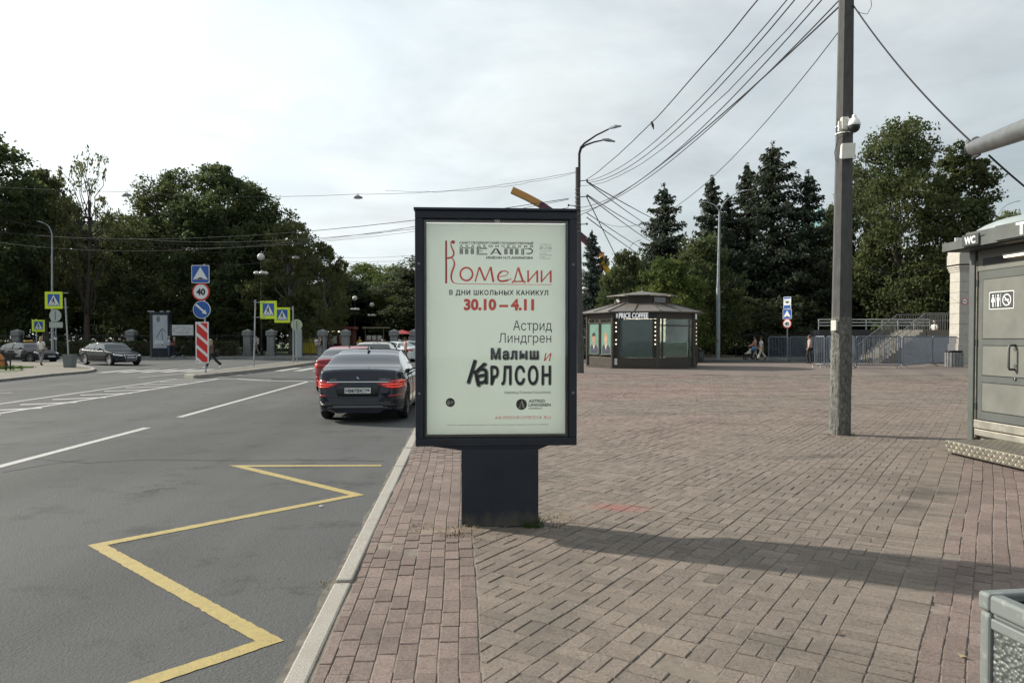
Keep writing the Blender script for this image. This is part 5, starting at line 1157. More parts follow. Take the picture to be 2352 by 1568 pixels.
def clipz(poly, lo, hi):
    o = clip(poly, Vector((0, 1)), lo); return clip(o, Vector((0, -1)), -hi)
zt, zb_ = lz(741.5), lz(831.5); xa, xb = lx(451.7), lx(476.3)
for i in range(-1, 5):
    z0 = zt-0.02-i*(zt-zb_)/3.18; q = clipz([(xa, z0), (xb, z0-22*k), (xb, z0-22*k-20*k), (xa, z0-20*k)], zb_, zt)
    if len(q) >= 3: mb = MB(); mb.poly(q, -.004, .002); mb.build('red_stripe', 'sign_red', t)
def crossing_sign(label, base_px, base_py, z0, Y, top_py, sx0, sx1, sz0, sz1, rz, name='crossing_sign', lean=0.0, m='galvanised'):
    b = at(base_px, base_py, Y); k = Y/FOC; t = thing(name, label, 'road sign', (b.x, Y, z0), 0, 'lime framed crossing signs')
    zt = at(base_px, top_py, Y).z-z0; mb = MB(); mb.tube([(0,0,0), (lean,0,zt)], .04, 10); mb.build('pole', m, t)
    pn = bpy.data.objects.new('panel', None); C.objects.link(pn); pn.parent = t
    cx = at((sx0+sx1)/2, 776, Y).x-b.x; cz = (at(0, sz0, Y).z+at(0, sz1, Y).z)/2-z0; pn.location = (cx, -.05, cz); pn.rotation_euler = (0, 0, rz); s = (sz1-sz0)*k
    cross_board(pn, 0, 0, s, 0)
    for dz in (-.42, .42):
        mb = MB(); mb.tube([(0,0,cz+dz*s), (cx, -.02, cz+dz*s)], .015, 6); mb.build('arm', m, t)
crossing_sign('lime framed crossing sign on the island, front one, left of its twin', 583, 841, 0.05, 41.0, 688, 596, 639, 691, 732, R(-10), lean=.12)
crossing_sign('lime framed crossing sign on the island, rear one partly covered by its twin', 674, 833, 0.05, 46.8, 703, 631, 667, 706, 741, R(4))
crossing_sign('lime framed crossing sign on a leaning post beside the grey bin at the left', 158.5, 838, 0.0, 43.0, 684, 105, 146, 670, 709, R(3), lean=-.17)
Y = 55; b = at(84, 776, Y); t = thing('crossing_sign', 'small crossing sign seen at an angle behind the man in the white shirt', 'road sign', (b.x, Y, 0), 0, 'lime framed crossing signs')
mb = MB(); mb.tube([(0,0,0), (0,0,at(84,732,Y).z)], .035, 8); mb.build('pole', 'galvanised', t)
pn = bpy.data.objects.new('panel', None); C.objects.link(pn); pn.parent = t; pn.location = (.22, -.1, at(90,748,Y).z); pn.rotation_euler = (0,0,R(60)); cross_board(pn, 0, 0, .88, 0)
# backs of signs on the far lamp post and on the island
def sign_back(label, px_, py_, r, Y, base_z, plate=None, pole_h=None):
    b = at(px_, py_, Y); t = thing('sign_post', label, 'road sign', (b.x, Y, base_z), 0)
    mb = MB(); mb.tube([(0,.05,0), (0,.05,b.z-base_z+r*.6)], .035, 8); mb.build('pole', 'galvanised', t)
    mb = MB(); mb.poly(circ(0, b.z-base_z, r, 28), 0, .02); mb.build('round_plate', 'sign_back', t)
    mb = MB(); mb.box((0, -.012, b.z-base_z), (.05, .02, r*1.5)); mb.build('bracket', 'steel', t)
    if plate: mb = MB(); mb.box((plate[0], .0, plate[1]-base_z), (plate[2], .02, plate[3])); mb.build('lower_plate', 'sign_back', t)
sign_back('back of a round sign on a thin post at the end of the island', 681.4, 746, .37, 48.0, 0.05)
sign_back('back of round and rectangular signs on a post at the left', 127, 724.5, .47, 58.0, 0.0, (.05, at(127,746,58).z, 1.05, .44))
# stop, hump and 40 signs near the barriers, turned away
Y = 53; b = at(1807.5, 776, Y); t = thing('bus_stop_sign', 'sign column with bus stop, hump and 40 signs behind the barriers', 'road signs', (b.x, Y, 0), R(-53))
hz = lambda p: at(1807, p, Y).z
mb = MB(); mb.tube([(0,.05,0), (0,.05,hz(681))], .035, 8); mb.build('pole', 'galvanised', t)
mb = MB(); board(mb, -.30, .30, hz(709), hz(681.5), 0, .02, .04); mb.build('plate', 'sign_white', t)
mb = MB(); board(mb, -.26, .26, hz(686), hz(682.5), -.004, .002, .02); board(mb, -.26, .26, hz(708), hz(701), -.004, .002, .02); mb.build('blue_band', 'sign_blue', t)
mb = MB(); board(mb, -.14, .14, hz(694.5), hz(692), -.004, .002, .02); mb.poly([(-.09, hz(696)), (.09, hz(696)), (.09, hz(694.3)), (-.09, hz(694.3))], -.004, .002); mb.build('bus_pictogram', 'sign_black', t)
hump_face(t, 0, hz(721.2), .70, 0); forty(t, 0, hz(743), .34, 0)
# ------------------------------------------------------------------ lamps and poles
def arm_lamp(t, base, h, end, rise, m, hm='dark_metal', r=.045, hl=.75):
    """curved arm from (0,0,h) to the head at end (x,y) offset"""
    ex, ey = end; pts = [(base[0]+ex*(1-math.cos(u*1.25))*.0+ex*(u**1.5), base[1]+ey*(u**1.5), h+rise*math.sin(u*1.35)) for u in [i/10 for i in range(11)]]
    mb = MB(); mb.tube(pts, [r*(1-.35*i/10) for i in range(11)], 8); mb.build('arm', m, t)
    p = Vector(pts[-1]); d = (Vector(pts[-1])-Vector(pts[-3])).normalized(); d.z *= .5; q = p+d*hl; s = Vector((-d.y, d.x, 0)).normalized()*.13
    mb = MB(); up = Vector((0,0,.07)); mb.add([p-s*.35, p+s*.35, p.lerp(q,.45)+s, q+s*.6, q-s*.6, p.lerp(q,.45)-s] + [p-s*.3+up*.7, p+s*.3+up*.7, p.lerp(q,.45)+s*.8+up, q+s*.4+up*.35, q-s*.4+up*.35, p.lerp(q,.45)-s*.8+up], [(5,4,3,2,1,0), (6,7,8,9,10,11)] + [(i, (i+1)%6, (i+1)%6+6, i+6) for i in range(6)]); mb.build('lamp_head', hm, t)
# concrete pole with double lamp behind the poster
PY = 34.0; b = at(1326, 776, PY); PX = b.x
t = thing('street_lamp', 'concrete lamp post with two curved lamps and many cables behind the poster', 'street lamp', (PX, PY, 0), 0)
zt = at(1325, 385, PY).z; mb = MB(); mb.tube([(.12,0,0), (.06,0,zt*.5), (0,0,zt)], [.19, .145, .10], 8); mb.build('pole', 'concrete_pole', t)
mb = MB()
for i in range(16): mb.lathe([(.125+.002*i, 0), (.125+.002*i, .03)], (.005*i/4, 0, zt-1.0-i*.13-(i % 3)*.05), 10)
o = mb.build('cable_clamps', 'steel', t); o['kind'] = 'stuff'
O_ = Vector((PX, PY, 0))
for pts_, tip, dy in ((((1330,430), (1330,352), (1333,340), (1342,330), (1368,314), (1396,302)), (1423,298.5), -.35), (((1331,430), (1331,354), (1335,341), (1346,332), (1366,323), (1386,317)), (1418,316.5), .45)):
    q_ = [at(*p_, PY)-O_+Vector((0, dy*max(0, (p_[0]-1331))/60, 0)) for p_ in pts_]; mb = MB(); mb.tube(q_, [.05, .05, .048, .045, .038, .034], 8); mb.build('arm', 'dark_metal', t)
    p, q = q_[-1], at(*tip, PY)-O_+Vector((0, dy*1.6, 0)); s = Vector((0, .13, 0)); up = Vector((0, 0, .08)); m1 = p.lerp(q, .45)
    mb = MB(); mb.add([p-s*.35, p+s*.35, m1+s, q+s*.6, q-s*.6, m1-s, p-s*.3+up*.8, p+s*.3+up*.8, m1+s*.8+up*1.3, q+s*.4+up*.4, q-s*.4+up*.4, m1-s*.8+up*1.3], [(5,4,3,2,1,0), (6,7,8,9,10,11)] + [(i, (i+1)%6, (i+1)%6+6, i+6) for i in range(6)]); mb.build('lamp_head', 'lamp_grey', t)
mb = MB()
for z, s in ((zt-.62, 1), (zt-1.35, 1), (zt-1.75, -1), (zt-2.2, -1), (zt-2.6, 1)): mb.tube([(0,0,z), (s*.42,-.1,z+.02)], .02, 6); mb.lathe([(.03,-.05), (.05,0), (.03,.05)], (s*.42,-.1,z+.02), 8)
o = mb.build('insulator_brackets', 'dark_metal', t); o['kind'] = 'stuff'
# grey steel lamp with two arms
def steel_lamp(label, px_, base_py, top_py, Y, arms, r=.13, z0=0.0, name='street_lamp', m='lamp_grey'):
    b = at(px_, 776, Y); t = thing(name, label, 'street lamp', (b.x, Y, z0), 0, 'steel street lamps'); h = at(px_, top_py, Y).z-z0
    mb = MB(); mb.tube([(0,0,0), (.0,0,h*.5)], [r*1.15, r], 12); mb.build('lower_pole', m, t); mb = MB(); mb.tube([(0,0,h*.5), (.05,0,h*.9), (.06,0,h)], [r*.75, r*.55, r*.45], 12); mb.build('upper_pole', m, t)
    for (ex, ey, rise) in arms: arm_lamp(t, (.06, 0), h-.05, (ex, ey), rise, m, 'lamp_grey', .05, .75)
    return t
steel_lamp('tall grey steel lamp with two arms right of the kiosk', 1649, 825, 488, 56.0, ((-.75, .3, .85), (1.35, -.5, 1.5)), .15)
steel_lamp('slim grey lamp with one arm rising behind the kiosk roof', 1437, 800, 590, 78.0, ((.85, -.3, 1.6),), .11)
steel_lamp('grey double-arm lamp peeping over the pavilion dome', 2283, 800, 503, 80.0, ((-2.3, 0, .95), (1.9, 0, 1.9)), .11)
steel_lamp('thin grey lamp post among the trees at the far left', 121, 790, 540, 60.0, ((-.45, -.1, .95),), .10)
# park globe lamps
def globe_lamp(label, px_, top_py, Y, s=1.0):
    b = at(px_, top_py, Y); t = thing('globe_lamp', label, 'street lamp', (b.x, Y, 0), 0, 'globe lamps in the park'); h = b.z
    mb = MB(); mb.lathe([(.16*s,0), (.16*s,.5*s), (.07*s,.7*s), (.055*s,h*.55), (.04*s,h-.3*s)], (0,0,0), 10); mb.lathe([(.10*s,h*.42), (.10*s,h*.44)], (0,0,0), 10); mb.build('post', 'black_iron', t)
    mb = MB(); mb.ball((0,0,h), .34*s, 14, 10); mb.build('globe', 'globe_white', t, True)
    for i in range(4):
        a = i*math.pi/2+.5; x, y = .42*s*math.cos(a), .42*s*math.sin(a); mb = MB(); mb.tube([(0,0,h-1.9*s), (x*.6,y*.6,h-1.25*s), (x,y,h-1.35*s)], .022*s, 6); mb.build('bracket', 'black_iron', t)
        mb = MB(); mb.lathe([(.05*s,.12*s), (.22*s,.05*s), (.27*s,-.08*s)], (x,y,h-1.45*s), 12, cap=False); mb.ball((x,y,h-1.57*s), (.2*s,.2*s,.10*s), 10, 6); mb.build('shade', 'globe_white', t, True)
globe_lamp('globe lamp in the park between the chevron board and crossing signs', 599.5, 590, 69)
globe_lamp('globe lamp in the park, leftmost of the three small distant ones', 815, 685, 92, .9); globe_lamp('globe lamp in the park, middle one of the three small distant ones', 854.5, 700, 96, .9); globe_lamp('globe lamp in the park, nearest the poster edge of the three distant ones', 912, 709, 100, .85)
globe_lamp('globe lamp showing beside the right edge of the poster', 1336, 625, 60, .9)
# lamps hung on cross-wires over the road
def hung_lamp(label, px_, py_, Y, w_):
    b = at(px_, py_, Y); t = thing('hanging_lamp', label, 'street lamp', (b.x, Y, b.z), R(8), 'lamps hung over the road'); s = w_
    mb = MB(); mb.lathe([(.0,.16*s), (.20*s,.15*s), (.40*s,.06*s), (.5*s,-.05*s), (.5*s,-.10*s)], (0,0,0), 16, cap=False); o = mb.build('hood', 'steel', t, True); o.scale = (1, .55, 1)
    mb = MB(); mb.ball((0,0,-.10*s), (.46*s,.25*s,.08*s), 14, 6); mb.build('lens', 'globe_white', t, True)
    mb = MB(); mb.tube([(-.14*s,0,.13*s), (-.05*s,0,.25*s), (.14*s,0,.31*s)], .025*s, 6); mb.tube([(.14*s,0,.13*s), (.05*s,0,.25*s), (-.14*s,0,.31*s)], .025*s, 6); mb.build('hanger', 'dark_metal', t); return b
h1 = hung_lamp('lamp hanging on a wire above the black saloon, left of the poster', 822, 453, 36, .48)
h2 = hung_lamp('lamp hanging on a wire in front of the nearly bare tree at the left', 290.5, 448, 38, .52)
h3 = hung_lamp('small lamp hanging on a wire above the rear crossing sign', 680, 591, 48, .48)
# concrete pole on the square
PB = G(1929, 997)
t = thing('concrete_pole', 'faceted dark concrete pole with camera standing on the square', 'pole', (PB.x, PB.y, 0), 0); lean = 0.0055
def oct_tube(mb, z0, z1, n, f): 
    pts = [(lean*(z0+(z1-z0)*i/n), 0, z0+(z1-z0)*i/n) for i in range(n+1)]; mb.tube(pts, [f(z0+(z1-z0)*i/n) for i in range(n+1)], 8, ph=R(10))
prad = lambda z: .172-.0072*z
mb = MB(); oct_tube(mb, 1.9, 10.5, 8, prad); mb.build('upper_shaft', 'concrete_pole', t)
mb = MB(); nz, na = 60, 48; vs = []
for i in range(nz+1):
    z = -.05+2.02*i/nz
    for j in range(na):
        a = 2*math.pi*j/na; sec = math.cos(math.pi/8)/math.cos(((a-R(10)) % (math.pi/4))-math.pi/8); ed = 1 if i < nz else .985
        q = prad(z)*sec*ed+.003+max(0, noise.fractal(Vector((math.cos(a)*4, math.sin(a)*4, z*3.2)), .8, 2.2, 4))*.016*(1 if i < nz else 0); vs.append((lean*z+q*math.cos(a), q*math.sin(a), z))
mb.add(vs, [(i*na+j, i*na+(j+1)%na, (i+1)*na+(j+1)%na, (i+1)*na+j) for i in range(nz) for j in range(na)]); mb.build('crusted_base', 'pole_crust', t)
mb = MB(); mb.box((-.155, -.10, 1.83), (.05, .09, .17), R(35)); mb.build('paper_remnant', 'cream_plastic', t)
tuft('grass_tuft', 'small weeds at the foot of the concrete pole', (PB.x+.17, PB.y-.10), 40, .06, .3, 'blade', 9); tuft('dry_weed', 'dark dry weeds at the left of the concrete pole foot', (PB.x-.2, PB.y-.05), 50, .04, .3, 'dry_grass', 10)
# dome camera and antenna
c = at(1950, 290, PB.y-.28); cx0 = PB.x+lean*c.z
t = thing('dome_camera', 'white dome security camera with black lens strapped to the concrete pole', 'camera', (c.x, PB.y-.30, c.z), 0)
mb = MB(); mb.lathe([(.03,.155), (.035,.12), (.04,.10), (.075,.075), (.098,.02), (.10,-.015), (.095,-.02)], (.075,0,.02), 20); mb.build('housing', 'white_plastic', t, True)
mb = MB(); mb.lathe([(.092,-.02), (.09,-.06), (.07,-.10), (.035,-.125), (0,-.13)], (.075,0,.02), 20, cap=False); mb.build('lens_dome', 'sign_black', t, True)
mb = MB(); mb.box((.035,.03,.10), (.11,.05,.05)); mb.build('arm', 'white_plastic', t, bevel=.01)
mb = MB(); mb.box((-.045,.08,.06), (.11,.08,.20)); mb.box((-.11,.10,.02), (.06,.05,.17)); mb.build('mount', 'cream_plastic', t, bevel=.008)
for z in (.06, -.06): mb = MB(); mb.lathe([(prad(5.2)+.006, z), (prad(5.2)+.006, z+.022)], (PB.x+lean*c.z-c.x, .30, 0), 16, cap=False); mb.build('strap', 'white_plastic', t)
c2 = at(1948, 346.5, PB.y-.28)
t = thing('antenna_box', 'cream curved antenna box below the dome camera', 'antenna', (c2.x, PB.y-.27, c2.z), R(-8))
mb = MB(); mb.add([(-.10,0,-.13), (.11,-.02,-.12), (.12,-.02,.13), (-.09,0,.13)] + [(-.115,.06,-.10), (.08,.06,-.10), (.08,.06,.11), (-.10,.06,.11)], [(0,1,2,3), (7,6,5,4), (0,4,5,1), (1,5,6,2), (2,6,7,3), (3,7,4,0)]); mb.build('case', 'cream_plastic', t, bevel=.01)
mb = MB(); mb.box((-.02,.09,-.03), (.08,.08,.08)); mb.build('mount', 'cream_plastic', t)
for z in (-.02, -.07): mb = MB(); mb.lathe([(prad(4.9)+.006, z), (prad(4.9)+.006, z+.018)], (PB.x+lean*c2.z-c2.x, .27, 0), 16, cap=False); mb.build('strap', 'white_plastic', t)
pts = [at(*q, PB.y-.24) for q in ((1941,262), (1934,290), (1924,325), (1928,352), (1921,400))]
mb = MB(); mb.tube([at(1924,271,PB.y-.2), at(1920,300,PB.y-.22), at(1926,318,PB.y-.24), at(1940,312,PB.y-.3), at(1948,296,PB.y-.3)], .006, 5); mb.tube([at(1925,318,PB.y-.24), at(1917,350,PB.y-.22), at(1919,366,PB.y-.22), at(1926,373,PB.y-.24)], .006, 5)
tag(mb.build('camera_cable', 'grey_cable'), 'thin grey cable looping round the pole by the dome camera', 'cable')
# ------------------------------------------------------------------ overhead wires
WN = [0]
def wire(p, q, sag, r, label, m='black_cable', n=22, wob=0.0):
    p, q = Vector(p), Vector(q); pts = []
    for i in range(n+1):
        t_ = i/n; c = p.lerp(q, t_); c.z -= sag*4*t_*(1-t_); 
        if wob and 0 < i < n: c += Vector((rnd.uniform(-wob,wob), 0, rnd.uniform(-wob,wob)))
        pts.append(c)
    mb = MB(); mb.tube(pts, r, 5); o = mb.build('overhead_cable', m); tag(o, label, 'cable', 'overhead cables'); return o
lampz = lambda d: at(1330, d, PY).z
def pl_(d, dx=.42): return Vector((PX+dx, PY-.1, lampz(d)))
def top_(d, dx=0.0): p = at(1945+dx, d, PB.y); return Vector((PB.x+lean*p.z+dx*.01, PB.y, p.z))
ordn = ('topmost', 'second', 'third', 'fourth', 'fifth', 'sixth', 'seventh', 'lowest')
for i, (d0, d1, sg, r, dx) in enumerate(((413, -262, .50, .015, .42), (417, -172, .85, .012, .42), (421, -150, .95, .013, .4), (428, -85, .95, .010, .1), (478, -66, .85, .012, .1), (487, -16, .70, .012, .1), (495, 0, .45, .015, .1), (492, 52, 1.7, .008, .5))):
    wire(pl_(d0, dx), top_(d1), sg, r, '%s cable running from the lamp post up to the concrete pole' % ordn[i], wob=.012 if i in (0, 3) else 0.0)
p_, q_ = pl_(413, .42), top_(-262); tt = min([i/400 for i in range(401)], key=lambda u: abs(1176+FOC*p_.lerp(q_, u).x/p_.lerp(q_, u).y-1496)); c = p_.lerp(q_, tt); c.z -= .5*4*tt*(1-tt)+.10
mb = MB(); mb.tube([(c.x-.02, c.y, c.z+.11), (c.x+.02, c.y, c.z), (c.x+.05, c.y, c.z-.14)], [.025, .045, .012], 6); tag(mb.build('cable_rag', 'black_cable'), 'dark scrap dangling from the topmost cable', 'scrap')
for i, (d0, e, Y, sg, r) in enumerate(((418, (1500,502), 66, .05, .028), (419, (1500,525), 66, .08, .024), (448, (1510,540), 66, .15, .022), (450, (1510,565), 66, .08, .024), (490, (1490,580), 70, .05, .022), (500, (1480,592), 70, .05, .024), (455, (1440,640), 60, .0, .024))):
    wire(pl_(d0, .42), at(*e, Y), sg, r, 'cable from the lamp post down to the spruces, %s from the top' % ordn[i])
# to the left across the road
wire(pl_(396, -.1), h1+Vector((0,0,.15)), .28, .009, 'span wire from the lamp post to the hanging lamp left of the poster', 'grey_cable', wob=.01)
wire(h1+Vector((0,0,.15)), h2+Vector((0,0,.16)), .18, .009, 'span wire between the two hanging lamps', 'grey_cable')
wire(h2+Vector((0,0,.16)), at(-120, 420, 41), .1, .009, 'span wire from the left hanging lamp out of the picture', 'grey_cable')
wire(pl_(398, -.1), at(885, 438, 36), .35, .007, 'loose thin wire drooping under the span wire', 'grey_cable', wob=.03)
for i, (d0, e, Y, sg, r) in enumerate(((457, (-100,520), 60, 1.4, .016), (459, (-60,548), 60, 1.6, .012), (478, (300,548), 62, .8, .013), (481, (420,570), 64, .5, .010))):
    wire(pl_(d0, -.42), at(*e, Y), sg, r, 'cable crossing behind the poster to the park trees, %s of four' % ('topmost', 'second', 'third', 'lowest')[i], 'black_cable')
wire(at(1333, 578, 60), at(690, 600, 66), .3, .012, 'thin wire left of the poster at tree-top height', 'grey_cable')
wire(at(1333, 628, 70), at(700, 606, 80), .2, .020, 'wire just above the distant round trees', 'black_cable'); wire(at(1333, 632, 74), at(720, 620, 80), .3, .016, 'lower wire just above the distant round trees', 'black_cable')
wire(at(-60, 490, 30), at(680, 586, 48), .5, .009, 'pale wire slanting down in front of the left trees', 'grey_cable'); wire(at(-60, 527, 30), at(950, 520, 60), 1.0, .009, 'pale wire level in front of the left trees', 'grey_cable')
wire(at(470, 605, 48), h3+Vector((0,0,.15)), .3, .007, 'short wire to the small hanging lamp', 'grey_cable'); wire(h3+Vector((0,0,.15)), at(960, 585, 56), .2, .009, 'wire from the small hanging lamp to the right', 'grey_cable')
wire(at(1965, 612, 40), at(2180, 600, 60), .6, .010, 'thin pale wire right of the concrete pole', 'grey_cable')
# guy cable from the concrete pole past the round beam
BE = at(2237, 340, 9.0)
wire(top_(5, 8), BE+Vector((.0,.03,.07)), .12, .012, 'twisted cable from the concrete pole to the round metal beam'); wire(BE+Vector((.15,-.05,-.10)), at(2420, 480, 9.6), .02, .012, 'cable running on from the round metal beam past the right edge')
for i, q in enumerate(((1965,5), (1985,30), (2003,12), (1995,-40))): pass
mb = MB(); mb.tube([top_(15, 10), at(1975,30,PB.y), at(1992,33,PB.y), at(2002,15,PB.y), at(1997,-30,PB.y)], .005, 5); tag(mb.build('loose_wire', 'black_cable'), 'thin loose wire loop by the concrete pole at the top edge', 'cable')
# ------------------------------------------------------------------ coffee kiosk
KY = 41.9; KC = at(1475, 776, KY); KR, KROT = 3.15, R(5.4)
t = thing('coffee_kiosk', 'octagonal dark bronze coffee kiosk with lantern roof and light bulbs', 'kiosk', (KC.x, KY, 0), 0)
def kv(i, r=KR): a = -math.pi/2+KROT+i*math.pi/4; return Vector((r*math.cos(a), r*math.sin(a), 0))
mb = MB(); mb.slab([tuple(kv(i, KR+.06).xy) for i in range(8)], 0, .10); mb.build('plinth', 'bronze', t)
mb = MB(); mb.slab([tuple(kv(i, KR-.08).xy) for i in range(8)], .10, .14); mb.build('floor', 'kiosk_interior', t)
def on_face(i, name):
    """frame of face i (between corners i and i+1): x along the face left to right seen from outside, -y outwards"""
    a, b = kv(i), kv(i+1); o = bpy.data.objects.new(name, None); C.objects.link(o); o.parent = t; o.location = ((a+b)/2); d = (b-a); o.rotation_euler = (0, 0, math.atan2(d.y, d.x)); return o, d.length
FW = (kv(1)-kv(0)).length; hw_ = FW/2-.06
for i in range(8):
    a = kv(i, KR-.02); mb = MB(); mb.tube([(a.x, a.y, .1), (a.x, a.y, 2.98)], .10, 8, ph=R(22)); mb.build('corner_post', 'bronze', t)
def face_panel(i, kind):
    f, w_ = on_face(i, 'wall')
    mb = MB(); mb.box((0, .05, .34), (w_-.12, .06, .48)); mb.build('base_panel', 'bronze', f, bevel=.01)
    mb = MB(); mb.box((0, .04, 2.80), (w_-.10, .08, .34)); mb.build('fascia', 'bronze', f)
    if kind == 'glass3':
        for x in (-hw_, -hw_+.24, hw_-.24, hw_): mb = MB(); mb.box((x, .04, 1.61), (.06, .08, 2.05)); mb.build('mullion', 'bronze', f)
        mb = MB(); mb.box((0, .04, 2.28), (w_-.12, .07, .06)); mb.build('transom', 'bronze', f)
        for x, ww in ((-hw_+.12, .18), (0, 2*hw_-.54), (hw_-.12, .18)): mb = MB(); mb.box((x, .05, 1.60), (ww, .01, 2.03)); mb.build('pane', 'shop_glass', f)
        mb = MB(); mb.box((0, .32, 1.00), (w_-.35, .05, .78)); mb.build('counter_front', 'kiosk_counter', f)
    if kind == 'hatch':
        for x in (-hw_, -hw_+.26, hw_-.22, hw_): mb = MB(); mb.box((x, .04, 1.61), (.06, .08, 2.05)); mb.build('mullion', 'bronze', f)
        mb = MB(); mb.box((-hw_+.13, .06, 1.60), (.20, .02, 2.03)); mb.build('bulb_board', 'dark_metal', f); mb = MB(); mb.box((hw_-.11, .06, 1.60), (.16, .02, 2.03)); mb.build('bulb_board', 'dark_metal', f)
        mb = MB(); mb.box((.02, .05, 1.60), (2*hw_-.54, .01, 2.03)); mb.build('pane', 'shop_glass', f)
        mb = MB(); mb.box((.02, .12, 1.60), (2*hw_-.5, .02, 2.03)); mb.build('blind', 'kiosk_blind', f)
        mb = MB(); mb.box((-.26, .10, 1.95), (.62, .012, 1.05)); mb.build('menu_board', 'kiosk_screen', f)
        mb = MB(); mb.box((.02, .10, .98), (2*hw_-.56, .012, .68)); mb.build('lower_board', 'kiosk_screen', f)
        for k in range(6):
            for x in (-hw_+.13, hw_-.10):
                if k == 3 and x < 0: continue
                mb = MB(); mb.ball((x, .01, 2.42-k*.225), .034, 10, 8); mb.build('bulb', 'bulb_lit', f, True)
    if kind == 'poster':
        for s in (-1, 1):
            x = s*(hw_/2); mb = MB(); mb.ring(x-hw_/2+.04, x+hw_/2-.04, .70, 2.46, .05, -.02, .05); mb.build('poster_frame', 'bronze', f)
            mb = MB(); mb.box((x, .03, 1.58), (hw_-.17, .01, 1.66)); mb.build('poster', 'poster_green', f)
            mb = MB(); mb.poly(circ(x-.02, 1.60, .15, 20, rz=.26), .02, .003); mb.poly([(x-.09, 1.40), (x+.08, 1.40), (x+.10, 1.2), (x-.12, 1.2)], .021, .003); mb.build('printed_face', 'skin_tan' if s < 0 else 'skin', f)
            mb = MB(); mb.poly(circ(x-.02, 1.72, .16, 16, 0, math.pi, .20), .016, .003); mb.build('printed_hair', 'hair_dark' if s < 0 else 'hair_blond', f)
            mb = MB(); mb.poly([(x-.36, .78), (x+.36, .78), (x+.36, 1.06), (x+.2, 1.26), (x+.05, 1.15), (x-.08, 1.15), (x-.22, 1.28), (x-.36, 1.10)], .014, .003); mb.build('printed_jacket', 'cloth_navy', f)
            mb = MB(); mb.poly([(x-.05, 1.2), (x+.05, 1.2), (x+.01, .95)], .011, .003); mb.build('printed_shirt', 'cloth_white', f)
        mb = MB(); mb.box((0, .05, 1.6), (.10, .06, 2.1)); mb.build('mullion', 'bronze', f)
    return f
mat('barrier_steel', (0.115, 0.138, 0.172), 0.5, 0.2, var=0.2, dirt=0.15)
mat('poster_green', (0.10, 0.21, 0.165), 0.5, var=0.1, scale=2)
kinds = {0: 'glass3', 1: 'hatch', 7: 'hatch', 6: 'poster', 2: 'glass3', 3: 'glass3', 4: 'glass3', 5: 'poster'}
faces = {i: face_panel(i, kinds[i]) for i in range(8)}
for i, k in ((7, 1.0), (1, 1.0)):
    f = faces[i]; mb = MB(); mb.box((.0, -.03, 2.80), (FW-.14, .04, .34)); mb.build('sign_board', 'sign_black', f)
    text('sign_lettering', 'PRICE COFFEE', -hw_+.28, 2.675, .27, -.054, 'letter_lit', f, width=1.55, bold=.04); text('sign_lettering', 'ONE', -hw_+.22, 2.69, .085, -.054, 'letter_lit', f, width=.23, bold=.06, rot=R(90))
mb = MB(); mb.box((-hw_+.12, -.0, .36), (.14, .03, .34)); mb.build('notice', 'off_white', faces[7])
# something to see inside: back wall, machine, cup on the right face
mb = MB(); mb.box((.3, .9, 1.5), (2.4, .1, 2.6)); mb.build('inner_wall', 'kiosk_interior', t); mb = MB(); mb.box((.7, .5, 1.55), (.5, .35, .6)); mb.build('coffee_machine', 'dark_metal', t, bevel=.03); mb = MB(); mb.box((.0, .6, 2.0), (.5, .3, .1)); mb.build('shelf', 'cloth_khaki', t)
f1 = faces[1]
for z0, z1, w0, w1, m_ in ((1.0, 1.45, .26, .33, 'cloth_navy'), (1.45, 1.62, .33, .36, 'cloth_khaki'), (1.62, 1.95, .36, .40, 'sign_white'), (1.95, 2.05, .30, .28, 'sign_white')): mb = MB(); mb.poly([(-w0, z0), (w0, z0), (w1, z1), (-w1, z1)], .085, .004); mb.build('printed_cup', m_, f1)
mb = MB(); mb.box((0,-.3,2.93), (2.6,1.6,.04)); mb.build('ceiling_lamp', 'kiosk_lamp', t)  # unseen glowing panel under the roof, added to light up the interior
# roofs
def cone(mb, r0, z0, r1, z1, th=.05):
    for i in range(8):
        a, b, c, d = kv(i, r0), kv(i+1, r0), kv(i+1, r1), kv(i, r1); mb.add([(a.x,a.y,z0), (b.x,b.y,z0), (c.x,c.y,z1), (d.x,d.y,z1), (a.x,a.y,z0-th), (b.x,b.y,z0-th), (c.x,c.y,z1-th), (d.x,d.y,z1-th)], [(0,1,2,3), (7,6,5,4), (0,4,5,1)])
mb = MB(); cone(mb, 3.56, 3.03, 1.72, 3.52); rf = mb.build('roof', 'bronze_roof', t)
for i in range(8):
    for k in (0, .5):
        a, b = kv(i, 3.56).lerp(kv(i+1, 3.56), k), kv(i, 1.74).lerp(kv(i+1, 1.74), k); mb = MB(); mb.tube([(a.x,a.y,3.045), (b.x,b.y,3.535)], .025, 5); mb.build('roof_seam', 'bronze', rf)
mb = MB()
for i in range(8): a, b = kv(i, 1.62), kv(i+1, 1.62); mb.add([(a.x,a.y,3.45), (b.x,b.y,3.45), (b.x,b.y,3.95), (a.x,a.y,3.95)], [(0,1,2,3)])
ln = mb.build('lantern', 'bronze', t)
for i in range(8):
    a, b = kv(i, 1.63), kv(i+1, 1.63); d = b-a; o_ = (a+b)/2; 
    for z in range(6): mb = MB(); mb.box((o_.x, o_.y, 3.56+z*.06), (d.length-.2, .03, .018), math.atan2(d.y, d.x)); mb.build('louvre', 'bronze', ln)
o_ = (kv(0,1.64)+kv(1,1.64))/2; mb = MB(); mb.box((o_.x, o_.y, 3.70), (.78, .06, .28), math.atan2((kv(1)-kv(0)).y, (kv(1)-kv(0)).x)); mb.build('lantern_window', 'car_glass', ln)
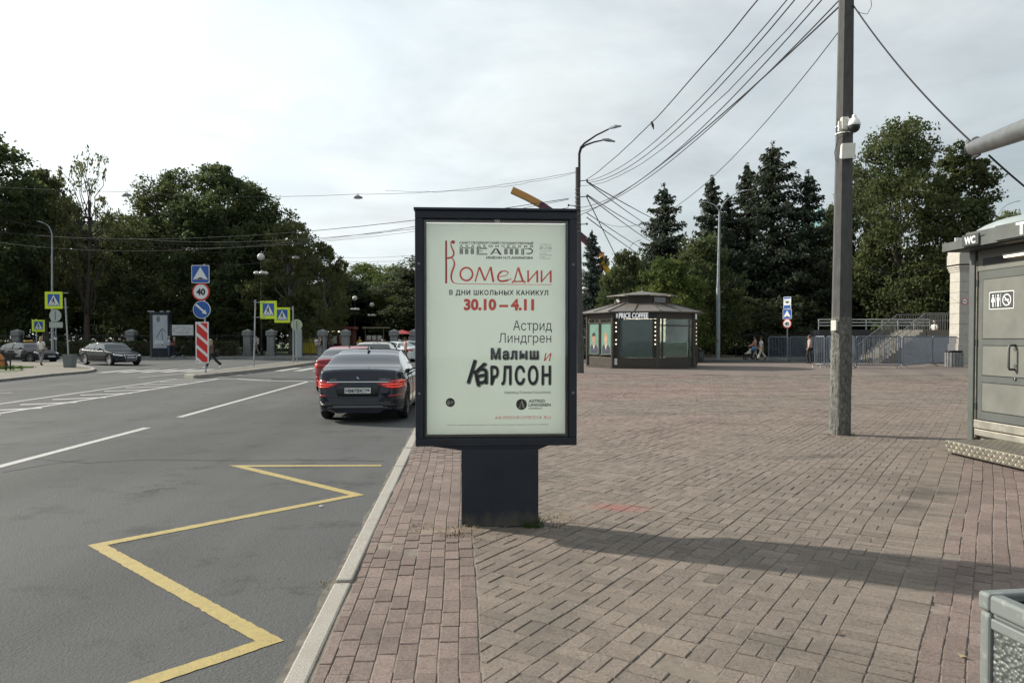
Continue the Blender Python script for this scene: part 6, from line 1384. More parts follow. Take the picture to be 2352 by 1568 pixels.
mb = MB(); mb.ball(tuple(kv(6.4,1.6).xy)+(3.72,), .10, 10, 8); mb.build('floodlight', 'white_plastic', t)
mb = MB(); cone(mb, 2.05, 3.97, .10, 4.24, .04); mb.ball((0,0,4.24), .08, 8, 6); mb.build('lantern_roof', 'bronze_roof', t)
# ------------------------------------------------------------------ crowd barriers
def barrier(p, q, label, h=1.70):
    p, q = Vector((*p.xy, 0)), Vector((*q.xy, 0)); d = q-p; l = d.length; t = thing('crowd_barrier', label, 'barrier', p, math.atan2(d.y, d.x), 'tall steel crowd barriers')
    mb = MB(); mb.tube([(.06,0,.17), (.03,0,.3), (.03,0,h-.08), (.08,0,h), (l-.08,0,h), (l-.03,0,h-.08), (l-.03,0,.17), (.06,0,.17)], .030, 8); mb.build('frame', 'barrier_steel', t)
    mb = MB(); n = max(6, int(l/.115))
    for i in range(1, n): mb.tube([(l*i/n,0,.17), (l*i/n,0,h)], .016, 5)
    o = mb.build('bars', 'barrier_steel', t); o['kind'] = 'stuff'
    for x in (.10, l-.10): mb = MB(); mb.tube([(x,-.28,.0), (x,-.26,.06), (x,0,.17), (x,.26,.06), (x,.28,0)], .02, 6); mb.build('foot', 'steel', t)
bl = [((1764,829), (1812,830.5)), ((1814,830.5), (1894,828)), ((1871,842.5), (1895,843.5)), ((1897,843.5), (1963,845.5)), ((1965,845.5), (2069,846)), ((2072,845.5), (2140,840.5)), ((2141,840.5), (2207,836)), ((1905,833), (1985,833)), ((1987,833), (2060,834))]
bn = ('leftmost barrier section beside the couple with the pushchair', 'barrier section behind the man in the pink shirt', 'narrow barrier section just right of the man in the pink shirt', 'barrier section passing behind the concrete pole', 'widest front barrier section right of the concrete pole', 'barrier section slanting back below the stairs', 'last barrier section next to the round stone bin', 'rear barrier section half hidden behind the concrete pole', 'rear barrier section in front of the stone stairs')
for (a, b_), lb in zip(bl, bn): barrier(G(*a), G(*b_), lb)
# low iron fence on the far side of the cross street, right of the lamp
def railing(p, q, h, label, m='black_iron', step=.16, name='iron_fence', grp=None, r=.012):
    p, q = Vector((p[0], p[1], 0)), Vector((q[0], q[1], 0)); d = q-p; l = d.length; t = thing(name, label, 'fence', p, math.atan2(d.y, d.x), grp)
    mb = MB(); [mb.box((l/2, 0, z), (l, .04, .05)) for z in (.15, h-.12)]; mb.build('rails', m, t); mb = MB(); n = int(l/step)
    for i in range(n+1): mb.tube([(l*i/n,0,.05), (l*i/n,0,h)], r, 4)
    o = mb.build('bars', m, t); o['kind'] = 'stuff'
    for i in range(int(l/2.5)+1): mb = MB(); mb.box((min(l, i*2.5), 0, h*.52), (.07, .07, h*1.04)); mb.build('post', m, t)
p, q = at(1690, 800, 62), at(1900, 800, 62); railing(p, q, 2.0, 'dark iron fence behind the couple with the pushchair')
# pale kerb and cross street strip in front of that fence
mb = MB(); a, b = at(1600, 800, 58), at(2000, 800, 58); mb.slab([(a.x, 57.2), (b.x, 57.2), (b.x, 57.5), (a.x, 57.5)], ZR-.1, .10); struct(mb.build('cross_street_kerb', 'kerb_stone'))
# dark bin beside the kiosk
p = G(1609, 829); t = thing('litter_bin', 'small dark litter bin beside the child at the kiosk', 'litter bin', (p.x, p.y, 0)); mb = MB(); mb.lathe([(.20,0), (.26,.75), (.24,.75), (.18,.05)], (0,0,0), 14, cap=False); mb.lathe([(0,.04), (.19,.04)], (0,0,0), 14, cap=False); mb.build('body', 'dark_metal', t, True); mb = MB(); mb.lathe([(.24,.73), (.28,.74), (.28,.79), (.24,.80)], (0,0,0), 14, cap=False); mb.build('rim', 'black_trim', t)
# ------------------------------------------------------------------ stairs, pavilion with white pillar and dome
SYY = 47.0
def sx(p): return at(p, 776, SYY).x
t = thing('stone_stairs', 'pale stone stairs with steel railings leading up behind the barriers', 'stairs', (sx(2025), SYY, 0), R(6))
W0 = sx(2135)-sx(2025); n = 13; H0 = 2.15
for i in range(n): mb = MB(); mb.box((W0*(i+.5)/n+.05, 1.6, H0*(i+1)/n/2), (W0/n-.01, 3.0, H0*(i+1)/n)); mb.build('step', 'step_stone', t, bevel=.012)
mb = MB(); mb.box((W0+2.2, 1.6, H0/2), (4.2, 3.0, H0-.02)); mb.build('landing', 'step_stone', t)
for k, y in enumerate((.12, 3.05)):
    mb = MB(); mb.tube([(.0,y,1.0), (W0,y,H0+1.05), (W0+4.2,y,H0+1.05)], .035, 6); mb.tube([(.0,y,.55), (W0,y,H0+.62), (W0+4.2,y,H0+.62)], .02, 6); mb.build('handrail', 'steel', t)
    mb = MB()
    for i in range(34): x = W0*i/33; mb.tube([(x,y,H0*i/33), (x,y,1.0+(H0+.05)*i/33)], .014, 5)
    for i in range(26): x = W0+4.2*i/25; mb.tube([(x,y,H0), (x,y,H0+1.05)], .014, 5)
    o = mb.build('balusters', 'steel', t); o['kind'] = 'stuff'
# ramp with pale handrails further back
q0, q1 = at(1880, 760, 54), at(2135, 760, 54); t = thing('ramp', 'raised ramp with pale tube handrails behind the stairs', 'ramp', (q0.x, 54, 0)); l = q1.x-q0.x; zt = at(1900, 757, 54).z
mb = MB(); mb.box((l/2, .8, zt/2), (l, 1.6, zt)); mb.build('slab', 'dark_slab', t)
for dz in (.30, .52, .74): mb = MB(); mb.tube([(0,0,zt+dz), (l,0,zt+dz)], .03, 6); mb.build('handrail', 'off_white', t)
for i in range(8): mb = MB(); mb.tube([(l*i/7,0,zt), (l*i/7,0,zt+.75)], .03, 6); mb.build('post', 'off_white', t)
# pavilion
VY = 45.0; x0, x1 = at(2183, 776, VY).x, at(2214, 776, VY).x
t = thing('pavilion', 'white stone pavilion with cornice and grey domed roof behind the toilet cabin', 'building', ((x0+x1)/2+.52, VY, 0))
w_ = x1-x0; zc_ = at(0, 606, VY).z
for i in range(7): mb = MB(); z0 = 1.2+i*(zc_-1.6)/7*1.0; mb.box((0, .5, z0+.30), (w_, 1.0, (zc_-1.6)/7-.012)); mb.build('stone_block', 'white_stone', t, bevel=.008)
mb = MB(); mb.box((0, .5, .62), (w_+.15, 1.15, 1.25)); mb.build('plinth', 'white_stone', t, bevel=.02)
for dz, ex in ((-.30, .08), (-.18, .16), (-.05, .24)): mb = MB(); mb.box((0, .5, zc_+dz-.1), (w_+ex, 1.0+ex, .10)); mb.build('moulding', 'white_stone', t)
mb = MB(); mb.box((.06, .5, zc_+.30), (w_+.36, 1.3, .62)); mb.build('cornice_block', 'white_stone', t, bevel=.01)
mb = MB(); mb.box((.30, .5, zc_+.92), (w_+.75, 1.3, .62)); mb.build('attic_block', 'white_stone', t, bevel=.01)
mb = MB(); mb.box((4.2, 1.6, 3.2), (5.5, 1.2, 6.4)); mb.build('wall', 'white_stone', t)
dc = at(2252, 545, 55); dx, zd = dc.x+5.0-(x0+x1)/2-.52, dc.z; mb = MB(); mb.lathe([(5.0*math.cos(u*math.pi/20), zd+1.8*math.sin(u*math.pi/20)) for u in range(11)], (dx, 10, 0), 40, cap=False); mb.build('dome', 'dome_grey', t, True); mb = MB(); mb.lathe([(4.9, 0), (4.9, zd)], (dx, 10, 0), 40, cap=False); mb.build('drum', 'white_stone', t, True)
mb = MB(); mb.tube([(w_/2+.25,-.1,.5), (w_/2+.25,-.1,zc_-.3)], .07, 8); mb.build('drain_pipe', 'galvanised', t)
mb = MB(); mb.poly(circ(-.10, at(0,692,VY).z, .20, 20), -.02, .012); mb.build('sign_rim', 'sign_red', t); mb = MB(); mb.poly(circ(-.10, at(0,692,VY).z, .155, 20), -.026, .012); mb.build('sign_disc', 'sign_white', t); mb = MB(); mb.box((-.10, -.032, at(0,692,VY).z), (.22, .006, .04)); mb.build('sign_bar', 'sign_black', t)
for dx in (-.55, .30): mb = MB(); mb.box((dx, -.2, zc_+.95), (.16, .4, .14)); mb.ball((dx, -.42, zc_+.95), .10, 10, 8); mb.build('flood_lamp', 'white_plastic' if dx < 0 else 'dark_metal', t)
# metro letter board behind the cabin roof
c = at(2203, 556.5, 45.6); t = thing('metro_sign', 'white board with a black outlined letter M above the toilet cabin', 'sign', (c.x, 45.6, c.z)); mb = MB(); mb.box((.05, 0, 0), (.62, .08, .55)); mb.build('board', 'off_white', t)
mb = MB(); stroke(mb, [(-.14,-.2), (-.08,.14), (.0,.14), (.05,-.02), (.10,.14), (.18,.14), (.24,-.2)], .025, -.043); mb.build('letter', 'sign_black', t); mb = MB(); mb.tube([(.05,.08,-.2), (.05,.08,-.75)], .05, 8); mb.build('mast', 'lamp_grey', t)
# round stone bin near the last barrier
p = G(2191, 842); t = thing('stone_bin', 'round slatted stone bin with dark liner by the last barrier', 'litter bin', (p.x, p.y, 0))
for i in range(18): a = i*math.pi/9; mb = MB(); mb.box((.44*math.cos(a), .44*math.sin(a), .40), (.06, .135, .80), a); mb.build('slat', 'granite', t, bevel=.012)
mb = MB(); mb.lathe([(.36,.05), (.38,.80), (.44,.86), (.44,.92), (.36,.92), (.34,.3), (0,.3)], (0,0,0), 20, cap=False); mb.build('liner', 'black_trim', t, True)
# ------------------------------------------------------------------ toilet cabin
CBX, CBY = 6.86, 11.05
t = thing('toilet_cabin', 'grey public toilet cabin with WC sign cut off by the right edge', 'toilet cabin', (CBX, CBY, 0), AK)
# local: wall plane x = 0, -y towards the camera, cabin extends to +x; near end at y = -4
ZW, CL = 2.92, 4.2
mb = MB(); mb.box((1.2, -CL/2, .20+(ZW-.2)/2), (2.36, CL, ZW-.22)); mb.build('shell', 'cabin_grey', t)
mb = MB(); mb.box((1.2, -CL/2, .12), (2.3, CL-.06, .22)); mb.build('skid', 'alu_sill', t)
mb = MB(); mb.box((.0, -.05, 1.50), (.10, .12, 2.85)); mb.build('corner_post', 'cabin_trim', t, bevel=.02)
mb = MB(); mb.box((.005, -.117, 1.45), (.05, .02, 2.6)); mb.build('corner_bead', 'alu_sill', t)
# near the picture edge the wall faces -x: parts are laid on x = -0.0x
def wallbox(name, y0, y1, z0, z1, x0, x1, m, bevel=.0, par=None): mb = MB(); mb.box(((x0+x1)/2, (y0+y1)/2, (z0+z1)/2), (x1-x0, abs(y1-y0), z1-z0)); return mb.build(name, m, par or t, bevel=bevel)
wallbox('upper_panel', -.13, -3.9, 2.60, 2.90, -.012, .03, 'cabin_grey')
wallbox('vent_slot', -.24, -3.9, 2.665, 2.775, -.016, .03, 'black_trim')
wallbox('threshold', -.13, -3.9, .30, .42, -.05, .03, 'alu_sill', .01); wallbox('sill', -.13, -3.9, .19, .285, -.04, .03, 'alu_sill', .01); wallbox('sill_gap', -.13, -3.9, .283, .302, -.02, .03, 'red_wood')
dr = bpy.data.objects.new('door', None); C.objects.link(dr); dr.parent = t
def dp(*a, **k): return wallbox(*a, par=dr, **k)
D0, D1 = -.17, -1.27
dp('door_gap', D0, D1-.03, .42, 2.60, -.02, .02, 'sign_black'); dp('door_leaf', D0-.02, D1, .435, 2.585, -.035, .02, 'cabin_trim')
for z0, z1 in ((.565, .97), (1.085, 1.505), (1.615, 2.46)):
    dp('panel_seal', D0-.11, D1+.10, z0-.012, z1+.012, -.0385, .0, 'sign_black'); dp('door_panel', D0-.125, D1+.115, z0, z1, -.043, .0, 'cabin_grey')
mb = MB(); hy = -.93; mb.tube([(-.04,hy,1.52), (-.12,hy,1.52), (-.135,hy,1.49), (-.135,hy,1.22), (-.12,hy,1.19), (-.04,hy,1.19)], .017, 8); mb.build('door_handle', 'cabin_trim', dr, True)
dp('next_door', D1-.12, D1-1.2, .435, 2.585, -.035, .02, 'cabin_trim')
# pictogram plate: a small panel facing -x; built facing -y and turned
pc = bpy.data.objects.new('pictogram', None); C.objects.link(pc); pc.parent = dr; pc.location = (-.046, -.66, 2.15); pc.rotation_euler = (0, 0, R(-90))
mb = MB(); board(mb, -.24, .24, -.125, .125, 0, .003, .02); mb.build('plate', 'sign_white', pc); mb = MB(); board(mb, -.228, .228, -.113, .113, -.002, .002, .015); mb.build('plate_field', 'cabin_dark', pc)
mb = MB()
for x, sk in ((-.155, 1), (-.055, 0)):
    mb.poly(circ(x, .068, .017, 12), -.005, .002)
    mb.poly([(x-.022,.045), (x+.022,.045), (x+.036,-.02), (x+.012,-.02), (x+.010,-.09), (x-.010,-.09), (x-.012,-.02), (x-.036,-.02)] if sk else [(x-.026,.045), (x+.026,.045), (x+.026,-.015), (x+.016,-.015), (x+.014,-.09), (x-.014,-.09), (x-.016,-.015), (x-.026,-.015)], -.005, .002)
mb.build('figures', 'sign_white', pc)
mb = MB(); [mb.poly([(x-.003,-.09), (x+.003,-.09), (x+.003,.09), (x-.003,.09)], -.005, .002) for x in (-.105, -.005)]; stroke(mb, circ(.11, 0, .075, 24)+[(.185,0)], .016, -.005); stroke(mb, [(.06,.05), (.16,-.05)], .016, -.0055); mb.poly([(.07,-.008), (.15,-.008), (.15,.008), (.07,.008)], -.0048, .002); mb.build('no_smoking_ring', 'sign_white', pc)
for z in (.62, 1.55, 2.42): mb = MB(); mb.tube([(-.045, D0-.005, z-.05), (-.045, D0-.005, z+.05)], .014, 8); mb.build('hinge', 'cabin_dark', dr)
for z in (1.47, 1.24): mb = MB(); mb.lathe([(.026,0), (.026,.006), (0,.007)], (0,0,0), 12, cap=False); o = mb.build('handle_rose', 'cabin_trim', dr); o.location = (-.044, hy, z); o.rotation_euler = (0, R(-90), 0)
mb = MB(); mb.lathe([(.022,0), (.022,.01), (.012,.012), (0,.012)], (0,0,0), 12, cap=False); o = mb.build('lock', 'chrome', dr); o.location = (-.044, hy, 1.06); o.rotation_euler = (0, R(-90), 0)
for y in (-.19, -.72, -1.22):
    for z in (.325, .395): mb = MB(); mb.ball((-.051, y, z), .008, 6, 4); mb.build('screw', 'steel', t)
# step of tread plate with raised lozenges
st_ = bpy.data.objects.new('step', None); C.objects.link(st_); st_.parent = t; SX0, SYE = -.84, -.66
wallbox('step_box', SYE, -4.1, .035, .195, SX0, -.06, 'tread_plate', .008, st_); wallbox('step_plinth', SYE-.05, -4.0, .0, .04, SX0+.06, -.08, 'black_trim', 0, st_)
mb = MB(); q = .052
for i in range(30):
    for j in range(3):
        y, z = SYE-.03-i*q, .062+j*q; s = 1 if (i+j) % 2 else -1; d = .021; mb.add([(SX0-.001, y-d, z-d*s), (SX0-.001, y+.008, z-.008*s), (SX0-.001, y+d, z+d*s), (SX0-.001, y-.008, z+.008*s), (SX0-.008, y, z)], [(0,1,4), (1,2,4), (2,3,4), (3,0,4)])
    for j in range(15):
        y, x = SYE-.03-i*q, SX0+.03+j*q; s = 1 if (i+j) % 2 else -1; d = .021; mb.add([(x-d*s, y-d, .196), (x+.008, y-.008*s, .196), (x+d*s, y+d, .196), (x-.008, y+.008*s, .196), (x, y, .203)], [(0,1,4), (1,2,4), (2,3,4), (3,0,4)])
o = mb.build('tread_lozenges', 'tread_plate', st_); o['kind'] = 'stuff'
# roof with overhang, fascia in two tiers, lettering
rz0 = 2.925; OV = -.37
mb = MB(); mb.add([(OV, .10, rz0), (2.6, .10, rz0), (2.6, -CL-.2, rz0), (OV, -CL-.2, rz0), (OV, .10, rz0+.10), (2.6, .10, rz0+.28), (2.6, -CL-.2, rz0+.28), (OV, -CL-.2, rz0+.10)], [(0,3,2,1), (4,5,6,7), (0,1,5,4), (1,2,6,5), (2,3,7,6), (3,0,4,7)]); mb.build('roof', 'cabin_dark', t)
wallbox('fascia', .12, -CL-.2, rz0-.015, rz0+.105, OV-.025, OV-.002, 'cabin_trim'); wallbox('upper_fascia', -.34, -CL-.2, rz0+.106, rz0+.20, OV+.02, OV+.06, 'cabin_trim')
wallbox('sign_box', -.36, -.70, rz0+.0, rz0+.16, OV-.055, OV-.026, 'cabin_dark', .006); wallbox('sign_box', -1.02, -2.9, rz0+.0, rz0+.20, OV-.055, OV-.026, 'cabin_trim', .006)
for s_, y, wd, hh in (('WC', -.42, .225, .095), ('ТУАЛЕТ', -1.40, 1.25, .14)):
    lt = bpy.data.objects.new('sign_lettering', None); C.objects.link(lt); lt.parent = t; lt.location = (OV-.058, y, rz0+.03); lt.rotation_euler = (0,0,R(-90)); text('lettering', s_, 0, 0, hh, 0, 'sign_white', lt, width=wd, bold=.06)
wallbox('soffit', .06, -CL-.1, rz0-.03, rz0-.002, OV+.02, .6, 'black_trim')
wallbox('light_tube', -.72, -1.9, 2.735, 2.76, -.07, -.04, 'tube_lit', .004); wallbox('lamp_base', -.70, -1.95, 2.762, 2.785, -.075, .0, 'off_white')
# ------------------------------------------------------------------ round metal beam at the upper right
t = thing('canopy_frame', 'grey round metal beam with dark collar coming in at the upper right', 'beam', (0,0,0)); a = BE; b = at(2372, 290.5, 6.35); d = (b-a).normalized(); c = b+d*1.0
mb = MB(); mb.tube([a+d*.04, b, c], .092, 24); mb.build('beam', 'steel', t, True)
mb = MB(); mb.tube([a-d*.015, a+d*.05], .102, 24); mb.build('end_collar', 'dark_metal', t, True)
mb = MB(); mb.tube([a+d*.02+Vector((0,0,.1)), a+d*.18+Vector((0,0,.105)), a+d*.33+Vector((0,0,.098))], [.03,.022,.012], 6); mb.tube([a+d*.02-Vector((0,0,.1)), a+d*.25-Vector((0,0,.104)), a+d*.42-Vector((0,0,.099))], [.03,.024,.012], 6); mb.build('collar_strap', 'dark_metal', t)
mb = MB(); mb.tube([c-Vector((0,0,.02)), (c.x, c.y, 0)], .085, 20); mb.build('post', 'steel', t, True)
# ------------------------------------------------------------------ litter bin in the foreground
BZ = .70; c = at(2249, 1354, 2.70); t = thing('litter_bin', 'grey framed litter bin with pebbled panels in the bottom right corner', 'litter bin', (c.x+.46*math.sin(R(8)), 2.70-.46*math.cos(R(8)), 0), R(8)); S = .46; BZ = at(2249,1354,2.70).z
for x in (0, S):
    for y in (0, S): mb = MB(); mb.box((x+(.025 if x == 0 else -.025), y+(.025 if y == 0 else -.025), BZ/2-.035), (.05, .05, BZ-.07)); mb.build('corner_post', 'bin_frame', t, bevel=.014, seg=3)
for k in range(4):
    m_ = Matrix.Translation((S/2, S/2, 0)) @ Matrix.Rotation(k*math.pi/2, 4, 'Z') @ Matrix.Translation((-S/2, -S/2, 0))
    for z0, z1, y0, y1, nm, mm in ((BZ-.125, BZ-.085, .004, .04, 'groove_rail', 'bin_frame'), (BZ-.085, BZ-.065, .014, .04, 'groove', 'bin_frame'), (.04, .10, .002, .045, 'bottom_rail', 'bin_frame'), (.10, BZ-.125, .016, .030, 'pebble_panel', 'bin_panel')):
        mb = MB(); mb.box((S/2, (y0+y1)/2, (z0+z1)/2), (S-.1 if nm != 'top_rail' else S-.004, y1-y0, z1-z0), m=m_); mb.build(nm, mm, t, bevel=.006 if mm == 'bin_frame' else 0)
mb = MB(); mb.ring(-.004, S+.004, -.004, S+.004, .055, 0, .066); mb.v = [(a_, c_, BZ-.066+b_) for a_, b_, c_ in mb.v]; mb.f = [f_[::-1] for f_ in mb.f]; mb.build('top_rim', 'bin_frame', t, bevel=.012, seg=3)
mb = MB(); mb.box((S/2, S/2, .06), (S-.08, S-.08, .04)); mb.build('bottom', 'bin_inside', t)
for k in range(4): m_ = Matrix.Translation((S/2, S/2, 0)) @ Matrix.Rotation(k*math.pi/2, 4, 'Z'); mb = MB(); mb.box((0, -S/2+.052, BZ/2), (S-.1, .006, BZ-.06), m=m_); mb.build('liner', 'bin_inside', t)
# ------------------------------------------------------------------ park edge: pillars, fence, hedge, gate
FY = 68.0
pil = [302, 569, 623, 741, 794, 905, 951, 40, -120]
for i, p in enumerate(pil):
    b = at(p, 776, FY); t = thing('gate_pillar', ('granite pillar left of the advertising column', 'granite pillar at the left side of the park path', 'granite pillar right of the park path, behind the front crossing sign', 'granite pillar beside the red park kiosk', 'granite pillar above the red saloon', 'granite pillar above the pale hatchback', 'granite pillar at the poster edge', 'granite pillar behind the black taxi', 'granite pillar beyond the left edge')[i], 'pillar', (b.x, FY, 0), 0, 'granite pillars of the park fence')
    zt = at(0, 758, FY).z
    for z0, z1, w_, nm in ((0, .28, .78, 'base'), (.285, zt-.52, .64, 'shaft'), (zt-.515, zt-.10, .80, 'capital')): mb = MB(); mb.box((0, 0, (z0+z1)/2), (w_, w_, z1-z0)); mb.build(nm, 'granite', t, bevel=.02)
    mb = MB(); mb.add([(-.40,-.40,zt-.10), (.40,-.40,zt-.10), (.40,.40,zt-.10), (-.40,.40,zt-.10), (0,0,zt+.10)], [(0,1,4), (1,2,4), (2,3,4), (3,0,4), (3,2,1,0)]); mb.build('cap', 'granite', t)
def fx(p): return at(p, 776, FY).x
for a, b_, lb, h in ((-120, 40, 'iron fence behind the black taxi', 1.95), (40, 302, 'iron fence left of the advertising column', 1.95), (302, 569, 'iron fence behind the map board', 1.95), (623, 741, 'iron fence section right of the park path', 1.35), (794, 905, 'iron fence section behind the silver hatchback', 1.2)):
    railing((fx(a)+.4, FY), (fx(b_)-.4, FY), h, lb, grp='park fence sections', step=.2, r=.016)
def hedge(x0, x1, Y, h, label, seed):
    rs = np.random.RandomState(seed); n = int((x1-x0)*260); f = rs.rand(n); x = x0+(x1-x0)*rs.rand(n); face = rs.rand(n); y = np.where(face < .6, Y-.45+.12*rs.normal(size=n), Y-.45+.9*rs.rand(n)); z = np.where(face < .6, h*rs.rand(n), h+.04*rs.normal(size=n))
    t = thing('hedge', label, 'hedge', (0, 0, 0)); V, Q = leaf_quads(np.column_stack([x, y, np.maximum(.02, z)]), .17, rs, .4); o = obj('foliage', np_mesh('foliage', V, Q), 'hedge_leaf', t)
    mb = MB(); mb.box(((x0+x1)/2, Y, h/2), (x1-x0-.1, .7, h-.1)); mb.build('inner_twigs', 'bark', t)
hedge(fx(-200), fx(296), FY-1.3, 1.22, 'dark clipped hedge left of the advertising column', 1); hedge(fx(308), fx(560), FY-1.3, 1.25, 'dark clipped hedge right of the advertising column', 2)
# columnar thuja shrubs behind the fence
for i, (x, tp, wp) in enumerate(((432, 728, 60), (475, 715, 66), (520, 706, 70), (560, 716, 66))):
    top_tree('thuja_shrub', 'poplar', x, tp, 71.5, wp, ('dense dark shrub behind the map board', 'dense dark shrub right of the chevron board', 'tallest dense dark shrub between chevron board and path', 'dense dark shrub at the left of the park path')[i], i*1.9, 'dense shrubs behind the fence', 'hedge_leaf', 'shrub')
# advertising column with grey poster
AY = 62.6; b = at(366, 776, AY); k = AY/FOC; t = thing('advertising_column', 'dark advertising column with pale poster lettered idol at the park fence', 'advertising column', (b.x, AY, 0), R(6)); zt = at(0, 717, AY).z
def ax(p): return (p-366)*k
def az(p): return at(0, p, AY).z
mb = MB(); mb.slab([(ax(343), .2), (ax(354), -.55), (ax(390), -.25), (ax(386), .9), (ax(350), 1.1)], 0, zt); mb.build('body', 'navy_metal', t, bevel=.03)
pn = bpy.data.objects.new('poster_panel', None); C.objects.link(pn); pn.parent = t; d = Vector((ax(390)-ax(354), .30)); pn.location = ((ax(354)+ax(390))/2, -.42, 0); pn.rotation_euler = (0,0,math.atan2(d.y, d.x)); hw2 = .56
mb = MB(); mb.box((0, .01, (az(799)+az(724))/2), (hw2*2, .03, az(724)-az(799))); mb.build('poster', 'grey_poster', pn) if mat('grey_poster', (.36,.40,.44), .5, var=.12, scale=1.5) else None
mb = MB(); mb.poly(circ(-.14, az(733), .15, 18, rz=.26), -.012, .004); mb.build('printed_hat', 'cloth_grey', pn)
mb = MB(); stroke(mb, bez((-.30, az(776)), (-.1, az(770)), (-.05, az(758)), (.18, az(755))), .05, -.012); stroke(mb, bez((.12, az(755)), (.16, az(770)), (.2, az(780)), (.18, az(795))), .04, -.012); stroke(mb, [(.18, az(755)), (.42, az(762))], .05, -.012); mb.build('printed_figure', 'ink_navy', pn)
text('lettering', 'IDOL', -.42, az(789), .26, -.014, 'sign_white', pn, width=.72, bold=.05)
for x in (ax(345), ax(352), ax(372), ax(386)): mb = MB(); mb.box((x, .0, zt+.07), (.28, .12, .10)); mb.build('top_light', 'lamp_grey', t)
p = G(346, 817); mb = MB(); mb.lathe([(.24,0), (.28,.75), (.22,.78), (.2,.1), (0,.1)], (0,0,0), 14, cap=False); o = mb.build('litter_bin', 'granite'); o.location = (p.x, 61.9, 0); tag(o, 'small grey bin at the left foot of the advertising column', 'litter bin')
# map board
b = at(418, 758, 66); t = thing('map_board', 'white park map board on two posts next to the advertising column', 'board', (b.x, 66, 0)); w2, zc = 26/FOC*66, b.z; hh = 12/FOC*66
for x in (-w2*.8, w2*.8): mb = MB(); mb.box((x, .06, zc/2), (.07, .07, zc)); mb.build('post', 'black_iron', t)
mb = MB(); mb.box((0, 0, zc), (2*w2, .05, 2*hh)); mb.build('panel', 'off_white', t)
mb = MB(); stroke(mb, [(w2*.75*math.cos(u*.35)*(1+.15*math.sin(u*1.7)), zc+hh*.6*math.sin(u*.35)) for u in range(19)], .03, -.03); stroke(mb, [(-.1,zc-.2), (.3,zc+.15), (.55,zc-.25)], .025, -.03); mb.build('map_lines', 'cloth_grey', t)
b = at(588, 783, 67.4); mb = MB(); mb.box((0, 0, 0), (.42, .04, .6)); o = mb.build('notice_plate', 'grey_board'); o.location = (b.x, 67.55, b.z); tag(o, 'small grey notice on the iron fence right of the chevron board', 'notice')
b = at(683, 790, 61.6); mb = MB(); mb.box((0, 0, 1.16), (.54, .3, 2.32)); o = mb.build('info_pillar', 'grey_board', bevel=.02); o.location = (b.x, 61.9, 0); tag(o, 'tall pale grey cabinet behind the round sign back', 'cabinet')
# red park kiosk with sloping porch, carts behind
RY = 78; x0, x1 = at(690, 776, RY).x, at(722, 776, RY).x; t = thing('park_kiosk', 'dark red park kiosk with pale windows inside the gate', 'kiosk', ((x0+x1)/2, RY, 0)); w_ = x1-x0
mb = MB(); mb.box((0, 1.2, 1.35), (w_, 2.4, 2.7)); mb.build('wall', 'red_wood', t)
mb = MB(); mb.add([(-w_/2-.3,-.35,2.7), (w_/2+.3,-.35,2.7), (w_/2+.3,2.8,2.7), (-w_/2-.3,2.8,2.7), (-w_/2+.2,1.2,3.9), (w_/2-.2,1.2,3.9)], [(0,1,5,4), (1,2,5), (2,3,4,5), (3,0,4), (3,2,1,0)]); mb.build('roof', 'dark_metal', t)
for x in (-.42, .42): mb = MB(); mb.ring(x-.24, x+.24, 1.0, 2.1, .05, -.06, .0); mb.build('window_frame', 'off_white', t); mb = MB(); mb.box((x, -.015, 1.55), (.40, .02, 1.0)); mb.build('window_pane', 'kiosk_screen', t)
mb = MB(); mb.box((w_/2+.9, .8, 2.75), (1.9, 1.8, .12)); mb.build('porch_roof', 'off_white', t)
for x in (w_/2+.15, w_/2+1.7): mb = MB(); mb.box((x, 0, 1.35), (.25, .25, 2.7)); mb.build('porch_post', 'granite', t)
for i, (x, y, m_, lb, w_, h_) in enumerate(((700, 75, 'yellow_cart', 'yellow stand in front of the red park kiosk', 1.5, 1.5), (722, 74.5, 'yellow_cart', 'tilted yellow board beside the red park kiosk', .5, 1.7))):
    b = at(x, 776, y); mb = MB(); mb.add([(-w_/2,-.3,.1), (w_/2,-.3,.1), (w_/2+.1,.3,.1), (-w_/2+.1,.3,.1), (-w_/2+.15,-.1,h_), (w_/2-.15,-.1,h_), (w_/2-.15,.15,h_), (-w_/2+.15,.15,h_)], [(0,1,5,4), (1,2,6,5), (2,3,7,6), (3,0,4,7), (4,5,6,7), (3,2,1,0)]); o = mb.build('park_stand', m_); o.location = (b.x, y, 0); tag(o, lb, 'stand')
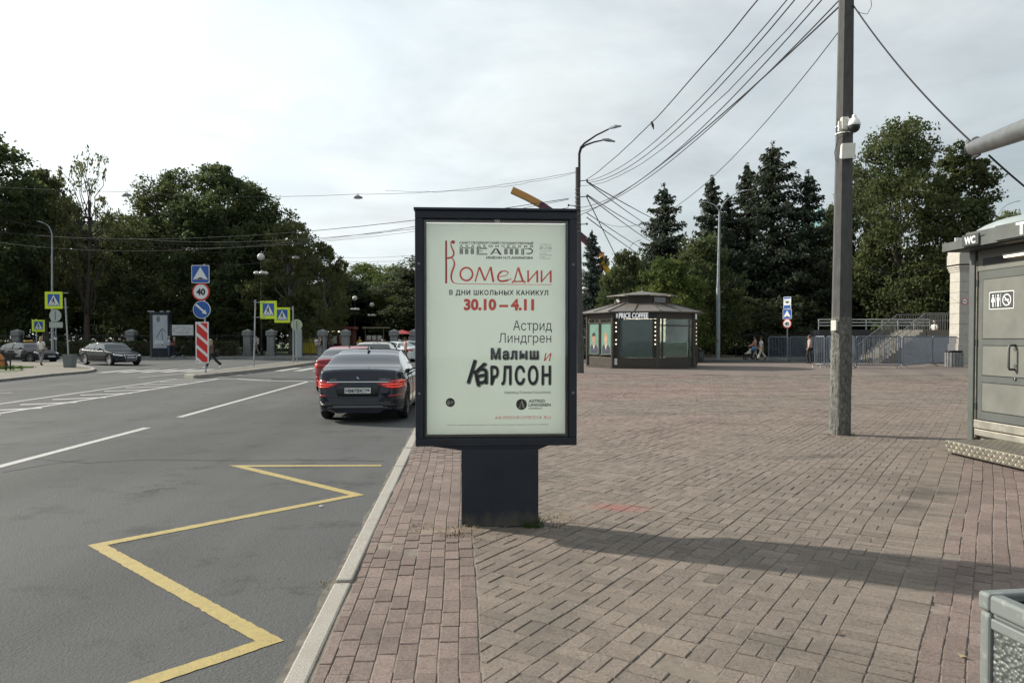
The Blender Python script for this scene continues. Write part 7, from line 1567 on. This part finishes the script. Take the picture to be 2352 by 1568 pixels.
# snack cart with canopy and fairground booth with lit lamp
b = at(862, 776, 82); t = thing('snack_cart', 'snack cart with flat canopy beyond the gate', 'cart', (b.x, 82, 0)); mb = MB(); mb.box((0,0,.9), (2.2,1.2,.9)); mb.build('counter', 'red_wood', t); mb = MB(); mb.box((.1,0,2.75), (2.8,1.5,.12)); mb.build('canopy', 'cloth_khaki', t)
for x in (-1.0, 1.0): mb = MB(); mb.box((x,-.5,1.8), (.07,.07,1.9)); mb.build('post', 'steel', t)
for x in (-.7,-.1,.5): mb = MB(); mb.box((x,-.1,1.65), (.4,.4,.5)); mb.build('jar', 'off_white', t)
for x in (-.3, .35):
    mb = MB(); mb.lathe([(.08,1.15), (.42,1.2), (.42,1.5), (.08,1.55)], (x,-.75,-.75), 12); mb.build('wheel_guard', 'steel', t)
b = at(765, 776, 84); t = thing('fair_booth', 'reddish fairground booth with a lit lamp behind the gate', 'booth', (b.x, 84, 0)); mb = MB(); mb.box((0,.6,1.3), (4.6,2.0,2.6)); mb.build('wall', 'cloth_maroon', t); mb = MB(); mb.box((0,-.1,2.75), (5.2,2.8,.3)); mb.build('awning', 'red_wood', t); mb = MB(); mb.box((.5,-1.6,2.35), (1.3,.1,.14)); mb.build('lamp', 'bulb_lit', t)
for x, m_ in ((-1.8,'cloth_khaki'), (-.9,'cloth_yellow'), (.2,'cloth_pale_blue'), (1.2,'cloth_khaki')): mb = MB(); mb.box((x,-.55,1.45), (.7,.12,.9)); mb.build('hung_goods', m_, t)
b = at(924, 776, 80); t = thing('parasol', 'red parasol beyond the gate near the poster edge', 'parasol', (b.x, 80, 0)); mb = MB(); mb.lathe([(1.5,2.05), (1.3,2.15), (0,2.5)], (0,0,0), 12, cap=False); mb.build('canopy', 'sign_red', t); mb = MB(); mb.tube([(0,0,0), (0,0,2.5)], .04, 6); mb.build('pole', 'steel', t)
# ------------------------------------------------------------------ left corner: bin, low fence, lawn
p = G(153, 844); t = thing('litter_bin', 'square grey bin on the left corner pavement', 'litter bin', (p.x, p.y+.3, 0)); mb = MB(); mb.add([(-.22,-.22,0), (.22,-.22,0), (.22,.22,0), (-.22,.22,0), (-.26,-.26,.70), (.26,-.26,.70), (.26,.26,.70), (-.26,.26,.70)], [(0,1,5,4), (1,2,6,5), (2,3,7,6), (3,0,4,7), (3,2,1,0)]); mb.build('body', 'bin_frame', t); mb = MB(); mb.ring(-.275, .275, -.275, .275, .04, 0, .05)
mb.v = [(a, c, .72-b_) for a, b_, c in mb.v]; mb.build('rim', 'bin_frame', t)
lw = [G(*q).xy for q in ((-160,838), (20,838), (48,843), (52,848), (35,853), (-160,858))]; struct(sheet('corner_lawn', [tuple(q) for q in lw], .012, 'grass'))
rs = np.random.RandomState(5); cpt = G(0, 847); P = np.column_stack([cpt.x-2.2+3.0*rs.rand(3000), cpt.y-1.6+3.4*rs.rand(3000), .02+.05*rs.rand(3000)]); V, Q = leaf_quads(P, .07, rs, 0); o = obj('lawn_grass', np_mesh('lawn_grass', V, Q), 'blade'); struct(o, 'stuff'); tag(o, 'short green grass of the corner lawn at the left edge', 'grass')
a, b_ = G(-80, 856), G(24, 850); c = G(24, 838)
railing(tuple(a.xy), tuple(b_.xy), .62, 'low ornamental iron fence along the corner lawn, front side', step=.22, name='low_fence', grp='low fence round the lawn'); railing(tuple(b_.xy), tuple(c.xy), .62, 'low ornamental iron fence along the corner lawn, end side', step=.22, name='low_fence', grp='low fence round the lawn')
p = G(-10, 843); mb = MB(); mb.lathe([(.0,.95), (.25,.75), (.45,.45), (.6,.12), (.6,.0)], (0,0,0), 9, cap=False); o = mb.build('orange_tarp', 'orange_cloth'); o.location = (p.x, p.y, 0); tag(o, 'orange tarpaulin heap behind the low fence at the left edge', 'tarpaulin')
# ------------------------------------------------------------------ amusement ride rising behind the poster
RD = 100.0
def rp(a, b_): return at(a, b_, RD)
t = thing('pendulum_ride', 'orange and maroon swing arm of an amusement ride behind the poster', 'amusement ride', (rp(1330,776).x, RD, 0)); O = Vector((rp(1330,776).x, RD, 0))
pts = [(1176,437), (1208,452), (1240,469), (1270,489), (1300,515), (1345,552), (1380,588)]
for i, m_ in enumerate(('ride_orange', 'ride_orange', 'ride_maroon', 'ride_maroon', 'ride_maroon', 'ride_maroon')):
    p, q = rp(*pts[i])-O, rp(*pts[i+1])-O; d = (q-p).normalized(); n_ = Vector((-d.z, 0, d.x))*.42; mb = MB(); f_ = Vector((0,.45,0)); mb.add([p-n_-f_, q-n_-f_, q+n_-f_, p+n_-f_, p-n_+f_, q-n_+f_, q+n_+f_, p+n_+f_], [(0,1,2,3), (7,6,5,4), (0,4,5,1), (1,5,6,2), (2,6,7,3), (3,7,4,0)]); mb.build('arm_segment', m_, t)
p, q = rp(1384,604)-O, rp(1412,648)-O; mb = MB(); mb.tube([p, q, q+Vector((1.5,0,-3))], .42, 8); mb.build('leg', 'ride_yellow', t); mb = MB(); q2 = rp(1425,776)-O; mb.tube([q, (q2.x, 2, 0)], .5, 8); mb.build('tower', 'ride_yellow', t); mb = MB(); q3 = rp(1320,776)-O; mb.tube([rp(1384,600)-O, (q3.x, 2, 0)], .5, 8); mb.build('tower', 'ride_maroon', t)
mb = MB(); mb.ball(rp(1385,600)-O, .7, 12, 8); mb.build('hub', 'ride_yellow', t, True)
for i, (x, y) in enumerate(((1378,596), (1384,592), (1391,600), (1395,606))): mb = MB(); c = rp(x, y)-O; mb.ball((c.x, -.7, c.z), (.25,.25,.4), 8, 6); mb.ball((c.x, -.7, c.z+.55), .17, 8, 6); mb.build('seat', ('ride_yellow','ride_orange','cloth_navy','cloth_khaki')[i], t)
# pale turquoise building glimpsed through the trees
b = at(1905, 600, 140); t = thing('turquoise_building', 'turquoise building glimpsed through the trees by the concrete pole', 'building', (b.x, 140, 0)); mb = MB(); mb.box((0,4,9), (14,8,18)); mb.build('wall', 'teal_wall', t); mb = MB(); mb.lathe([(5.5,18), (5.5,19), (5.0,22), (3.0,25), (0,27)], (0,4,0), 20, cap=False); mb.build('dome', 'teal_wall', t, True)
for i in range(4):
    for j in range(3): mb = MB(); mb.box((-5+i*3.3, -.05, 4+j*5), (1.4, .2, 2.6)); mb.build('window', 'car_glass_clear', t)
# ------------------------------------------------------------------ people
def skin_mesh(name, verts, edges, rad, m, parent, root=0, sub=1):
    me = bpy.data.meshes.new(name); me.from_pydata([tuple(v) for v in verts], edges, []); me.update()
    o = obj(name, me, m, parent); sk = o.modifiers.new('skin', 'SKIN'); sk.use_smooth_shade = True
    if not me.skin_vertices: me.skin_vertices.new() if hasattr(me.skin_vertices, 'new') else None
    for i, d in enumerate(me.skin_vertices[0].data): d.radius = rad[i] if isinstance(rad[i], tuple) else (rad[i], rad[i]); d.use_root = (i == root)
    s = o.modifiers.new('sub', 'SUBSURF'); s.levels = sub; s.render_levels = sub; return o
def person(label, loc, face, h, top, low, hair, skin='skin', legs=(0, 0), knees=(0, 0), arms=((0, 0), (0, 0)), lean=0.0, long_hair=False, coat=False, wide=1.0, sleeves='short', shoes='shoe_black', head_turn=0.0, flare=1.0, group='people'):
    """face: direction the person looks (angle from +x); legs: swing of each thigh, forward +; arms: (swing, elbow bend)"""
    s = h/1.75; t = thing('person', label, 'person', loc, face-math.pi/2, group)
    V, E, Rr = [], [], []
    def add(p, r, par=None):
        V.append(Vector(p)*s); Rr.append(r*s if not isinstance(r, tuple) else (r[0]*s, r[1]*s))
        if par is not None: E.append((par, len(V)-1))
        return len(V)-1
    ln = math.tan(lean); 
    pel = add((0, 0, .95), (.135, .095)); sp = add((0, ln*.12, 1.08), (.125, .09), pel); ch = add((0, ln*.30, 1.28), (.145, .10), sp); nb = add((0, ln*.45, 1.44), (.09, .07), ch); nk = add((0, ln*.50+.01, 1.50), .048, nb)
    h0 = add((0, ln*.55+.02, 1.575), (.06, .072), nk); h1 = add((0, ln*.6+.02, 1.655), (.074, .09), h0); h2 = add((0, ln*.62+.012, 1.72), (.055, .065), h1); nose = add((0, ln*.6+.125, 1.635), .012, h1)
    segs = {}
    for k, sd in enumerate((-1, 1)):
        sw, el = arms[k]; sh = add((sd*.165*wide, ln*.40, 1.405), .055, nb); d = Vector((sd*.10, math.sin(sw), -math.cos(sw))).normalized(); eb = add(V[sh]/s+d*.28, .042, sh); d2 = Vector((sd*.03, math.sin(sw+el), -math.cos(sw+el))).normalized(); wr = add(V[eb]/s+d2*.24, .029, eb); pm = add(V[wr]/s+d2*.06, (.034, .022), wr)
        sdv = Vector((1, 0, 0)); fw = d2.cross(sdv)
        for q in range(4): fb = add(V[pm]/s+d2*.04+fw*(.022*(q-1.5)), .009, pm); add(V[fb]/s+(d2*.045+sdv*(-sd)*.012)*(1-.08*abs(q-1.3)), .0075, fb)
        tb = add(V[wr]/s+d2*.035+fw*.035, .010, wr); add(V[tb]/s+d2*.03+fw*.014, .008, tb)
        segs['a%d' % k] = (sh, eb, wr)
    for k, sd in enumerate((-1, 1)):
        a, kn = legs[k], knees[k]; hp = add((sd*.085, 0, .90), .082, pel); d = Vector((0, math.sin(a), -math.cos(a))); kk = add(V[hp]/s+d*.42, .056, hp); d2 = Vector((0, math.sin(a-kn), -math.cos(a-kn))); an = add(V[kk]/s+d2*.41, .036, kk); to = add(V[an]/s+Vector((0, .13*math.cos(a-kn), -.035+.13*math.sin(a-kn))), .032, an); segs['l%d' % k] = (hp, kk, an, to)
    # stand on the ground: drop so that the lowest foot touches
    zmin = min(V[segs['l0'][3]].z, V[segs['l0'][2]].z-.05*s, V[segs['l1'][3]].z, V[segs['l1'][2]].z-.05*s)-.032*s
    for v in V: v.z -= zmin
    body = skin_mesh('body', V, E, Rr, skin, t)
    # top
    tv, te, tr = [], [], []
    def tad(p, r, par=None):
        tv.append(p); tr.append(r); 
        if par is not None: te.append((par, len(tv)-1))
        return len(tv)-1
    f = 1.0*s; a0 = tad(V[pel]+Vector((0,0,-.03*s)) if not coat else V[pel]+Vector((0,0,-.42*s)), (.165*f*wide, .125*f) if not coat else (.20*f*wide, .15*f)); p_ = a0
    if coat: p_ = tad(V[pel]+Vector((0,0,-.1*s)), (.175*f*wide, .13*f), p_)
    a1 = tad(V[sp], (.155*f*wide, .115*f), p_); a2 = tad(V[ch], (.175*f*wide, .125*f), a1); a3 = tad(V[nb]+Vector((0,0,.0)), (.10*f, .082*f), a2)
    for k in (0, 1):
        sh, eb, wr = segs['a%d' % k]; q = tad(V[sh], .075*f, a3); e = tad(V[eb] if sleeves != 'short' else V[sh].lerp(V[eb], .75), .062*f, q)
        if sleeves == 'long': tad(V[wr], .048*f, e)
    skin_mesh('coat' if coat else 'shirt', tv, te, tr, top, t)
    # legs
    tv, te, tr = [], [], []; a0 = tad(V[pel], (.15*f*wide, .11*f))
    for k in (0, 1):
        hp, kk, an, to = segs['l%d' % k]; q = tad(V[hp], .098*f, a0); e = tad(V[kk], .074*f*(1+.15*(flare-1)), q); tad(V[an]+Vector((0,0,.02*s)), .056*f*flare, e)
    skin_mesh('trousers', tv, te, tr, low, t)
    for k in (0, 1):
        hp, kk, an, to = segs['l%d' % k]; mb = MB(); c = V[an].lerp(V[to], .45); d = (V[to]-V[an]); ang = math.atan2(d.z, d.y); m_ = Matrix.Translation(c) @ Matrix.Rotation(ang, 4, 'X'); mb.ball((0,0,0), (.05*s, .14*s, .05*s), 10, 8); mb.v = [tuple(m_ @ Vector(v)) for v in mb.v]; mb.build('shoe', shoes, t, True)
    hd = V[h1]; mb = MB(); mb.ball((hd.x, hd.y-.022*s, hd.z+.035*s), (.092*s, .105*s, .098*s), 12, 8)
    if long_hair: mb.ball((hd.x, hd.y-.075*s, hd.z-.12*s), (.095*s, .06*s, .22*s), 10, 8)
    mb.build('hair', hair, t, True); mb = MB()
    for sd in (-1, 1): mb.ball((hd.x+sd*.032*s, hd.y+.083*s, hd.z-.002), .011*s, 6, 4)
    mb.build('eyes', 'sign_black', t); return t, V, segs
W = R(24)
def gp(a, b_, z=0.0): p = G(a, b_, z); return (p.x, p.y, z)
p = gp(95, 839); person('person in white T-shirt and grey trousers walking away on the left corner pavement', p, R(92), 1.66, 'cloth_white', 'cloth_grey', 'hair_blond', legs=(.18, -.12), knees=(.1, .25), arms=((-.15, .1), (.2, .1)), long_hair=True, flare=1.1)
p = gp(487, 847.5, ZR); pw = person('long-haired woman in black striding past the chevron board', p, R(186), 1.68, 'cloth_brown', 'cloth_black', 'hair_blond', legs=(.42, -.52), knees=(.1, .30), arms=((.3, .9), (.2, 1.0)), lean=.12, long_hair=True, sleeves='long', shoes='shoe_white', flare=1.6)
b = Vector(p); mb = MB(); mb.ball((b.x+.22, b.y+.16, .86+ZR), (.16, .09, .20), 10, 8); mb.tube([(b.x+.05, b.y+.10, 1.40+ZR), (b.x+.22, b.y+.16, 1.05+ZR)], .012, 5); tag(mb.build('shoulder_bag', 'cloth_black'), 'black bag at the hip of the striding long-haired woman', 'bag')
p = at(388, 776, 61.9); person('man in pale blue shirt and jeans standing by the advertising column', (p.x, 61.9, 0), R(20), 1.74, 'cloth_pale_blue', 'cloth_denim', 'hair_grey', legs=(.03, -.03), arms=((.3, 1.2), (.3, 1.2)))
p = at(400, 776, 62.0); person('person in maroon top and dark skirt facing the man by the advertising column', (p.x, 62.0, 0), R(175), 1.66, 'cloth_maroon', 'cloth_black', 'hair_grey', legs=(.05, -.05), arms=((.4, 1.1), (.3, 1.1)), shoes='shoe_white', wide=1.1, flare=1.5)
# pushchair next to that couple
def pram(name, label, loc, rz, cloth, hood, child=False, s=1.0):
    t = thing(name, label, 'pushchair', loc, rz)
    for x, y in ((-.32,-.22), (-.32,.22), (.34,-.22), (.34,.22)):
        wh = bpy.data.objects.new('wheel', None); C.objects.link(wh); wh.parent = t; wh.location = (x, y, .12); mb = MB(); mb.lathe([(.07,-.02), (.12,-.025), (.12,.025), (.07,.02)], (0,0,0), 16, 'Y', cap=False); mb.build('tyre', 'tyre', wh); mb = MB(); mb.lathe([(0,-.012), (.075,-.012), (.075,.012), (0,.012)], (0,0,0), 12, 'Y'); mb.build('hub', 'lamp_grey', wh)
    for y in (-.22, .22): mb = MB(); mb.tube([(-.32,y,.12), (.15,y,.42), (.52,y,.98)], .014, 6); mb.tube([(.34,y,.12), (-.05,y,.45)], .014, 6); mb.build('frame_side', 'dark_metal', t)
    mb = MB(); mb.tube([(.52,-.22,.98), (.52,.22,.98)], .018, 6); mb.build('handle', 'black_trim', t)
    mb = MB(); mb.add([(-.38,-.18,.42), (.02,-.18,.36), (.02,.18,.36), (-.38,.18,.42), (.30,-.18,.80), (.30,.18,.80), (-.36,-.18,.34), (.05,-.18,.28), (.05,.18,.28), (-.36,.18,.34), (.36,-.18,.76), (.36,.18,.76)], [(0,1,2,3), (1,4,5,2), (6,9,8,7), (7,8,11,10), (0,6,7,1), (1,7,10,4), (3,2,8,9), (2,5,11,8), (0,3,9,6), (4,10,11,5)]); mb.build('seat', cloth, t, bevel=.02)
    mb = MB(); mb.ball((.30,0,.78), (.20,.20,.18), 12, 8); mb.build('hood', hood, t, True)
    if child: mb = MB(); mb.ball((.02,0,.72), (.10,.10,.11), 10, 8); mb.ball((-.05,0,.52), (.18,.13,.13), 10, 8); mb.tube([(-.1,-.06,.48), (-.36,-.07,.44)], .05, 6); mb.tube([(-.1,.06,.48), (-.36,.07,.44)], .05, 6); mb.build('child', 'cloth_cream', t, True)
    return t
p = at(411, 776, 61.8); pram('pushchair', 'dark pushchair beside the couple at the advertising column', (p.x, 61.8, 0), R(10), 'cloth_black', 'cloth_black')
# right-hand couple with pushchair
p = gp(1722, 825.5); pram('pushchair', 'light pushchair with a child and blue bag pushed by the couple in cream', p, R(8), 'cloth_black', 'cloth_blue', True)
pr = gp(1748, 827); person('woman in white top and wide cream trousers walking in front beside the pushchair', pr, R(180), 1.70, 'cloth_white', 'cloth_cream', 'hair_brown', legs=(.35, -.38), knees=(.1, .25), arms=((-.3, .2), (.3, .2)), flare=1.6, skin='skin_tan')
pr2 = gp(1741, 826); person('person in peach top pushing the pushchair, behind the woman in cream', (pr2[0], pr2[1]+.7, 0), R(180), 1.74, 'cloth_pink', 'cloth_cream', 'hair_dark', legs=(.25, -.2), knees=(.1, .2), arms=((.5, .6), (.5, .6)))
p = gp(1859, 834.5); person('man in loose pink shirt and dark trousers walking past the barriers', p, R(170), 1.78, 'cloth_rose', 'cloth_black', 'hair_brown', legs=(-.10, .30), knees=(.05, .55), arms=((.15, .3), (.05, .1)), wide=1.15, sleeves='elbow')
# man on the stairs
p = at(2146, 776, 48.6); person('man in white shirt climbing the stone stairs', (p.x, 48.6, 1.0), R(35), 1.76, 'cloth_white', 'cloth_navy', 'hair_grey', legs=(.35, -.05), knees=(.5, .1), arms=((.2, .3), (-.1, .2)), skin='skin_tan')
p = gp(1606, 827); person('small child in pink top and yellow trousers beside the kiosk', p, R(90), 1.05, 'cloth_pink', 'cloth_yellow', 'hair_dark', legs=(.2, -.2), arms=((.1, .1), (.1, .1)))
# near the cars and in the gate
p = gp(930, 838.5, ZR); person('woman in long pink coat standing by the kerb behind the black saloon', (p[0], 47.0, ZR), R(15), 1.72, 'cloth_pink', 'cloth_black', 'hair_dark', coat=True, sleeves='long', legs=(.05, -.05))
p = at(580+10, 776, 66.8); p = at(588, 776, 66.6); person('person in pale jacket walking through the park path behind the crossing sign post', (p.x, 66.6, 0), R(200), 1.75, 'cloth_khaki', 'cloth_grey', 'hair_grey', legs=(.3, -.3), knees=(.1, .2), arms=((.2, .2), (-.2, .2)), sleeves='long')
p = at(727, 776, 70); person('person in white top with a dark strap inside the park gate', (p.x, 70, 0), R(90), 1.72, 'cloth_white', 'cloth_khaki', 'hair_dark', legs=(.1, -.1), arms=((.1, .2), (.1, .2)))
p = at(738, 776, 62.5); person('woman in black T-shirt looking at her hands left of the red saloon', (p.x, 62.5, 0), R(195), 1.72, 'cloth_black', 'cloth_grey', 'hair_brown', legs=(.1, -.1), arms=((.35, 1.2), (.35, 1.2)), long_hair=True)
for i, (x, y, c1, c2, lb, f_) in enumerate(((752, 76, 'cloth_purple', 'cloth_navy', 'person in purple near the fairground booth, left one', 60), (762, 77, 'cloth_khaki', 'cloth_denim', 'person in khaki near the fairground booth, right one', 120), (826, 78, 'cloth_yellow', 'cloth_grey', 'person in ochre top beside the snack cart', 250), (878, 79, 'cloth_white', 'cloth_grey', 'person in white right of the snack cart', 30), (917, 77, 'cloth_white', 'cloth_denim', 'person in white under the red parasol', 90), (940, 76.5, 'cloth_white', 'cloth_khaki', 'person in white next to the poster edge beyond the gate', 200))):
    p = at(x, 776, y); person(lb, (p.x, y, 0), R(f_), 1.70, c1, c2, ('hair_dark', 'hair_brown', 'hair_grey')[i % 3], legs=(.15, -.15), arms=((.1, .3), (-.1, .3)), group='people in the park')
